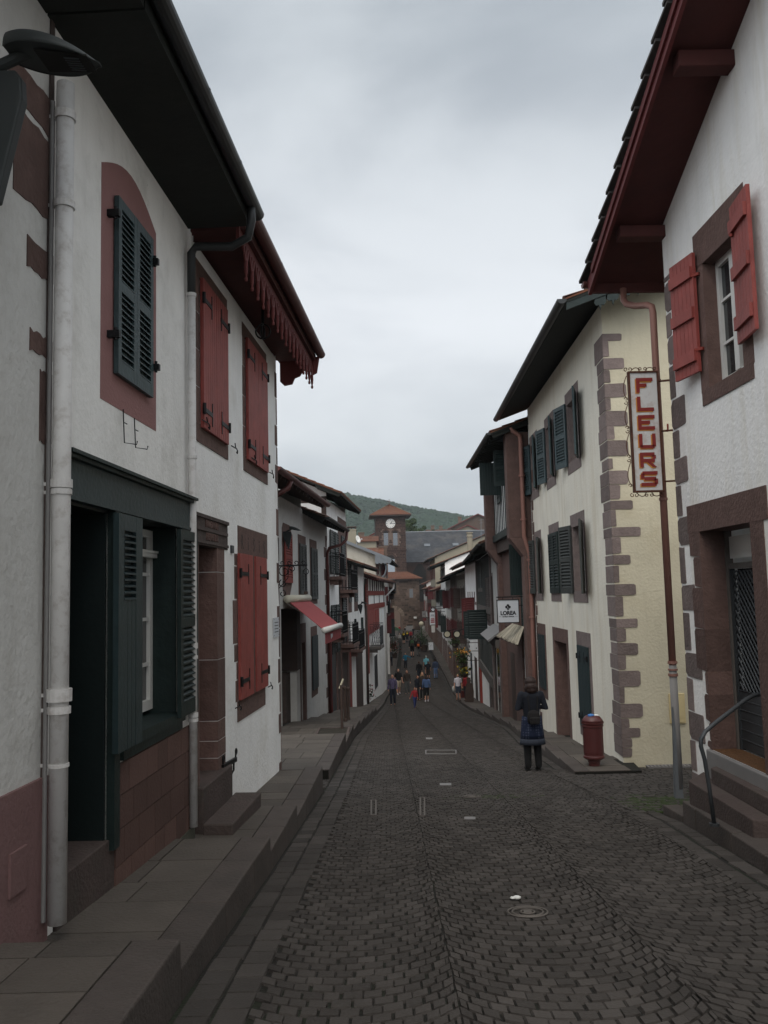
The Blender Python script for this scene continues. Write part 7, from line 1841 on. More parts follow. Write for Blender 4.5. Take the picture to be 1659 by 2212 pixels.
# mortar face built round the arch
n = 16
pts_arc = [(acx + ar_ * math.cos(a), acz + ar_ * math.sin(a)) for a in [math.pi * i / n for i in range(n + 1)]]
for i in range(n):
    (ua, za), (ub, zb) = pts_arc[i], pts_arc[i + 1]
    b.poly([FG.P(ua, 0, za), FG.P(ub, 0, zb), FG.P(ub, 0, acz + ar_ + 0.3), FG.P(ua, 0, acz + ar_ + 0.3)])
    b.poly([FG.P(ua, 0, za), FG.P(ub, 0, zb), FG.P(ub, -6, zb), FG.P(ua, -6, za)])
b.poly([FG.P(gx0, 0, gz0), FG.P(acx - ar_, 0, gz0), FG.P(acx - ar_, 0, gz1), FG.P(gx0, 0, gz1)]); b.poly([FG.P(acx + ar_, 0, gz0), FG.P(gx1, 0, gz0), FG.P(gx1, 0, gz1), FG.P(acx + ar_, 0, gz1)])
b.poly([FG.P(acx - ar_, 0, acz + ar_ + 0.3), FG.P(acx + ar_, 0, acz + ar_ + 0.3), FG.P(acx + ar_, 0, gz1), FG.P(acx - ar_, 0, gz1)])
for uu in (acx - ar_, acx + ar_): b.poly([FG.P(uu, 0, gz0), FG.P(uu, -6, gz0), FG.P(uu, -6, acz), FG.P(uu, 0, acz)])
for uu in (gx0, gx1): b.poly([FG.P(uu, 0, gz0), FG.P(uu, -6, gz0), FG.P(uu, -6, gz1), FG.P(uu, 0, gz1)])
b.poly([FG.P(gx0, -6, acz + ar_), FG.P(gx1, -6, acz + ar_), FG.P(gx1, -6, gz1), FG.P(gx0, -6, gz1)]); b.poly([FG.P(acx + ar_, -6, gz0), FG.P(gx1, -6, gz0), FG.P(gx1, -6, gz1), FG.P(acx + ar_, -6, gz1)])
b.mi = 0
r1 = FG.rect(884.5, 892, 1272, 1272, 1291, 1291); r2 = FG.rect(849, 856, 1259, 1259, 1281, 1281); r3 = FG.rect(879, 891, 1349, 1349, 1357.5, 1357.5)
masonry(b, FG, gx0, gx1, gz0, gz1, holes=(r1, r2, r3), seed=3, arches=((acx, acz, ar_ + 0.75, gz0 - 1),) if False else ((acx, acz, ar_ + 0.45, gz0 - 1),))
b.build('wall', ['gate_stone', 'mortar'], t)
b = MB(); n = 13
for k in range(n):
    a0, a1 = math.pi * k / n + 0.012, math.pi * (k + 1) / n - 0.012; r0, r1_ = ar_, ar_ + 0.62
    b.prism(FG, [(acx + r0 * math.cos(a0), acz + r0 * math.sin(a0)), (acx + r1_ * math.cos(a0), acz + r1_ * math.sin(a0)), (acx + r1_ * math.cos(a1), acz + r1_ * math.sin(a1)), (acx + r0 * math.cos(a1), acz + r0 * math.sin(a1))], -0.1, 0.05)
b.build('arch_stones', 'arch_stone', t)
for r_, nm in ((r1, 'window'), (r2, 'window'), (r3, 'grating')):
    b = MB(); b.box(FG, r_[0], r_[1], -0.02, 0.02, r_[2], r_[3]); b.build(nm, 'zinc' if nm == 'window' and r_ is r1 else 'dark_room', t)
    b = MB(); w_ = 0.14
    b.box(FG, r_[0] - w_, r_[0], 0, 0.06, r_[2] - w_, r_[3] + w_); b.box(FG, r_[1], r_[1] + w_, 0, 0.06, r_[2] - w_, r_[3] + w_); b.box(FG, r_[0], r_[1], 0, 0.06, r_[3], r_[3] + w_ * 1.4); b.box(FG, r_[0], r_[1], 0, 0.09, r_[2] - w_, r_[2]); b.build('stone_surround', 'mortar', t)
b = MB(); tile_sheet(b, FG.P(gx0 + 0.3, 0.7, gz1 + 0.05), FG.P(gx1 + 0.6, 0.7, gz1 + 0.05), FG.P(gx1 - 2.0, -3.0, gz1 + 1.35), FG.P(gx0 + 0.3, -3.0, gz1 + 1.35), spacing=0.24)
tile_sheet(b, FG.P(gx1 + 0.6, 0.7, gz1 + 0.05), FG.P(gx1 + 0.6, -6.7, gz1 + 0.05), FG.P(gx1 - 2.0, -3.0, gz1 + 1.35), FG.P(gx1 - 2.0, -3.0, gz1 + 1.35), spacing=0.24); b.build('roof', 'tile', t)
b = MB(); b.box(FG, gx0, gx1 + 0.55, 0.0, 0.62, gz1 - 0.12, gz1 - 0.0); b.build('eave_board', 'brown_wood', t)
r_ = FG.rect(893.7, 899.8, 1332, 1332, 1336, 1336)
b = MB(); b.box(FG, r_[0], r_[1], 0.03, 0.06, r_[2], r_[3]); b.build('plaque', 'white_paint', loc=FG.P(r_[0], 0.05, r_[2]), label='small white plaque on the brown stone gate house', cat='plaque')
# house seen through the arch
t = thing('house', 'grey-walled house seen through the gate arch', 'house', (1.8, 172, -6)); FT2 = Fac((0, 172, 0), (1, 0), (0, -1))
wall(FT2, t, -6, 6, -9, 0, holes=[], m='weathered_plaster'); r_ = FT2.rect(843, 847, 1333, 1333, 1345, 1345); glazing(FT2, t, (r_[0], r_[1] + .4, r_[2], r_[3]), depth=-0.06, ny=2); b = MB(); b.box(FT2, -6, 6, 0, 0.5, 0, 0.2); b.build('eave', 'brown_wood', t)

# tower
YT = 165.0; FT = Fac((0, YT, 0), (1, 0.045), (0.045, -1))
tx0, tx1 = FT.uz(812.5, 1180)[0], FT.uz(877, 1180)[0]
tz1 = FT.uz(844, 1112)[1]
t = thing('clock_tower', 'square red stone church tower with clock, slatted belfry openings and tiled pyramid roof', 'tower', (2, YT, -6))
zs1, zs2 = FT.uz(844, 1118.5)[1], FT.uz(844, 1189)[1]
lv = [FT.rect(828.8, 838.6, 1151, 1151, 1177.5, 1177.5), FT.rect(849, 858.8, 1151, 1151, 1177.5, 1177.5)]
dp = FT.rect(838, 852.7, 1209, 1209, 1242, 1242); dp = (dp[0], dp[1], dp[2] - 1, dp[3])
W_t = tx1 - tx0
b = MB(); b.mi = 1
for F_, a, c in ((FT, tx0, tx1), (Fac(FT.P(tx1, 0, 0), -FT.N, FT.U), 0, W_t), (Fac(FT.P(tx0, 0, 0), -FT.N, -FT.U), 0, W_t), (Fac(FT.P(tx1, -W_t, 0), -FT.U, -FT.N), 0, W_t)):
    b.mi = 1; b.poly([F_.P(a, 0, -9), F_.P(c, 0, -9), F_.P(c, 0, tz1), F_.P(a, 0, tz1)]); b.mi = 0
    hh = [(l[0], l[1], l[2], l[3] + 0.55) for l in lv] + [(dp[0], dp[1], dp[2], dp[3] + 0.9)] if F_ is FT else []
    masonry(b, F_, a, c, 0.5 if F_ is not FT else -2, tz1, holes=hh, rh=0.30, rw=0.6, seed=5)
b.build('wall', ['tower_stone', 'mortar'], t)
b = MB()
for z in (zs1, zs2):
    b.box(FT, tx0 - 0.1, tx1 + 0.1, -W_t - 0.1, 0.10, z - 0.12, z + 0.12)
b.box(FT, tx0 - 0.18, tx1 + 0.18, -W_t - .18, 0.18, tz1 - 0.35, tz1); b.build('string_course', 'tower_stone', t)
for l in lv:
    c_ = (l[0] + l[1]) / 2; hw = (l[1] - l[0]) / 2
    b = MB(); b.prism(FT, [(l[0], l[2] - 0.05), (l[1], l[2] - 0.05)] + [(c_ + hw * math.cos(a), l[3] + hw * math.sin(a)) for a in [math.pi * i / 10 for i in range(11)]], -0.0, 0.025); o = b.build('belfry_opening', 'dark_room', t)
    b = MB(); n = 12; p = (l[3] - l[2]) / n
    for k in range(n): b.box(FT, l[0] + 0.02, l[1] - 0.02, 0.02, 0.12, l[2] + k * p, l[2] + k * p + p * 0.52)
    b.build('slats', 'slat_paint', o)
    b = MB()
    for k in range(9): a0, a1 = math.pi * k / 9 + 0.02, math.pi * (k + 1) / 9 - 0.02; b.prism(FT, [(c_ + hw * math.cos(a0), l[3] + hw * math.sin(a0)), (c_ + (hw + .3) * math.cos(a0), l[3] + (hw + .3) * math.sin(a0)), (c_ + (hw + .3) * math.cos(a1), l[3] + (hw + .3) * math.sin(a1)), (c_ + hw * math.cos(a1), l[3] + hw * math.sin(a1))], 0.0, 0.03)
    b.build('arch_stones', 'tower_stone', t)
c_ = (dp[0] + dp[1]) / 2; hw = (dp[1] - dp[0]) / 2
b = MB(); b.prism(FT, [(dp[0], dp[3]), (dp[1], dp[3])] + [(c_ + hw * math.cos(a), dp[3] + 0.2 + hw * math.sin(a)) for a in [math.pi * i / 10 for i in range(11)]], 0.0, 0.03); b.build('arched_opening', 'dark_room', t)
b = MB(); b.box(FT, dp[0], dp[1], 0, 0.08, dp[2], dp[3]); b.box(FT, dp[0] - .1, dp[1] + .1, 0, 0.10, dp[3], dp[3] + 0.08); b.build('boarded_panel', 'slat_paint', t)
b = MB()
for k in range(11): a0, a1 = math.pi * k / 11 + 0.02, math.pi * (k + 1) / 11 - 0.02; b.prism(FT, [(c_ + hw * math.cos(a0), dp[3] + .2 + hw * math.sin(a0)), (c_ + (hw + .4) * math.cos(a0), dp[3] + .2 + (hw + .4) * math.sin(a0)), (c_ + (hw + .4) * math.cos(a1), dp[3] + .2 + (hw + .4) * math.sin(a1)), (c_ + hw * math.cos(a1), dp[3] + .2 + hw * math.sin(a1))], 0.0, 0.035)
b.build('arch_stones', 'tower_stone', t)
# clock
cu, cz = FT.uz(843.6, 1130.8); cr_ = 10.1 / FPX * YT
circ = lambda r, n=32: [(cu + r * math.cos(a), cz + r * math.sin(a)) for a in [2 * math.pi * i / n for i in range(n)]]
b = MB(); b.prism(FT, circ(cr_ * 1.08), 0, 0.06); b.build('clock_rim', 'dark_stone', t)
b = MB(); b.prism(FT, circ(cr_), 0.05, 0.09); o = b.build('clock_face', 'white_paint', t)
b = MB()
for k in range(12):
    a = k * math.pi / 6; s_, c2 = math.sin(a), math.cos(a); r0, r1_ = cr_ * 0.70, cr_ * 0.93; w_ = 0.035 if k % 3 else 0.06
    b.hexa([FT.P(cu + s_ * r0 - c2 * w_, 0.092, cz + c2 * r0 + s_ * w_), FT.P(cu + s_ * r0 + c2 * w_, 0.092, cz + c2 * r0 - s_ * w_), FT.P(cu + s_ * r1_ + c2 * w_, 0.092, cz + c2 * r1_ - s_ * w_), FT.P(cu + s_ * r1_ - c2 * w_, 0.092, cz + c2 * r1_ + s_ * w_)] +
           [FT.P(cu + s_ * r0 - c2 * w_, 0.10, cz + c2 * r0 + s_ * w_), FT.P(cu + s_ * r0 + c2 * w_, 0.10, cz + c2 * r0 - s_ * w_), FT.P(cu + s_ * r1_ + c2 * w_, 0.10, cz + c2 * r1_ - s_ * w_), FT.P(cu + s_ * r1_ - c2 * w_, 0.10, cz + c2 * r1_ + s_ * w_)])
b.build('numerals', 'blue_grey', o)
b = MB()
for a, L_, w_ in ((R(38), cr_ * 0.58, 0.055), (R(93), cr_ * 0.88, 0.04)):
    s_, c2 = math.sin(a), math.cos(a)
    b.beam(FT.P(cu - s_ * 0.12, 0.12, cz - c2 * 0.12), FT.P(cu + s_ * L_, 0.12, cz + c2 * L_), w_ * 2, 0.03, up=(0, -1, 0))
b.build('clock_hands', 'letter_black', o)
# pyramid roof and cross
ov = 1.15; a_, c_ = tx0 - ov, tx1 + ov; ze_ = tz1 - 0.05; zp = FT.uz(841, 1088.5)[1]; zp = zp + 0.2
cc = FT.P((tx0 + tx1) / 2, -W_t / 2, zp); cs = [FT.P(a_, ov, ze_), FT.P(c_, ov, ze_), FT.P(c_, -W_t - ov, ze_), FT.P(a_, -W_t - ov, ze_)]
b = MB()
for i in range(4): tile_sheet(b, cs[i], cs[(i + 1) % 4], cc, cc, spacing=0.28, row=0.4)
b.build('roof', 'tile', t)
b = MB(); b.box(FT, a_ + 0.05, c_ - 0.05, -W_t - ov + 0.05, ov - 0.05, ze_ - 0.22, ze_ - 0.05); b.build('eave_board', 'brown_wood', t)
b = MB(); p = cc; b.tube([p - V((0, 0, 0.1)), p + V((0, 0, 0.9))], 0.05, 8); b.beam(p + V((-0.38, 0, 0.62)), p + V((0.38, 0, 0.62)), 0.09, 0.09); b.beam(p + V((0, 0, 0.2)), p + V((0, 0, 1.0)), 0.1, 0.1, up=(1, 0, 0)); b.ball(p + V((0, 0, 0.05)), 0.13); b.build('cross', 'rusty_iron', t)

# nave with slate roof
t = thing('church_nave', 'church nave with long grey slate roof to the right of the clock tower', 'church', (15, 175, -6))
YN = 172.0; FN = Fac((0, YN, 0), (1, 0.02), (0.02, -1))
n0, n1 = FN.uz(876, 1200)[0], 34.0; zE = FN.uz(960, 1213)[1]; Yr = 182.0
rr_ = at_y(960, 1148, Yr).z
wall(FN, t, n0, n1, -9, zE + 0.1, m='tower_stone', body=20)
b = MB(); rd = random.Random(6); rows = 26; P0, P1 = FN.P(n0 - 0.2, 0.4, zE), FN.P(n1, 0.4, zE); Q0, Q1 = FN.P(n0 - 0.2, -10, rr_), FN.P(n1, -10, rr_)
nn = (P1 - P0).cross(Q0 - P0).normalized(); nn = nn if nn.z > 0 else -nn
for j in range(rows):
    t0, t1 = j / rows, (j + 1.1) / rows; x = -rd.uniform(0, 0.6)
    while x < 1:
        x1_ = x + rd.uniform(0.010, 0.02); a, c = max(0, x), min(1, x1_); x = x1_
        if c <= a: continue
        b.poly([P0.lerp(P1, a).lerp(Q0.lerp(Q1, a), t0) + nn * 0.05, P0.lerp(P1, c).lerp(Q0.lerp(Q1, c), t0) + nn * 0.05, P0.lerp(P1, c).lerp(Q0.lerp(Q1, c), min(1, t1)) + nn * 0.02, P0.lerp(P1, a).lerp(Q0.lerp(Q1, a), min(1, t1)) + nn * 0.02])
S0, S1 = FN.P(n0 - 0.2, -20.4, zE), FN.P(n1, -20.4, zE)
b.hexa([P0, P1, Q1, Q0, P0 - nn * 0.1, P1 - nn * 0.1, Q1 - nn * 0.1, Q0 - nn * 0.1]); b.hexa([S0, S1, Q1, Q0, S0 + V((0, 0, .05)), S1 + V((0, 0, .05)), Q1 + V((0, 0, .05)), Q0 + V((0, 0, .05))])
b.build('roof', 'slate', t)
b = MB(); b.tube([Q0 + nn * 0.05, Q1 + nn * 0.05], 0.13, 8); b.tube([P0 + nn * .06, Q0 + nn * .06], 0.08, 6); b.build('ridge', 'zinc', t)
for (px, py) in ((929, 1178), (992, 1175)):
    s_ = (px - 876) / FPX * YN / (n1 - n0); t_ = 0.52; c_ = P0.lerp(P1, s_).lerp(Q0.lerp(Q1, s_), t_) + nn * 0.1; ux = (P1 - P0).normalized(); uy = (Q0 - P0).normalized()
    b = MB(); b.hexa([c_ - ux * .6 - uy * .5, c_ + ux * .6 - uy * .5, c_ + ux * .6 + uy * .5, c_ - ux * .6 + uy * .5] + [q_ + nn * 0.12 for q_ in (c_ - ux * .6 - uy * .5, c_ + ux * .6 - uy * .5, c_ + ux * .6 + uy * .5, c_ - ux * .6 + uy * .5)]); o = b.build('roof_window', 'zinc', t)
    b = MB(); c_ = c_ + nn * 0.13; b.poly([c_ - ux * .45 - uy * .35, c_ + ux * .45 - uy * .35, c_ + ux * .45 + uy * .35, c_ - ux * .45 + uy * .35]); b.build('pane', 'zinc', o)
b = MB(); wz = FN.uz(907, 1245); b.prism(FN, [(wz[0] - 1.3, wz[1] - 5), (wz[0] + 1.3, wz[1] - 5), (wz[0] + 1.3, wz[1] + 1), (wz[0], wz[1] + 3), (wz[0] - 1.3, wz[1] + 1)], -0.02, 0.05); b.build('pointed_window', 'dark_room', t)
b = MB(); b.box(FN, n0, n1, 0, 0.3, zE - 0.35, zE - 0.05); b.build('cornice', 'tower_stone', t)

# roofs beyond on both sides
def back_house(x0, x1, Y, ze, zp_, dep, label, wm='beige_plaster', tile='tile', mode='eave', chim=()):
    F = Fac((x0, Y, 0), (1, 0), (0, -1)); w = x1 - x0
    t = thing('house', label, 'house', (x0 + w / 2, Y, -4)); wall(F, t, 0, w, -9, ze, m=wm, body=dep)
    b = MB()
    if mode == 'eave':
        tile_sheet(b, F.P(-.4, .4, ze), F.P(w + .4, .4, ze), F.P(w + .4, -dep / 2, zp_), F.P(-.4, -dep / 2, zp_), spacing=0.4, row=0.6); tile_sheet(b, F.P(w + .4, -dep - .4, ze), F.P(-.4, -dep - .4, ze), F.P(-.4, -dep / 2, zp_), F.P(w + .4, -dep / 2, zp_), spacing=0.4, row=0.6)
    else:
        tile_sheet(b, F.P(-.6, -dep, ze - .2), F.P(-.6, .5, ze - .2), F.P(w / 2, .5, zp_), F.P(w / 2, -dep, zp_), spacing=0.4, row=0.6); tile_sheet(b, F.P(w + .6, .5, ze - .2), F.P(w + .6, -dep, ze - .2), F.P(w / 2, -dep, zp_), F.P(w / 2, .5, zp_), spacing=0.4, row=0.6)
        g = MB(); g.poly([F.P(0, 0.01, ze - .05), F.P(w, 0.01, ze - .05), F.P(w / 2, 0.01, zp_ - 0.2)]); g.build('gable_wall', wm, t)
        g = MB(); g.beam(F.P(-.6, .52, ze - .3), F.P(w / 2, .52, zp_ - .1), 0.1, 0.22); g.beam(F.P(w + .6, .52, ze - .3), F.P(w / 2, .52, zp_ - .1), 0.1, 0.22); g.build('verge_board', 'dark_red_paint', t)
    b.build('roof', tile, t)
    for (cx_, hz_) in chim:
        b = MB(); b.box(F, cx_, cx_ + 0.9, -dep / 2 - 0.5, -dep / 2 + 0.4, ze, hz_); b.box(F, cx_ - .08, cx_ + .98, -dep / 2 - 0.58, -dep / 2 + 0.48, hz_, hz_ + 0.15); b.build('chimney', 'mortar', t)
    return t
pL0, pL1 = at_y(777, 1190, 186), at_y(862, 1190, 186)
t = back_house(pL0.x, pL1.x, 186, at_y(776, 1171, 186).z, at_y(818, 1146, 186).z, 10, 'grey gabled house with red-brown verge board just left of the clock tower', mode='gable')
p0, p1 = at_y(752, 1160, 135), at_y(812, 1160, 135)
back_house(p0.x, p1.x, 135, at_y(780, 1170, 135).z, at_y(780, 1155, 135).z, 9, 'old house with orange tiled roof left of the clock tower, behind the grey gable', chim=((1.5, at_y(780, 1152, 139).z),))
p0, p1 = at_y(762, 1205, 98), at_y(822, 1205, 98)
back_house(p0.x, p1.x, 98, at_y(790, 1203, 98).z, at_y(790, 1176, 98).z - .2, 8, 'low orange-tiled house below the grey gable, left of the clock tower', chim=((3.0, at_y(790, 1180, 98).z),), tile='tile')
p0, p1 = at_y(972, 1150, 230), at_y(1062, 1150, 230)
back_house(p0.x, p1.x + 4, 230, at_y(1000, 1140, 230).z, at_y(1018, 1115, 230).z + .6, 12, 'brown gabled house on the rise above the slate church roof', mode='gable', wm='gate_stone', tile='old_tile', chim=((2.8, at_y(1000, 1117, 236).z), (7.0, at_y(1000, 1116, 236).z)))
p0, p1 = at_y(925, 1150, 225), at_y(975, 1150, 225)
back_house(p0.x, p1.x, 225, at_y(950, 1150, 225).z, at_y(950, 1141, 225).z, 10, 'low tiled house right of the tree and above the slate church roof', tile='old_tile', chim=((1.0, at_y(950, 1136, 230).z), (3.2, at_y(950, 1137, 230).z)))
p0, p1 = at_y(985, 1150, 218), at_y(1035, 1150, 218)
back_house(p0.x, p1.x, 218, at_y(1000, 1146, 218).z, at_y(1000, 1134, 218).z, 10, 'small gabled outbuilding in front of the brown gabled house above the church roof', mode='gable', wm='beige_plaster', tile='old_tile')
# chimney on the beige house, right
t = thing('chimney', 'round beige chimney pot stack on the tiled roofs at right', 'chimney', at_y(1014, 1192, 95))
pc0, pc1, pz = at_y(1008, 1150, 95), at_y(1020.5, 1150, 95), at_y(1014, 1192, 95)
r_ = (pc1.x - pc0.x) / 2; zt_ = pc0.z
b = MB(); b.lathe(((pc0.x + pc1.x) / 2, 95, pz.z - 2), [(r_ * .95, 0), (r_ * .95, zt_ - pz.z + 2 - 0.55), (r_ * 1.15, zt_ - pz.z + 2 - 0.5), (r_ * 1.15, zt_ - pz.z + 2 - 0.38), (r_ * .95, zt_ - pz.z + 2 - 0.35), (r_ * .95, zt_ - pz.z + 2 - 0.12), (r_ * 1.2, zt_ - pz.z + 2 - 0.1), (r_ * 1.2, zt_ - pz.z + 2)], 16); b.build('stack', 'beige_plaster', t)
b = MB(); b.tube([at_y(1039.5, 1195, 100), at_y(1039, 1120, 100)], 0.03, 6); b.tube([at_y(1034, 1124, 100), at_y(1045, 1122, 100)], 0.02, 6); b.tube([at_y(1036, 1130, 100), at_y(1043, 1129, 100)], 0.02, 6); b.build('tv_aerial', 'zinc', loc=at_y(1039, 1195, 100), label='thin tall television aerial above the roofs at right', cat='aerial')
b = MB(); b.tube([at_y(753, 1130, 60), at_y(752.5, 1058, 60)], 0.02, 6) if False else None

# ---------------------------------------------------------------- trees behind the church
def tree(label, x, Y, z0, z1, rad, seed, m='leaf', n=2600, trunk=True):
    t = thing('broadleaf_tree', label, 'tree', (x, Y, z0)); rd = random.Random(seed); b = MB()
    H = z1 - z0; b.tube([(x, Y, z0), (x + .2, Y, z0 + H * .4), (x, Y, z0 + H * .85)], [rad * .09, rad * .06, rad * .02], 8)
    lobes = []
    for k in range(11):
        a = rd.uniform(0, 6.28); rr_ = rd.uniform(0.1, 0.62) * rad; zz = max(z0 + H * 0.4, z1 - rad * rd.uniform(0.45, 2.3))
        lobes.append((x + rr_ * math.cos(a), Y + rr_ * math.sin(a), zz, rad * rd.uniform(0.28, 0.5)))
        b.tube([(x, Y, z0 + H * rd.uniform(0.3, 0.5)), lobes[-1][:3]], [rad * .035, rad * .012], 6)
    b.build('trunk', 'bark', t); c = MB()
    for k in range(n):
        lx, ly, lz, lr = rd.choice(lobes); v = V((rd.gauss(0, 1), rd.gauss(0, 1), rd.gauss(0, 1))).normalized() * (lr * rd.uniform(0.75, 1.08) * (1 + 0.25 * math.sin(k)))
        p = V((lx, ly, lz)) + V((v.x, v.y, v.z * 0.85)); s_ = rd.uniform(0.16, 0.36) * rad / 4
        a1 = V((rd.gauss(0, 1), rd.gauss(0, 1), rd.gauss(0, .6))).normalized() * s_; a2 = a1.cross(V((rd.gauss(0, 1), rd.gauss(0, 1), rd.gauss(0, 1)))).normalized() * s_
        c.poly([p - a1, p + a2 * .8, p + a1, p - a2 * .8])
    c.build('crown', m, t); return t
def tree_px(label, px, pyt, pyb, Y, rpx, seed, m='leaf', n=2600):
    rpx *= 1.25; n = int(n * 1.3)
    p, q_ = at_y(px, pyt, Y), at_y(px, pyb, Y); tree(label, p.x, Y, q_.z - 6, p.z, rpx / FPX * Y, seed, m, n)
tree_px('dark leafy tree directly behind the clock tower', 880, 1113, 1152, 200, 17, 1, 'leaf', 4200)
tree_px('smaller leafy tree to the right behind the slate roof', 907, 1132, 1154, 205, 12, 2, 'leaf', 3000)
tree_px('dark round tree at the far edge above the slate roof', 930, 1140, 1156, 212, 9, 3, 'leaf_dark', 2200)
# ---------------------------------------------------------------- people
def person(px, py_foot, py_head, label, yaw=0, top='navy', legs='dark_jeans', hair='hair_dark', shoes='leather', sleeves='long', legtype='trousers', arms='down', stride=0.0,
           loc=None, height=None, hairlen=0, bald=False, extra=None, cat='person', sitting=False, vox=0.022, lift=0.02, group='people walking in the street', skirt=None, slim=1.0, coat=0.0, bob=1.0):
    """yaw 0 = walking away down the street, 180 = coming towards the camera"""
    if loc is None: p = ground_hit(px, py_foot, lift); loc = (p.x, p.y, p.z)
    r = ray(px, py_head); zt = (r * (loc[1] / r.y)).z
    Hh = height or (zt - loc[2])
    s = Hh / 1.72
    t = thing('person', label, cat, loc, group)
    ca, sa = math.cos(R(yaw)), math.sin(R(yaw))
    def W(x, y, z):          # local: x right, y forward, z up for a 1.72 m figure
        x *= s; y *= s; z *= s
        return V((loc[0] + x * ca - y * sa, loc[1] + x * sa + y * ca, loc[2] + z))
    rs = lambda *a: [(x * s * slim, y * s * slim) for x, y in a]
    def tb(b, pts, rad, n=12): b.tube([W(*q) for q in pts], [(a * s * slim, c * s * slim) for a, c in rad], n); [b.ball(W(*pts[i]), min(rad[i]) * s * slim * 0.98, 8, 6) for i in (0, -1)]
    st = stride
    def legpts(sg):
        f = st * sg
        hip = (0.085 * sg, 0, 0.90); kn = (0.095 * sg, f * 0.55 + 0.03, 0.49); an = (0.10 * sg, f - (0.05 if f < 0 else 0.0), 0.09 + (0.05 if f < -0.12 else 0))
        return [hip, kn, an]
    def armpts(sg):
        sh = (0.18 * sg, -0.01, 1.40)
        if arms == 'down': return [sh, (0.235 * sg, -0.03 - 0.3 * st * sg, 1.13), (0.245 * sg, 0.05 - 0.55 * st * sg, 0.90)]
        if arms == 'front': return [sh, (0.27 * sg, -0.03, 1.15), (0.10 * sg, 0.20, 1.17)]
        if arms == 'out' and sg < 0: return [sh, (-0.42, 0.0, 1.28), (-0.66, 0.05, 1.18)]
        if arms == 'out': return [sh, (0.30, -0.05, 1.18), (0.22, 0.10, 1.05)]
        if arms == 'hand_low' and sg > 0: return [sh, (0.30, 0.02, 1.15), (0.44, 0.06, 0.92)]
        if arms == 'camera': return [sh, (0.26 * sg, 0.08, 1.22), (0.08 * sg, 0.22, 1.42)]
        return [sh, (0.235 * sg, -0.03, 1.13), (0.245 * sg, 0.05, 0.90)]
    # body: one continuous surface (head, neck, torso, arms with hands, legs)
    b = MB()
    tb(b, [(0, 0.0, 0.90), (0, 0, 1.05), (0, 0, 1.25), (0, -0.01, 1.40), (0, -0.01, 1.47)], [(0.145, 0.10), (0.125, 0.09), (0.15, 0.10), (0.155, 0.085), (0.06, 0.055)])
    tb(b, [(0, 0, 1.42), (0, 0.01, 1.54)], [(0.055, 0.055), (0.052, 0.052)])
    b.ball(W(0, 0.015, 1.625), (0.076 * s, 0.076 * s, 0.105 * s), 14, 10); b.ball(W(0, 0.045, 1.575), 0.055 * s, 10, 8)
    b.ball(W(0, 0.102, 1.605), 0.016 * s, 6, 5)
    for sg in (-1, 1): b.ball(W(0.078 * sg, 0.0, 1.61), (0.012 * s, 0.02 * s, 0.03 * s), 6, 5)
    for sg in (-1, 1):
        a = armpts(sg); tb(b, a, [(0.046, 0.046), (0.038, 0.038), (0.026, 0.026)], 10)
        d = (V(a[2]) - V(a[1])).normalized(); h = V(a[2])
        tb(b, [tuple(h), tuple(h + d * 0.05), tuple(h + d * 0.09)], [(0.026, 0.02), (0.038, 0.018), (0.034, 0.015)], 8)
        side = V((0, 1, 0)) if abs(d.y) < 0.7 else V((1, 0, 0)); side = (side - d * side.dot(d)).normalized()
        for k, L_ in enumerate((0.065, 0.08, 0.075, 0.055)):
            p0 = h + d * 0.085 + side * (0.028 - 0.019 * k); tb(b, [tuple(p0), tuple(p0 + d * L_ * .55), tuple(p0 + d * L_ - V((0.012 * sg, 0, 0)))], [(0.0095, 0.0095)] * 3, 6)
        p0 = h + d * 0.03 + side * 0.03; tb(b, [tuple(p0), tuple(p0 + side * 0.03 + d * 0.03), tuple(p0 + side * 0.035 + d * 0.06)], [(0.011, 0.011)] * 3, 6)
        l = legpts(sg); tb(b, [l[0], (l[0][0], l[0][1] * .5 + l[1][1] * .5, 0.7), l[1], (l[1][0], l[1][1] * .6 + l[2][1] * .4 - 0.02, 0.34), l[2]], [(0.085, 0.085), (0.072, 0.072), (0.05, 0.05), (0.052, 0.052), (0.033, 0.033)])
        tb(b, [l[2], (l[2][0], l[2][1] + 0.02, l[2][2] - 0.04), (l[2][0], l[2][1] + 0.14, l[2][2] - 0.055)], [(0.035, 0.035), (0.035, 0.03), (0.03, 0.022)])
    b.build('body', 'skin', t, remesh=vox * s * 0.5, smooth=True)
    # shirt or jacket
    b = MB(); g = 0.016
    z_h = 0.93 - coat
    tb(b, [(0, 0.0, z_h), (0, 0, 1.02), (0, 0, 1.22), (0, -0.01, 1.38), (0, -0.012, 1.47)], [(0.165 + coat * .08, 0.122), (0.152, 0.115), (0.172, 0.125), (0.192, 0.115), (0.10, 0.09)])
    for sg in (-1, 1):
        a = armpts(sg)
        if sleeves == 'long': tb(b, [a[0], a[1], tuple(V(a[1]).lerp(V(a[2]), 0.93))], [(0.072, 0.072), (0.058, 0.058), (0.046, 0.046)], 10)
        else: tb(b, [a[0], tuple(V(a[0]).lerp(V(a[1]), 0.75))], [(0.062, 0.062), (0.058, 0.058)], 10)
    b.build('jacket' if sleeves == 'long' else 'shirt', top, t, remesh=vox * s * 0.6, smooth=True)
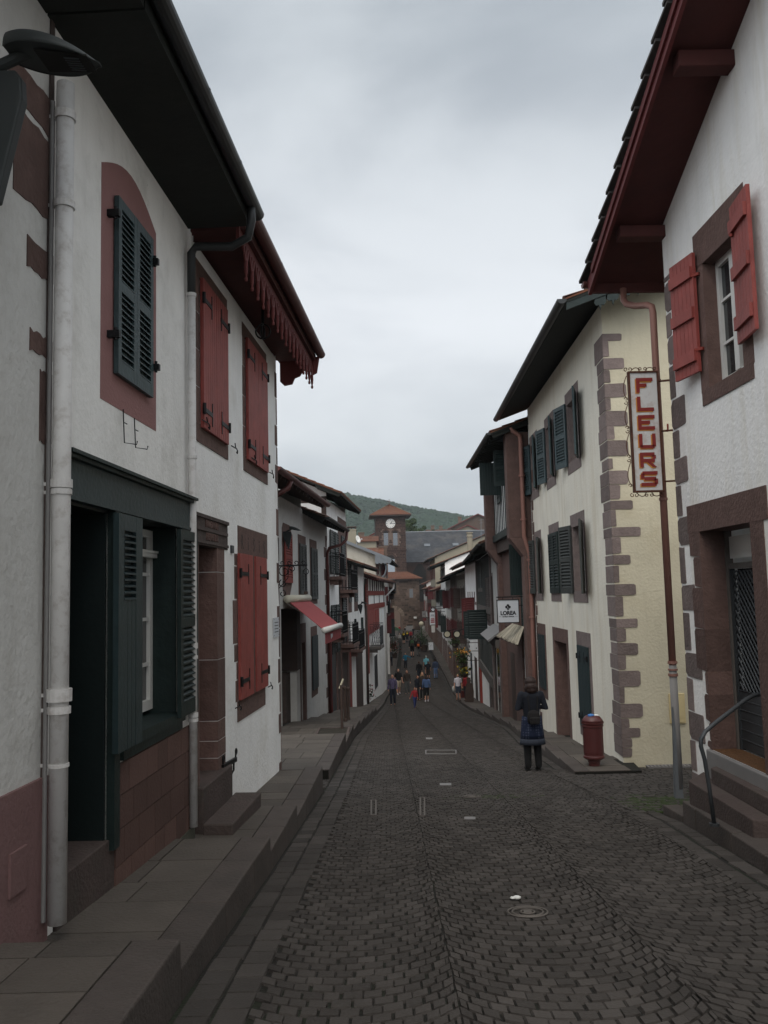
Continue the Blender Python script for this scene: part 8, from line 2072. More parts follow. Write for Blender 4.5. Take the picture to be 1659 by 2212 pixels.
    # trousers, shorts, skirt
    if legtype in ('trousers', 'capri', 'shorts', 'tights'):
        b = MB(); end = {'trousers': 1.0, 'tights': 1.0, 'capri': 0.55, 'shorts': 0.0}[legtype]; g = 0.020 if legtype == 'tights' else 0.014
        tb(b, [(0, 0, 0.98), (0, 0, 0.88)], [(0.15, 0.115), (0.15, 0.12)])
        for sg in (-1, 1):
            l = legpts(sg); mid = (l[0][0], l[0][1] * .5 + l[1][1] * .5, 0.7); low = tuple(V(l[1]).lerp(V(l[2]), end)) if end else None
            pp = [l[0], mid, tuple(V(mid).lerp(V(l[1]), 0.8 if not end else 1.0))]; rr_ = [(0.092 + g, 0.092 + g), (0.076 + g, 0.076 + g), (0.060 + g, 0.060 + g)]
            if low: pp.append(low); rr_.append((0.044 + g, 0.044 + g))
            tb(b, pp, rr_)
        b.build('tights' if legtype == 'tights' else ('shorts' if legtype == 'shorts' else 'trousers'), legs, t, remesh=vox * s * 0.6, smooth=True)
    if skirt:
        zt2, zb2, m1, m2 = skirt; b = MB(); n = 40; prof = []
        def ringp(z, r, k_): 
            return [W(r * math.cos(2 * math.pi * i / n) * (1 + 0.03 * math.sin(i * 1.3)), r * 0.74 * math.sin(2 * math.pi * i / n), z) for i in range(n)]
        def shell(za, zb, ra, rb, mm, nm, par, rows=5):
            q = MB(); 
            for j in range(rows + 1):
                f = j / rows; q.v += [tuple(p) for p in ringp(za + (zb - za) * f, ra + (rb - ra) * f, j)]
            for j in range(rows):
                for i in range(n): i2 = (i + 1) % n; q.f.append((j * n + i, j * n + i2, (j + 1) * n + i2, (j + 1) * n + i)); q.m.append(0)
            o = q.build(nm, mm, par, smooth=True); sd_ = o.modifiers.new('s', 'SOLIDIFY'); sd_.thickness = 0.006; return o
        zm = zb2 + 0.11; o = shell(zt2, zm, 0.185, 0.225, m1, 'skirt', t); shell(zm, zb2, 0.227, 0.243, m2, 'hem_band', o, 2)
    for sg in (-1, 1):
        l = legpts(sg); b = MB(); an = l[2]
        tb(b, [(an[0], an[1] - 0.01, an[2] + (0.10 if legtype == 'tights' else 0.0)), (an[0], an[1] - 0.01, an[2] - 0.03), (an[0], an[1] + 0.06, an[2] - 0.055), (an[0] + 0.01 * sg, an[1] + 0.16, an[2] - 0.062)], [(0.048, 0.048), (0.045, 0.045), (0.042, 0.03), (0.034, 0.02)])
        b.box(Fac(W(an[0], an[1] + 0.04, an[2] - 0.09), (ca, sa, 0), (-sa, ca, 0)), -0.036 * s, 0.036 * s, -0.08 * s, 0.13 * s, 0, 0.02 * s)
        b.build('shoe', shoes, t, smooth=False)
    # hair
    if not bald:
        b = MB(); c = (0, -0.008, 1.645)
        b.ball(W(*c), (0.086 * s * bob, 0.088 * s * bob, 0.094 * s), 14, 10)
        if hairlen:
            for k, (x_, y_, zz, r_) in enumerate(((0, -0.05, 1.56, .085), (-0.05, -0.035, 1.53, 0.062), (0.05, -0.035, 1.53, .062), (-0.065, -0.01, 1.50, .045), (0.07, -0.01, 1.50, .05), (0, -0.06, 1.50, .075), (0.03, -0.05, 1.475, .055), (-0.03, -0.055, 1.475, .05))):
                b.ball(W(x_, y_, zz - (hairlen - 1) * 0.03), (r_ * s * 1.05 * bob, r_ * s * .9 * bob, r_ * s * 1.1), 10, 8)
        # cut the face free
        b2 = b; b2.build('hair', hair, t, remesh=vox * s * 0.5, smooth=True, loc=None)
    # eyes and mouth
    b = MB()
    for sg in (-1, 1): b.ball(W(0.03 * sg, 0.088, 1.628), 0.0085 * s, 6, 5)
    b.tube([W(-0.022, 0.092, 1.565), W(0, 0.098, 1.563), W(0.022, 0.092, 1.565)], 0.0045 * s, 5)
    b.build('face_features', 'hair_dark', t)
    if extra: extra(t, W, s)
    return t

def pack(label, W, s, m='black_cloth', w=0.15, h=0.24, z=1.02, y=-0.17, dd=0.09, m2=None, cat='backpack', tall=False):
    p = W(0, y, z - h); t = thing('backpack', label, cat, p)
    F = Fac(p, (W(1, 0, 0) - W(0, 0, 0)), (W(0, -1, 0) - W(0, 0, 0)))
    b = MB(); b.tube([F.P(0, 0, h * 0.1 * s), F.P(0, 0.01, h * s), F.P(0, 0, h * 1.9 * s)], [(w * s, dd * s), (w * s * 1.05, dd * 1.15 * s), (w * s * 0.8, dd * s * .8)], 14)
    o = b.build('bag', m, t, smooth=True); o.modifiers.new('b', 'SUBSURF').render_levels = 1
    b = MB(); b.box(F, -w * .7 * s, w * .7 * s, dd * s * .8, (dd + 0.055) * s, h * .25 * s, h * 1.05 * s); b.build('pocket', m2 or m, t, bevel=0.02 * s)
    b = MB(); b.tube([F.P(-w * .6 * s, 0, h * 1.7 * s), F.P(-0.09 * s, -0.02, (h * 1.9 + 0.25) * s * (1 if not tall else .9))], 0.012 * s, 6); b.tube([F.P(w * .6 * s, 0, h * 1.7 * s), F.P(0.09 * s, -0.02, (h * 1.9 + 0.25) * s * (1 if not tall else .9))], 0.012 * s, 6); b.build('strap', m, t)
    return t

person(1153, 1664, 1463, 'woman seen from behind in dark jacket, blue dotted skirt and boots', yaw=4, top='navy', hair='hair_dark', legs='black_cloth', legtype='tights', shoes='leather', arms='front', hairlen=1.25,
       skirt=(1.0, 0.485, 'skirt_dots', 'skirt_band'), bob=1.3, vox=0.018, lift=0.012, group=None, extra=lambda t, W, s: pack('small dark backpack on the back of the woman in the dotted skirt', W, s, m='leather', w=0.125, h=0.16, z=1.0, y=-0.16, dd=0.06))
person(849, 1523, 1457.5, 'bald man in purple striped shirt and dark trousers walking uphill', yaw=178, top='stripe_shirt', legs='dark_jeans', bald=True, stride=0.06, shoes='brown_shoe')
person(861.5, 1500, 1445, 'man in black polo shirt, beige shorts and white shoes', yaw=190, top='black_cloth', legs='beige_cloth', legtype='shorts', sleeves='short', stride=0.16, shoes='white_cloth', hair='hair_brown')
person(880, 1499, 1448, 'woman in brown cardigan over a green top', yaw=175, top='brown_cloth', legs='grey_trousers', stride=0.1, hair='hair_brown', hairlen=0.7, shoes='grey_cloth')
person(896.5, 1530, 1485, 'small child in red jacket and blue trousers in mid-step', yaw=200, top='red_cloth', legs='blue_trousers', stride=0.18, arms='hand_low', shoes='brown_shoe', hair='hair_dark')
person(902, 1513, 1459.5, 'person in navy jacket with pale shirt tail beside the small child', yaw=250, top='navy', legs='black_cloth', hair='hair_brown', stride=0.1, shoes='brown_shoe', coat=0.04)
person(922, 1515.5, 1458.5, 'woman in light blue denim jacket and black cropped trousers', yaw=5, top='denim', legs='black_cloth', legtype='capri', hair='hair_dark', hairlen=0.8, shoes='white_cloth', stride=0.05)
person(913.5, 1511, 1452.5, 'blond person standing between the navy jacket and the denim jacket', yaw=190, top='brown_cloth', legs='black_cloth', hair='hair_blond', hairlen=0.8)
person(906, 1470, 1428.5, 'person in black jacket and dark jeans with pale collar, seen from behind', yaw=0, top='black_cloth', legs='dark_jeans', hair='hair_brown', stride=0.08)
person(921.5, 1458, 1416.5, 'grey-haired man in light blue cycling jersey', yaw=0, top='cyan_jersey', legs='black_cloth', sleeves='short', hair='hair_grey', legtype='shorts')
person(925.5, 1467, 1428.5, 'man in dark top and brown shorts in front of the blue jersey', yaw=0, top='navy', legs='brown_cloth', legtype='capri', sleeves='short', hair='hair_brown')
person(941.5, 1466, 1423.5, 'woman in grey-blue jacket and light jeans on the right of the road', yaw=-5, top='blue_grey', legs='light_denim', hair='hair_dark', stride=0.1)
def boy_bag(t, W, s):
    p = W(0.30, 0.02, 0.55); q = thing('carrier_bag', 'pale carrier bag held by the boy in the white shirt', 'bag', p)
    b = MB(); b.tube([p, p + V((0, 0, 0.15)), p + V((0, 0, 0.30)), p + V((0, 0, 0.36))], [(0.07, 0.05), (0.10, 0.07), (0.08, 0.05), (0.02, 0.02)], 10); b.build('bag', 'pale_cloth', q, smooth=True)
person(990.5, 1513, 1456, 'boy in white football shirt and dark shorts walking on the right pavement', yaw=172, top='white_cloth', legs='slate_shorts', legtype='shorts', sleeves='short', hair='hair_dark', loc=None, lift=0.17, extra=boy_bag)
person(876.5, 1445, 1410.5, 'person in teal jacket pointing to the side with one arm', yaw=170, top='teal_jacket', legs='dark_jeans', hair='hair_brown', arms='out')
person(844.5, 1440, 1401, 'man in grey pullover on the left pavement holding a camera up', yaw=185, top='grey_cloth', legs='dark_jeans', hair='hair_grey', arms='camera', lift=0.13)
person(891, 1420, 1376, 'hiker in dark clothes with large green-topped rucksack', yaw=0, top='black_cloth', legs='black_cloth', legtype='shorts', stride=0.14, coat=0.15, extra=lambda t, W, s: pack('large green-topped rucksack on the hiker in dark clothes', W, s, m='green_cloth', w=0.17, h=0.30, z=1.22, y=-0.2, dd=0.12, m2='brown_cloth'))
person(904.5, 1418, 1378.5, 'hiker in dark jacket with orange-strapped rucksack', yaw=-4, top='black_cloth', legs='grey_cloth', stride=0.14, coat=0.15, extra=lambda t, W, s: pack('dark rucksack with orange side on the second hiker', W, s, m='brown_cloth', w=0.16, h=0.27, z=1.18, y=-0.2, dd=0.11, m2='orange_cloth'))
person(872.5, 1391, 1363.5, 'walker in dark clothes with yellow rucksack cover, left of two', yaw=0, top='black_cloth', legs='black_cloth', legtype='shorts', vox=0.03, extra=lambda t, W, s: pack('yellow covered rucksack on the walker at left of the far pair', W, s, m='yellow_cloth', w=0.16, h=0.15, z=1.3, y=-0.16, dd=0.1))
person(880, 1388, 1362, 'walker in dark blue clothes with mustard rucksack, right of two', yaw=0, top='navy', legs='dark_jeans', vox=0.03, extra=lambda t, W, s: pack('mustard rucksack on the walker at right of the far pair', W, s, m='yellow_cloth', w=0.16, h=0.15, z=1.3, y=-0.16, dd=0.1))
person(863.5, 1391, 1368, 'person in pale grey top on the left of the far road', yaw=180, top='pale_cloth', legs='grey_cloth', hair='hair_grey', vox=0.03)
person(888, 1385, 1362, 'person in grey and red top in the middle of the far road', yaw=0, top='red_cloth', legs='dark_jeans', vox=0.03)
person(863, 1367, 1352, 'person in dark red coat near the gate arch', yaw=180, top='red_cloth', legs='grey_cloth', vox=0.035, coat=0.1)
person(875, 1369, 1355, 'person with pale cap in dark top near the gate', yaw=180, top='black_cloth', legs='grey_cloth', hair='hair_grey', vox=0.035)
person(893, 1372, 1356, 'person in dark jacket by the grating right of the gate arch', yaw=160, top='navy', legs='dark_jeans', vox=0.035)
person(1009, 1513, 1455.5, 'person with dark cap behind the brown board on the right pavement', yaw=150, top='red_cloth', legs='dark_jeans', hair='black_cloth', lift=0.17, vox=0.025)

# seated figure on the left, built low on a step
pS = ground_hit(792, 1512, 0.2)
t = thing('person', 'person in black crouching against the wall on the left pavement', 'person', (pS.x, pS.y, pS.z), 'people walking in the street')
b = MB(); x, y, z = pS
hz = 1.0
b.tube([(x, y, z + 0.35), (x + 0.03, y - 0.03, z + 0.6), (x + 0.02, y - 0.05, z + 0.85), (x, y - 0.05, z + 0.95)], [(.16, .15), (.18, .14), (.16, .11), (.06, .06)], 12); b.ball((x, y - 0.05, z + 1.06), (0.085, 0.09, 0.11), 12, 9)
for sg in (-1, 1):
    b.tube([(x + .08 * sg, y, z + .35), (x + .30 + .08 * sg, y - .12, z + .52), (x + .30 + .06 * sg, y - .10, z + .06)], [.09, .07, .045], 10); b.tube([(x + .17 * sg, y - .04, z + .82), (x + .24 * sg + .1, y - .1, z + .6), (x + .3, y - .14, z + .55)], [.055, .045, .035], 10)
    b.tube([(x + .28 + .06 * sg, y - .1, z + .05), (x + .42 + .06 * sg, y - .12, z + .04)], [.045, .035], 8)
b.build('body', 'skin', t, remesh=0.012, smooth=True)
c = MB(); c.tube([(x, y, z + 0.30), (x + 0.03, y - 0.03, z + 0.6), (x + 0.02, y - 0.05, z + 0.85), (x, y - 0.05, z + 0.93)], [(.19, .18), (.205, .165), (.18, .13), (.09, .08)], 12)
for sg in (-1, 1): c.tube([(x + .17 * sg, y - .04, z + .82), (x + .24 * sg + .1, y - .1, z + .6), (x + .3, y - .14, z + .55)], [.075, .065, .05], 10)
c.build('jacket', 'black_cloth', t, remesh=0.014, smooth=True)
c = MB()
for sg in (-1, 1): c.tube([(x + .08 * sg, y, z + .35), (x + .30 + .08 * sg, y - .12, z + .52), (x + .30 + .06 * sg, y - .10, z + .09)], [.12, .09, .065], 10)
c.build('trousers', 'dark_jeans', t, remesh=0.014, smooth=True)
c = MB(); c.ball((x - .01, y - 0.03, z + 1.09), (0.097, 0.1, 0.10), 12, 9); c.build('hair', 'hair_dark', t, smooth=True)
c = MB(); c.box(Fac((x - .25, y + .2, z - 0.2), (1, 0), (0, -1)), 0, 0.5, 0, 0.45, 0, 0.5); c.build('stone_block', 'step_stone', loc=(x, y, z), label='low stone block under the crouching person in black', cat='block', bevel=0.02)
# ---------------------------------------------------------------- street details
def plate(px0, px1, py0, py1, label, m='grey_pipe', h=0.016, frame=True, cat='cover', name='inspection_cover'):
    a, c, e_, g = (ground_hit(*q) for q in ((px0, py1), (px1, py1), (px1, py0), (px0, py0)))
    P4 = [V((q.x, q.y, zr(q.y) + 0.010)) for q in (a, c, e_, g)]
    b = MB()
    if frame:
        for i in range(4): b.beam(P4[i] + V((0, 0, h * .4)), P4[(i + 1) % 4] + V((0, 0, h * .4)), 0.02, h)
    else: b.hexa(P4 + [q + V((0, 0, h)) for q in P4])
    return b.build(name, m, loc=P4[0], label=label, cat=cat)
plate(802, 812, 1731, 1764, 'long thin metal channel cover in the cobbles, left one of two', h=0.012, m='grey_wood')
plate(908, 917, 1726, 1765, 'long thin metal channel cover in the cobbles, right one of two', h=0.012, m='grey_wood')
plate(1003, 1027, 1768, 1773, 'small rectangular metal plate near the middle of the road', frame=False, m='grey_pipe', h=0.01)
plate(920, 985, 1622, 1630, 'faint rectangular cover frame in the cobbles farther down', h=0.014)
plate(950, 975, 1695, 1699, 'small flat cover between the channel covers and the farther frame', frame=False, m='grey_pipe', h=0.012)
plate(920, 934, 1595, 1598, 'tiny pale cover in the middle of the road below the crowd', frame=False, m='grey_pipe', h=0.012)
def round_cover(px, py, r, label):
    p = ground_hit(px, py); b = MB(); z = zr(p.y) + 0.016; sl_ = (zr(p.y + 0.1) - zr(p.y - 0.1)) / 0.2
    for rr_ in (r, r * 0.78, r * .35):
        pts = [V((p.x + rr_ * math.cos(a), p.y + rr_ * math.sin(a), z + sl_ * rr_ * math.sin(a))) for a in [i * math.pi / 14 for i in range(28)]]; b.tube(pts, 0.007, 5, closed=True)
    b.box(Fac((p.x, p.y, z - 0.01), (1, 0), (0, 1)), -r * .2, r * .2, -r * .15, r * .15, 0, 0.014)
    b.build('manhole_cover', 'grey_wood', loc=p, label=label, cat='manhole cover')
round_cover(1140, 1975, 0.13, 'round manhole cover in the near cobbles')
round_cover(1019, 1723, 0.12, 'round manhole cover farther up beside a patch of moss')
p = ground_hit(1117, 1948); b = MB(); b.ball((p.x, p.y, zr(p.y) + 0.03), (0.03, 0.025, 0.012), 7, 5); b.ball((p.x - 0.03, p.y, zr(p.y) + 0.028), (0.02, 0.02, 0.008), 6, 4); b.build('crumpled_paper', 'litter_white', loc=p, label='scrap of crumpled white paper on the cobbles', cat='litter')

# planter hole, bollard-like posts and signpost on the left terrace
Yp = 21.6; xp = -1.35; z = zleft(Yp)
t = thing('tree_pit', 'dark square tree pit in the left pavement by the red awning', 'tree pit', (xp, Yp, z))
b = MB(); Fq = Fac((xp - .4, Yp - .6, z), (1, 0), (0, -1)); b.box(Fq, 0, 0.7, -1.3, 0, 0.006, 0.014); b.build('soil', 'soil', t)
b = MB()
for (a, c, e_, g) in ((0, 0.7, -0.0, 0.06), (0, 0.7, -1.36, -1.3), (-0.06, 0, -1.36, 0.06), (0.7, 0.76, -1.36, 0.06)): b.box(Fq, a, c, e_, g, 0.0, 0.03)
b.build('edging', 'dark_stone', t)
t = thing('sign_post', 'thin post with small tilted white board by the tree pit', 'post', (xp + .1, 22.2, z))
b = MB(); pT = at_y(734, 1496, 22.2) if False else ray(737, 1480) * (22.2 / ray(737, 1480).y)
b.tube([(pT.x, 22.2, z - .1), (pT.x, 22.2, pT.z)], 0.035, 8); b.build('post', 'brown_wood', t)
b = MB(); q1 = ray(733, 1488) * (22.2 / ray(733, 1488).y); q2 = ray(741, 1468) * (22.2 / ray(741, 1468).y); b.beam(q1, q2 + V((0, 0.15, 0)), 0.03, 0.04); b.build('board', 'sign_cream', t)
for k, (px, lab) in enumerate(((744.5, 'brown bollard post on the left pavement, nearer one'), (751, 'brown bollard post on the left pavement, farther one'))):
    Yb_ = 26.5 + 2 * k; q1 = ray(px, 1478) * (Yb_ / ray(px, 1478).y); zb_ = zleft(Yb_); b = MB()
    b.lathe((q1.x, Yb_, zb_), [(0.06, 0), (0.06, 0.08), (0.045, 0.1), (0.045, 0.95), (0.06, 0.97), (0.06, 1.02), (0.02, 1.06)], 12); b.build('bollard', 'brown_wood', loc=(q1.x, Yb_, zb_), label=lab, cat='bollard', group='bollards on the left pavement')

# round hanging signs on the right
for k, (px, lab) in enumerate(((966, 'round cream hanging sign with black rim, left one'), (987, 'round cream hanging sign with black rim, right one'))):
    Yd = 62 - 6 * k; F_ = Fac((0, Yd, 0), (1, 0), (0, -1)); c_ = F_.uz(px, 1370); rr_ = 6.6 / FPX * Yd
    t = thing('round_sign', lab, 'sign', F_.P(c_[0], 0, c_[1]), 'round signs hanging on the right side')
    cir = lambda r: [(c_[0] + r * math.cos(a), c_[1] + r * math.sin(a)) for a in [i * math.pi / 16 for i in range(32)]]
    b = MB(); b.prism(F_, cir(rr_), -0.04, 0.03); b.build('disc', 'sign_cream', t)
    b = MB(); b.tube([F_.P(u_, 0, z_) for u_, z_ in cir(rr_ * 1.05)], 0.05, 6, closed=True); b.build('rim', 'black_iron', t)
    b = MB(); b.beam(F_.P(c_[0], 0, c_[1] + rr_), F_.P(wr(Yd), 0, c_[1] + rr_ + 0.25), 0.05, 0.05); b.build('bracket', 'black_iron', t)
# hanging plant with orange flowers
def leafblob(b, c, rx, rz, n, rd, s0=0.05, s1=0.1):
    for _ in range(n):
        v = V((rd.gauss(0, .5), rd.gauss(0, .5), rd.gauss(0, .5))); p = V(c) + V((v.x * rx, v.y * rx, v.z * rz)); s_ = rd.uniform(s0, s1)
        a1 = V((rd.gauss(0, 1), rd.gauss(0, 1), rd.gauss(0, 1))).normalized() * s_; a2 = a1.cross(V((rd.gauss(0, 1), rd.gauss(0, 1), rd.gauss(0, 1)))).normalized() * s_ * .6
        b.poly([p - a1, p + a2, p + a1, p - a2])
rd = random.Random(44); Yh = 49.5
def hang(px, py, lab, fl, n=160, Y=Yh, rx=0.5, rz=0.3):
    c_ = ray(px, py) * (Y / ray(px, py).y); t = thing('hanging_basket', lab, 'plant', c_)
    b = MB(); b.lathe((c_.x, c_.y, c_.z - 0.35), [(0.08, 0), (0.2, 0.1), (0.26, 0.28)], 12); b.tube([c_ + V((0, 0, 0)), c_ + V((0.0, 0, 0.6)), V((5.2, Y, c_.z + 0.6))], 0.02, 5); b.build('basket', 'brown_wood', t)
    b = MB(); leafblob(b, c_, rx, rz, n, rd); b.build('leaves', 'leaf', t)
    b = MB(); leafblob(b, c_ + V((0, -0.1, 0.1)), rx, rz * .8, n // 2, rd, 0.04, 0.08); b.build('flowers', fl, t)
hang(997, 1412, 'hanging basket with orange flowers on the right side', 'flower'); hang(1000, 1430, 'hanging basket of green leaves under the orange flowers', 'leaf', rx=.3, rz=.5); hang(1003, 1450, 'hanging basket with pale yellow flowers, lowest of three', 'yellow_cloth', rx=.3, rz=.3)
hang(983, 1388, 'small hanging basket between the round signs', 'leaf_dark', Y=60, rx=.3, rz=.2)
# potted shrub
p = ground_hit(1002, 1508, 0.17); t = thing('potted_shrub', 'green shrub in red-brown tub on the right pavement', 'plant', p)
b = MB(); b.lathe(p, [(0.2, 0), (0.28, 0.4), (0.30, 0.42), (0.30, 0.46), (0.25, 0.46)], 14); b.build('tub', 'bin_red', t)
b = MB(); leafblob(b, p + V((0, 0, 0.9)), 0.35, 0.45, 420, rd, 0.03, 0.08); b.build('foliage', 'leaf_dark', t)
# brown figure-shaped board
p = ground_hit(1014, 1516, 0.17); Fb = Fac(p, (1, 0), (0, -1)); t = thing('display_board', 'brown wooden board cut in the outline of a figure on the right pavement', 'board', p)
sc_b = p.y / FPX
prof = [(-9, 0), (9, 0), (10, 22), (8, 36), (3.5, 40), (4.5, 45), (3.5, 50), (0, 51.5), (-3.5, 50), (-4.5, 45), (-3, 40), (-6, 36), (-8, 22)]
b = MB(); b.prism(Fb, [(x_ * sc_b, z_ * sc_b) for x_, z_ in prof], -0.04, 0.04); b.build('figure_panel', 'brown_shoe', t)
b = MB(); b.prism(Fb, [(x_ * sc_b * .82, z_ * sc_b * .94 + 0.03) for x_, z_ in prof], 0.04, 0.05); b.build('painted_front', 'brown_wood', t)
b = MB(); b.beam(Fb.P(0, -0.04, 1.0), Fb.P(0, -0.5, 0), 0.06, 0.03); b.build('prop', 'brown_wood', t)
# white A-board
p = ground_hit(931, 1405, 0.12); Fb = Fac(p, (1, 0), (0, -1)); k_ = p.y / FPX; t = thing('a_board', 'white pavement board with small logo on the far right pavement', 'sign board', p)
P = Fb.P
b = MB(); b.hexa([P(-5 * k_, 0.3, 1.5 * k_), P(5 * k_, 0.3, 1.5 * k_), P(5 * k_, 0.27, 1.5 * k_), P(-5 * k_, 0.27, 1.5 * k_), P(-5 * k_, 0.03, 17 * k_), P(5 * k_, 0.03, 17 * k_), P(5 * k_, 0, 17 * k_), P(-5 * k_, 0, 17 * k_)]); b.build('front_board', 'sign_pale', t)
b = MB(); b.beam(P(-4.5 * k_, 0.3, 0), P(-4.5 * k_, 0, 17 * k_), 0.05, 0.05); b.beam(P(4.5 * k_, 0.3, 0), P(4.5 * k_, 0, 17 * k_), 0.05, 0.05); b.beam(P(-4.5 * k_, -0.35, 0), P(-4.5 * k_, -0.02, 16.8 * k_), 0.05, 0.05); b.beam(P(4.5 * k_, -0.35, 0), P(4.5 * k_, -0.02, 16.8 * k_), 0.05, 0.05); b.build('legs', 'pale_wood', t)
b = MB(); b.hexa([P(-1.5 * k_, 0.19, 9 * k_), P(-.7 * k_, 0.19, 9 * k_), P(-.7 * k_, 0.185, 9 * k_), P(-1.5 * k_, 0.185, 9 * k_), P(1 * k_, 0.16, 12 * k_), P(1.6 * k_, 0.16, 12 * k_), P(1.6 * k_, 0.155, 12 * k_), P(1 * k_, 0.155, 12 * k_)]); b.build('logo_mark', 'letter_black', t)

# hanging shop signs far down on the right
def flag_sign(px0, px1, py0, py1, Y, label, m, marks=(), name='shop_sign'):
    F_ = Fac((0, Y, 0), (1, 0), (0, -1)); r_ = F_.rect(px0, px1, py0, py0, py1, py1); t = thing(name, label, 'sign', F_.P(r_[0], 0, r_[2]))
    b = MB(); b.box(F_, r_[0], r_[1], -0.05, 0.0, r_[2], r_[3]); b.build('sign_panel', m, t)
    b = MB(); b.beam(F_.P(r_[0], -0.025, r_[3] + 0.06), F_.P(wr(Y), -0.025, r_[3] + 0.06), 0.05, 0.05); b.build('bracket', 'black_iron', t)
    w, h = r_[1] - r_[0], r_[3] - r_[2]; gp_ = {}
    for (a, c, e_, g, mm) in marks: gp_.setdefault(mm, MB()).box(F_, r_[0] + a * w, r_[0] + c * w, 0.001, 0.012, r_[2] + e_ * h, r_[2] + g * h)
    for mm, b in gp_.items(): b.build('painted_mark', mm, t)
    return F_, r_, t
F_, r_, t = flag_sign(930.5, 940, 1312, 1322, 92, 'black sign with a white star, far right side', 'letter_black')
cu_, cz_ = (r_[0] + r_[1]) / 2, (r_[2] + r_[3]) / 2; rs_ = (r_[3] - r_[2]) * .5
b = MB(); b.prism(F_, [(cu_ + (rs_ if k % 2 == 0 else rs_ * .42) * math.sin(k * math.pi / 5), cz_ + (rs_ if k % 2 == 0 else rs_ * .42) * math.cos(k * math.pi / 5)) for k in range(10)], 0.002, 0.02); b.build('star', 'sign_pale', t)
flag_sign(928.5, 939.5, 1323, 1350, 91.5, 'tall white sign with blue and red lines under the star sign', 'sign_pale', marks=((.2, .9, .76, .82, 'blue_grey'), (.1, 1, .68, .70, 'grey_cloth'), (.2, .9, .50, .56, 'red_cloth'), (.15, .9, .34, .44, 'red_cloth'), (.15, .9, .18, .28, 'red_cloth')))
flag_sign(940, 945.5, 1316, 1356, 90.5, 'narrow dark red vertical sign beside the star sign', 'dark_red_paint')
flag_sign(932, 939.5, 1351, 1366, 91, 'plain white cloth sign below the tall white sign', 'old_white_plaster')
flag_sign(912, 920.5, 1320.5, 1333, 122, 'pale grey-green hanging sign near the gate tower', 'grey_pipe', marks=((.2, .8, .45, .6, 'grey_cloth'),))
flag_sign(914, 921, 1335, 1341, 120, 'small dark red sign beneath the pale grey-green sign', 'dark_red_paint')
# striped hanging flag on the left near the arch
Yf = 118; F_ = Fac((0, Yf, 0), (1, 0), (0, -1)); t = thing('flag', 'red, white and green flag hanging on the left near the gate arch', 'flag', F_.P(F_.uz(850, 1360)[0], 0, F_.uz(850, 1360)[1]))
b1, b2, b3 = MB(), MB(), MB(); u0, zt_ = F_.uz(845, 1341); u1, zb_ = F_.uz(853, 1362); n = 10
for i in range(n):
    for j in range(8):
        ua_, ub_ = u0 + (u1 - u0) * i / n, u0 + (u1 - u0) * (i + 1) / n; za_, zb2_ = zb_ + (zt_ - zb_) * j / 8, zb_ + (zt_ - zb_) * (j + 1) / 8
        d_ = 0.06 * math.sin(i * 1.2); d2_ = 0.06 * math.sin((i + 1) * 1.2)
        bb = b2 if (i in (4, 5) or j in (3, 4)) else (b3 if abs(i / n - j / 8) < 0.13 or abs(1 - i / n - j / 8) < 0.13 else b1)
        bb.poly([F_.P(ua_, d_, za_), F_.P(ub_, d2_, za_), F_.P(ub_, d2_, zb2_), F_.P(ua_, d_, zb2_)])
b1.build('red_cloth', 'red_cloth', t); b2.build('white_cross', 'sign_pale', t); b3.build('green_cross', 'green_cloth', t)
b = MB(); b.tube([F_.P(u0 - 1.0, 0, zt_ - 0.3), F_.P(u0, 0, zt_), F_.P(u1 + 0.2, 0, zt_ + 0.1)], 0.03, 6); b.build('pole', 'brown_wood', t)
# green market awning / parasol near the arch and flower tubs
t = thing('parasol', 'low green parasol in front of the gate arch', 'parasol', ray(853, 1363) * (125 / ray(853, 1363).y))
c_ = ray(853, 1354) * (125 / ray(853, 1354).y); b = MB(); b.lathe(c_ - V((0, 0, .5)), [(0.95, 0), (0.5, 0.3), (0.05, 0.5)], 10); b.build('canopy', 'green_cloth', t); b = MB(); b.tube([c_, V((c_.x, c_.y, zr(125)))], 0.03, 6); b.build('pole', 'brown_wood', t)
# flower tubs on the left
def tub(px, py, Y, label, lf='leaf_dark', fl='red_cloth', s=1.0, n=240):
    c_ = ray(px, py) * (Y / ray(px, py).y); c_.z = zr(Y) + 0.14; t = thing('flower_tub', label, 'plant', c_)
    b = MB(); b.lathe(c_, [(.25 * s, 0), (.33 * s, .45 * s), (.28 * s, .45 * s)], 12); b.build('tub', 'brown_wood', t)
    b = MB(); leafblob(b, c_ + V((0, 0, .75 * s)), .5 * s, .4 * s, n, rd, .05, .11); b.build('foliage', lf, t); b = MB(); leafblob(b, c_ + V((0, -.1, .85 * s)), .5 * s, .4 * s, n // 2, rd, .04, .08); b.build('flowers', fl, t)
tub(849, 1392, 100, 'flower tub with red flowers on the left, nearer one', s=1.5); tub(848, 1380, 112, 'flower tub with white flowers on the left, farther one', fl='white_cloth', s=1.4)
tub(905, 1372, 112, 'tall dark planter of greenery on the far right', s=1.8, fl='leaf'); tub(914, 1374, 108, 'dark planter beside the far right wall', s=1.6, fl='leaf_dark'); tub(786.5, 1471, 52, 'flower pot with red flowers on the wall side, left pavement', s=.9)
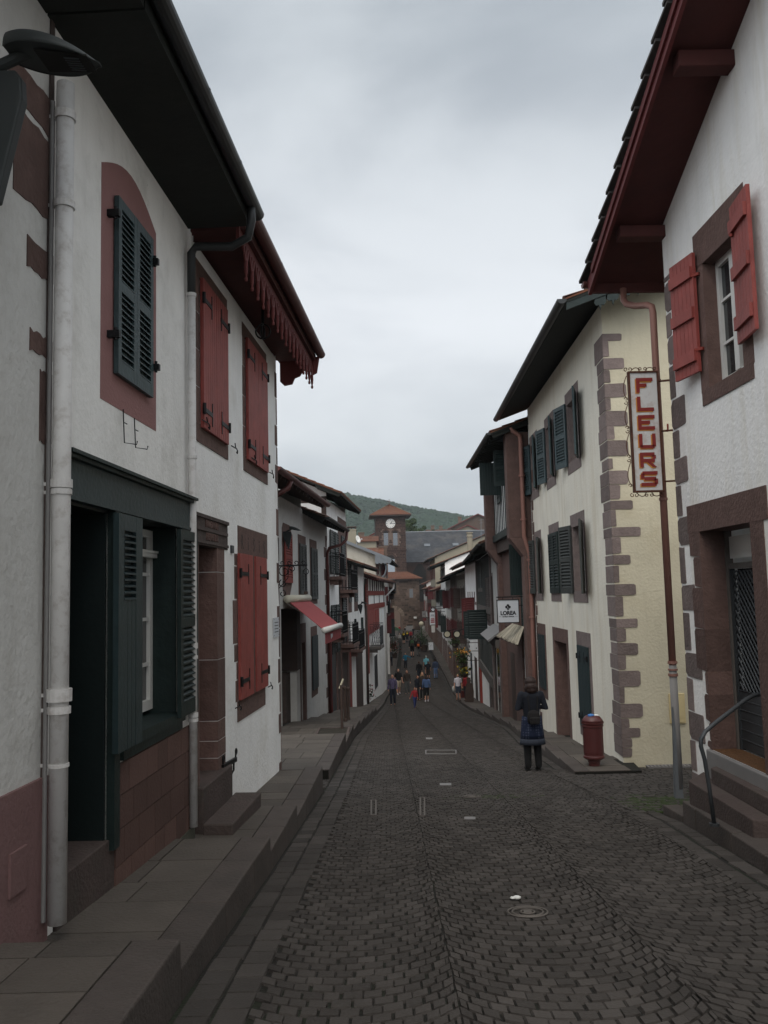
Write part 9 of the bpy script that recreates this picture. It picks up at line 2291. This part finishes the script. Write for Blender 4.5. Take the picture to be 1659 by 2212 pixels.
# white market parasol dome seen far right
c_ = ray(910, 1348) * (118 / ray(910, 1348).y); t = thing('parasol', 'closed cream parasol top with green stand, far right', 'parasol', V((c_.x, c_.y, zr(118))))
b = MB(); b.ball(c_, (0.34, 0.34, 0.36), 14, 9); b.build('canopy', 'sign_cream', t, smooth=True); b = MB(); b.tube([c_, V((c_.x, c_.y, zr(118)))], 0.05, 6); b.build('pole', 'green_cloth', t)
# pale stair block at the foot of the gate wall
b = MB(); Fz = Fac((0, 149.3, 0), (1, 0), (0, -1)); u0, u1 = Fz.uz(873, 1365)[0], Fz.uz(893, 1365)[0]
for k in range(4): b.box(Fz, u0 + 0.12 * k, u1, 0.0 - 0.0, 0.9 - 0.2 * k, zr(149) - 0.3 + 0.2 * k, zr(149) + 0.2 * (k + 1))
b.build('stone_steps', 'grey_pipe', loc=Fz.P(u0, 0, zr(149)), label='pale stone steps at the foot of the gate house wall', cat='steps')
lamp_head(F5, 9.7, 0, F5.dz(984, 1321, 9.7)[1] + 0.9 if False else F5.dz(987, 1323, 9.7)[1] - 0.24, 'grey wall lamp on the right side near the grey half-timbered house', scale=0.6)

# ---------------------------------------------------------------- haze over the valley
HAZE = 0.00026
if HAZE:
    me = bpy.data.meshes.new('haze'); x0, x1, y0, y1, z0, z1 = -950, 1200, -40, 2600, -12, 175
    me.from_pydata([(x, y, z) for z in (z0, z1) for y in (y0, y1) for x in (x0, x1)], [], [(0, 2, 3, 1), (4, 5, 7, 6), (0, 1, 5, 4), (2, 6, 7, 3), (0, 4, 6, 2), (1, 3, 7, 5)])
    m = bpy.data.materials.new('haze'); m.use_nodes = True; n_ = m.node_tree; n_.nodes.clear(); o_ = n_.nodes.new('ShaderNodeOutputMaterial'); v_ = n_.nodes.new('ShaderNodeVolumePrincipled')
    v_.inputs['Density'].default_value = HAZE; v_.inputs['Color'].default_value = (0.84, 0.90, 0.97, 1); v_.inputs['Anisotropy'].default_value = 0.3
    n_.links.new(v_.outputs[0], o_.inputs['Volume']); me.materials.append(m)
    o = bpy.data.objects.new('haze', me); COL.objects.link(o); o['kind'] = 'stuff'
for o in bpy.data.objects:
    if 'woff' in o.keys(): del o['woff']
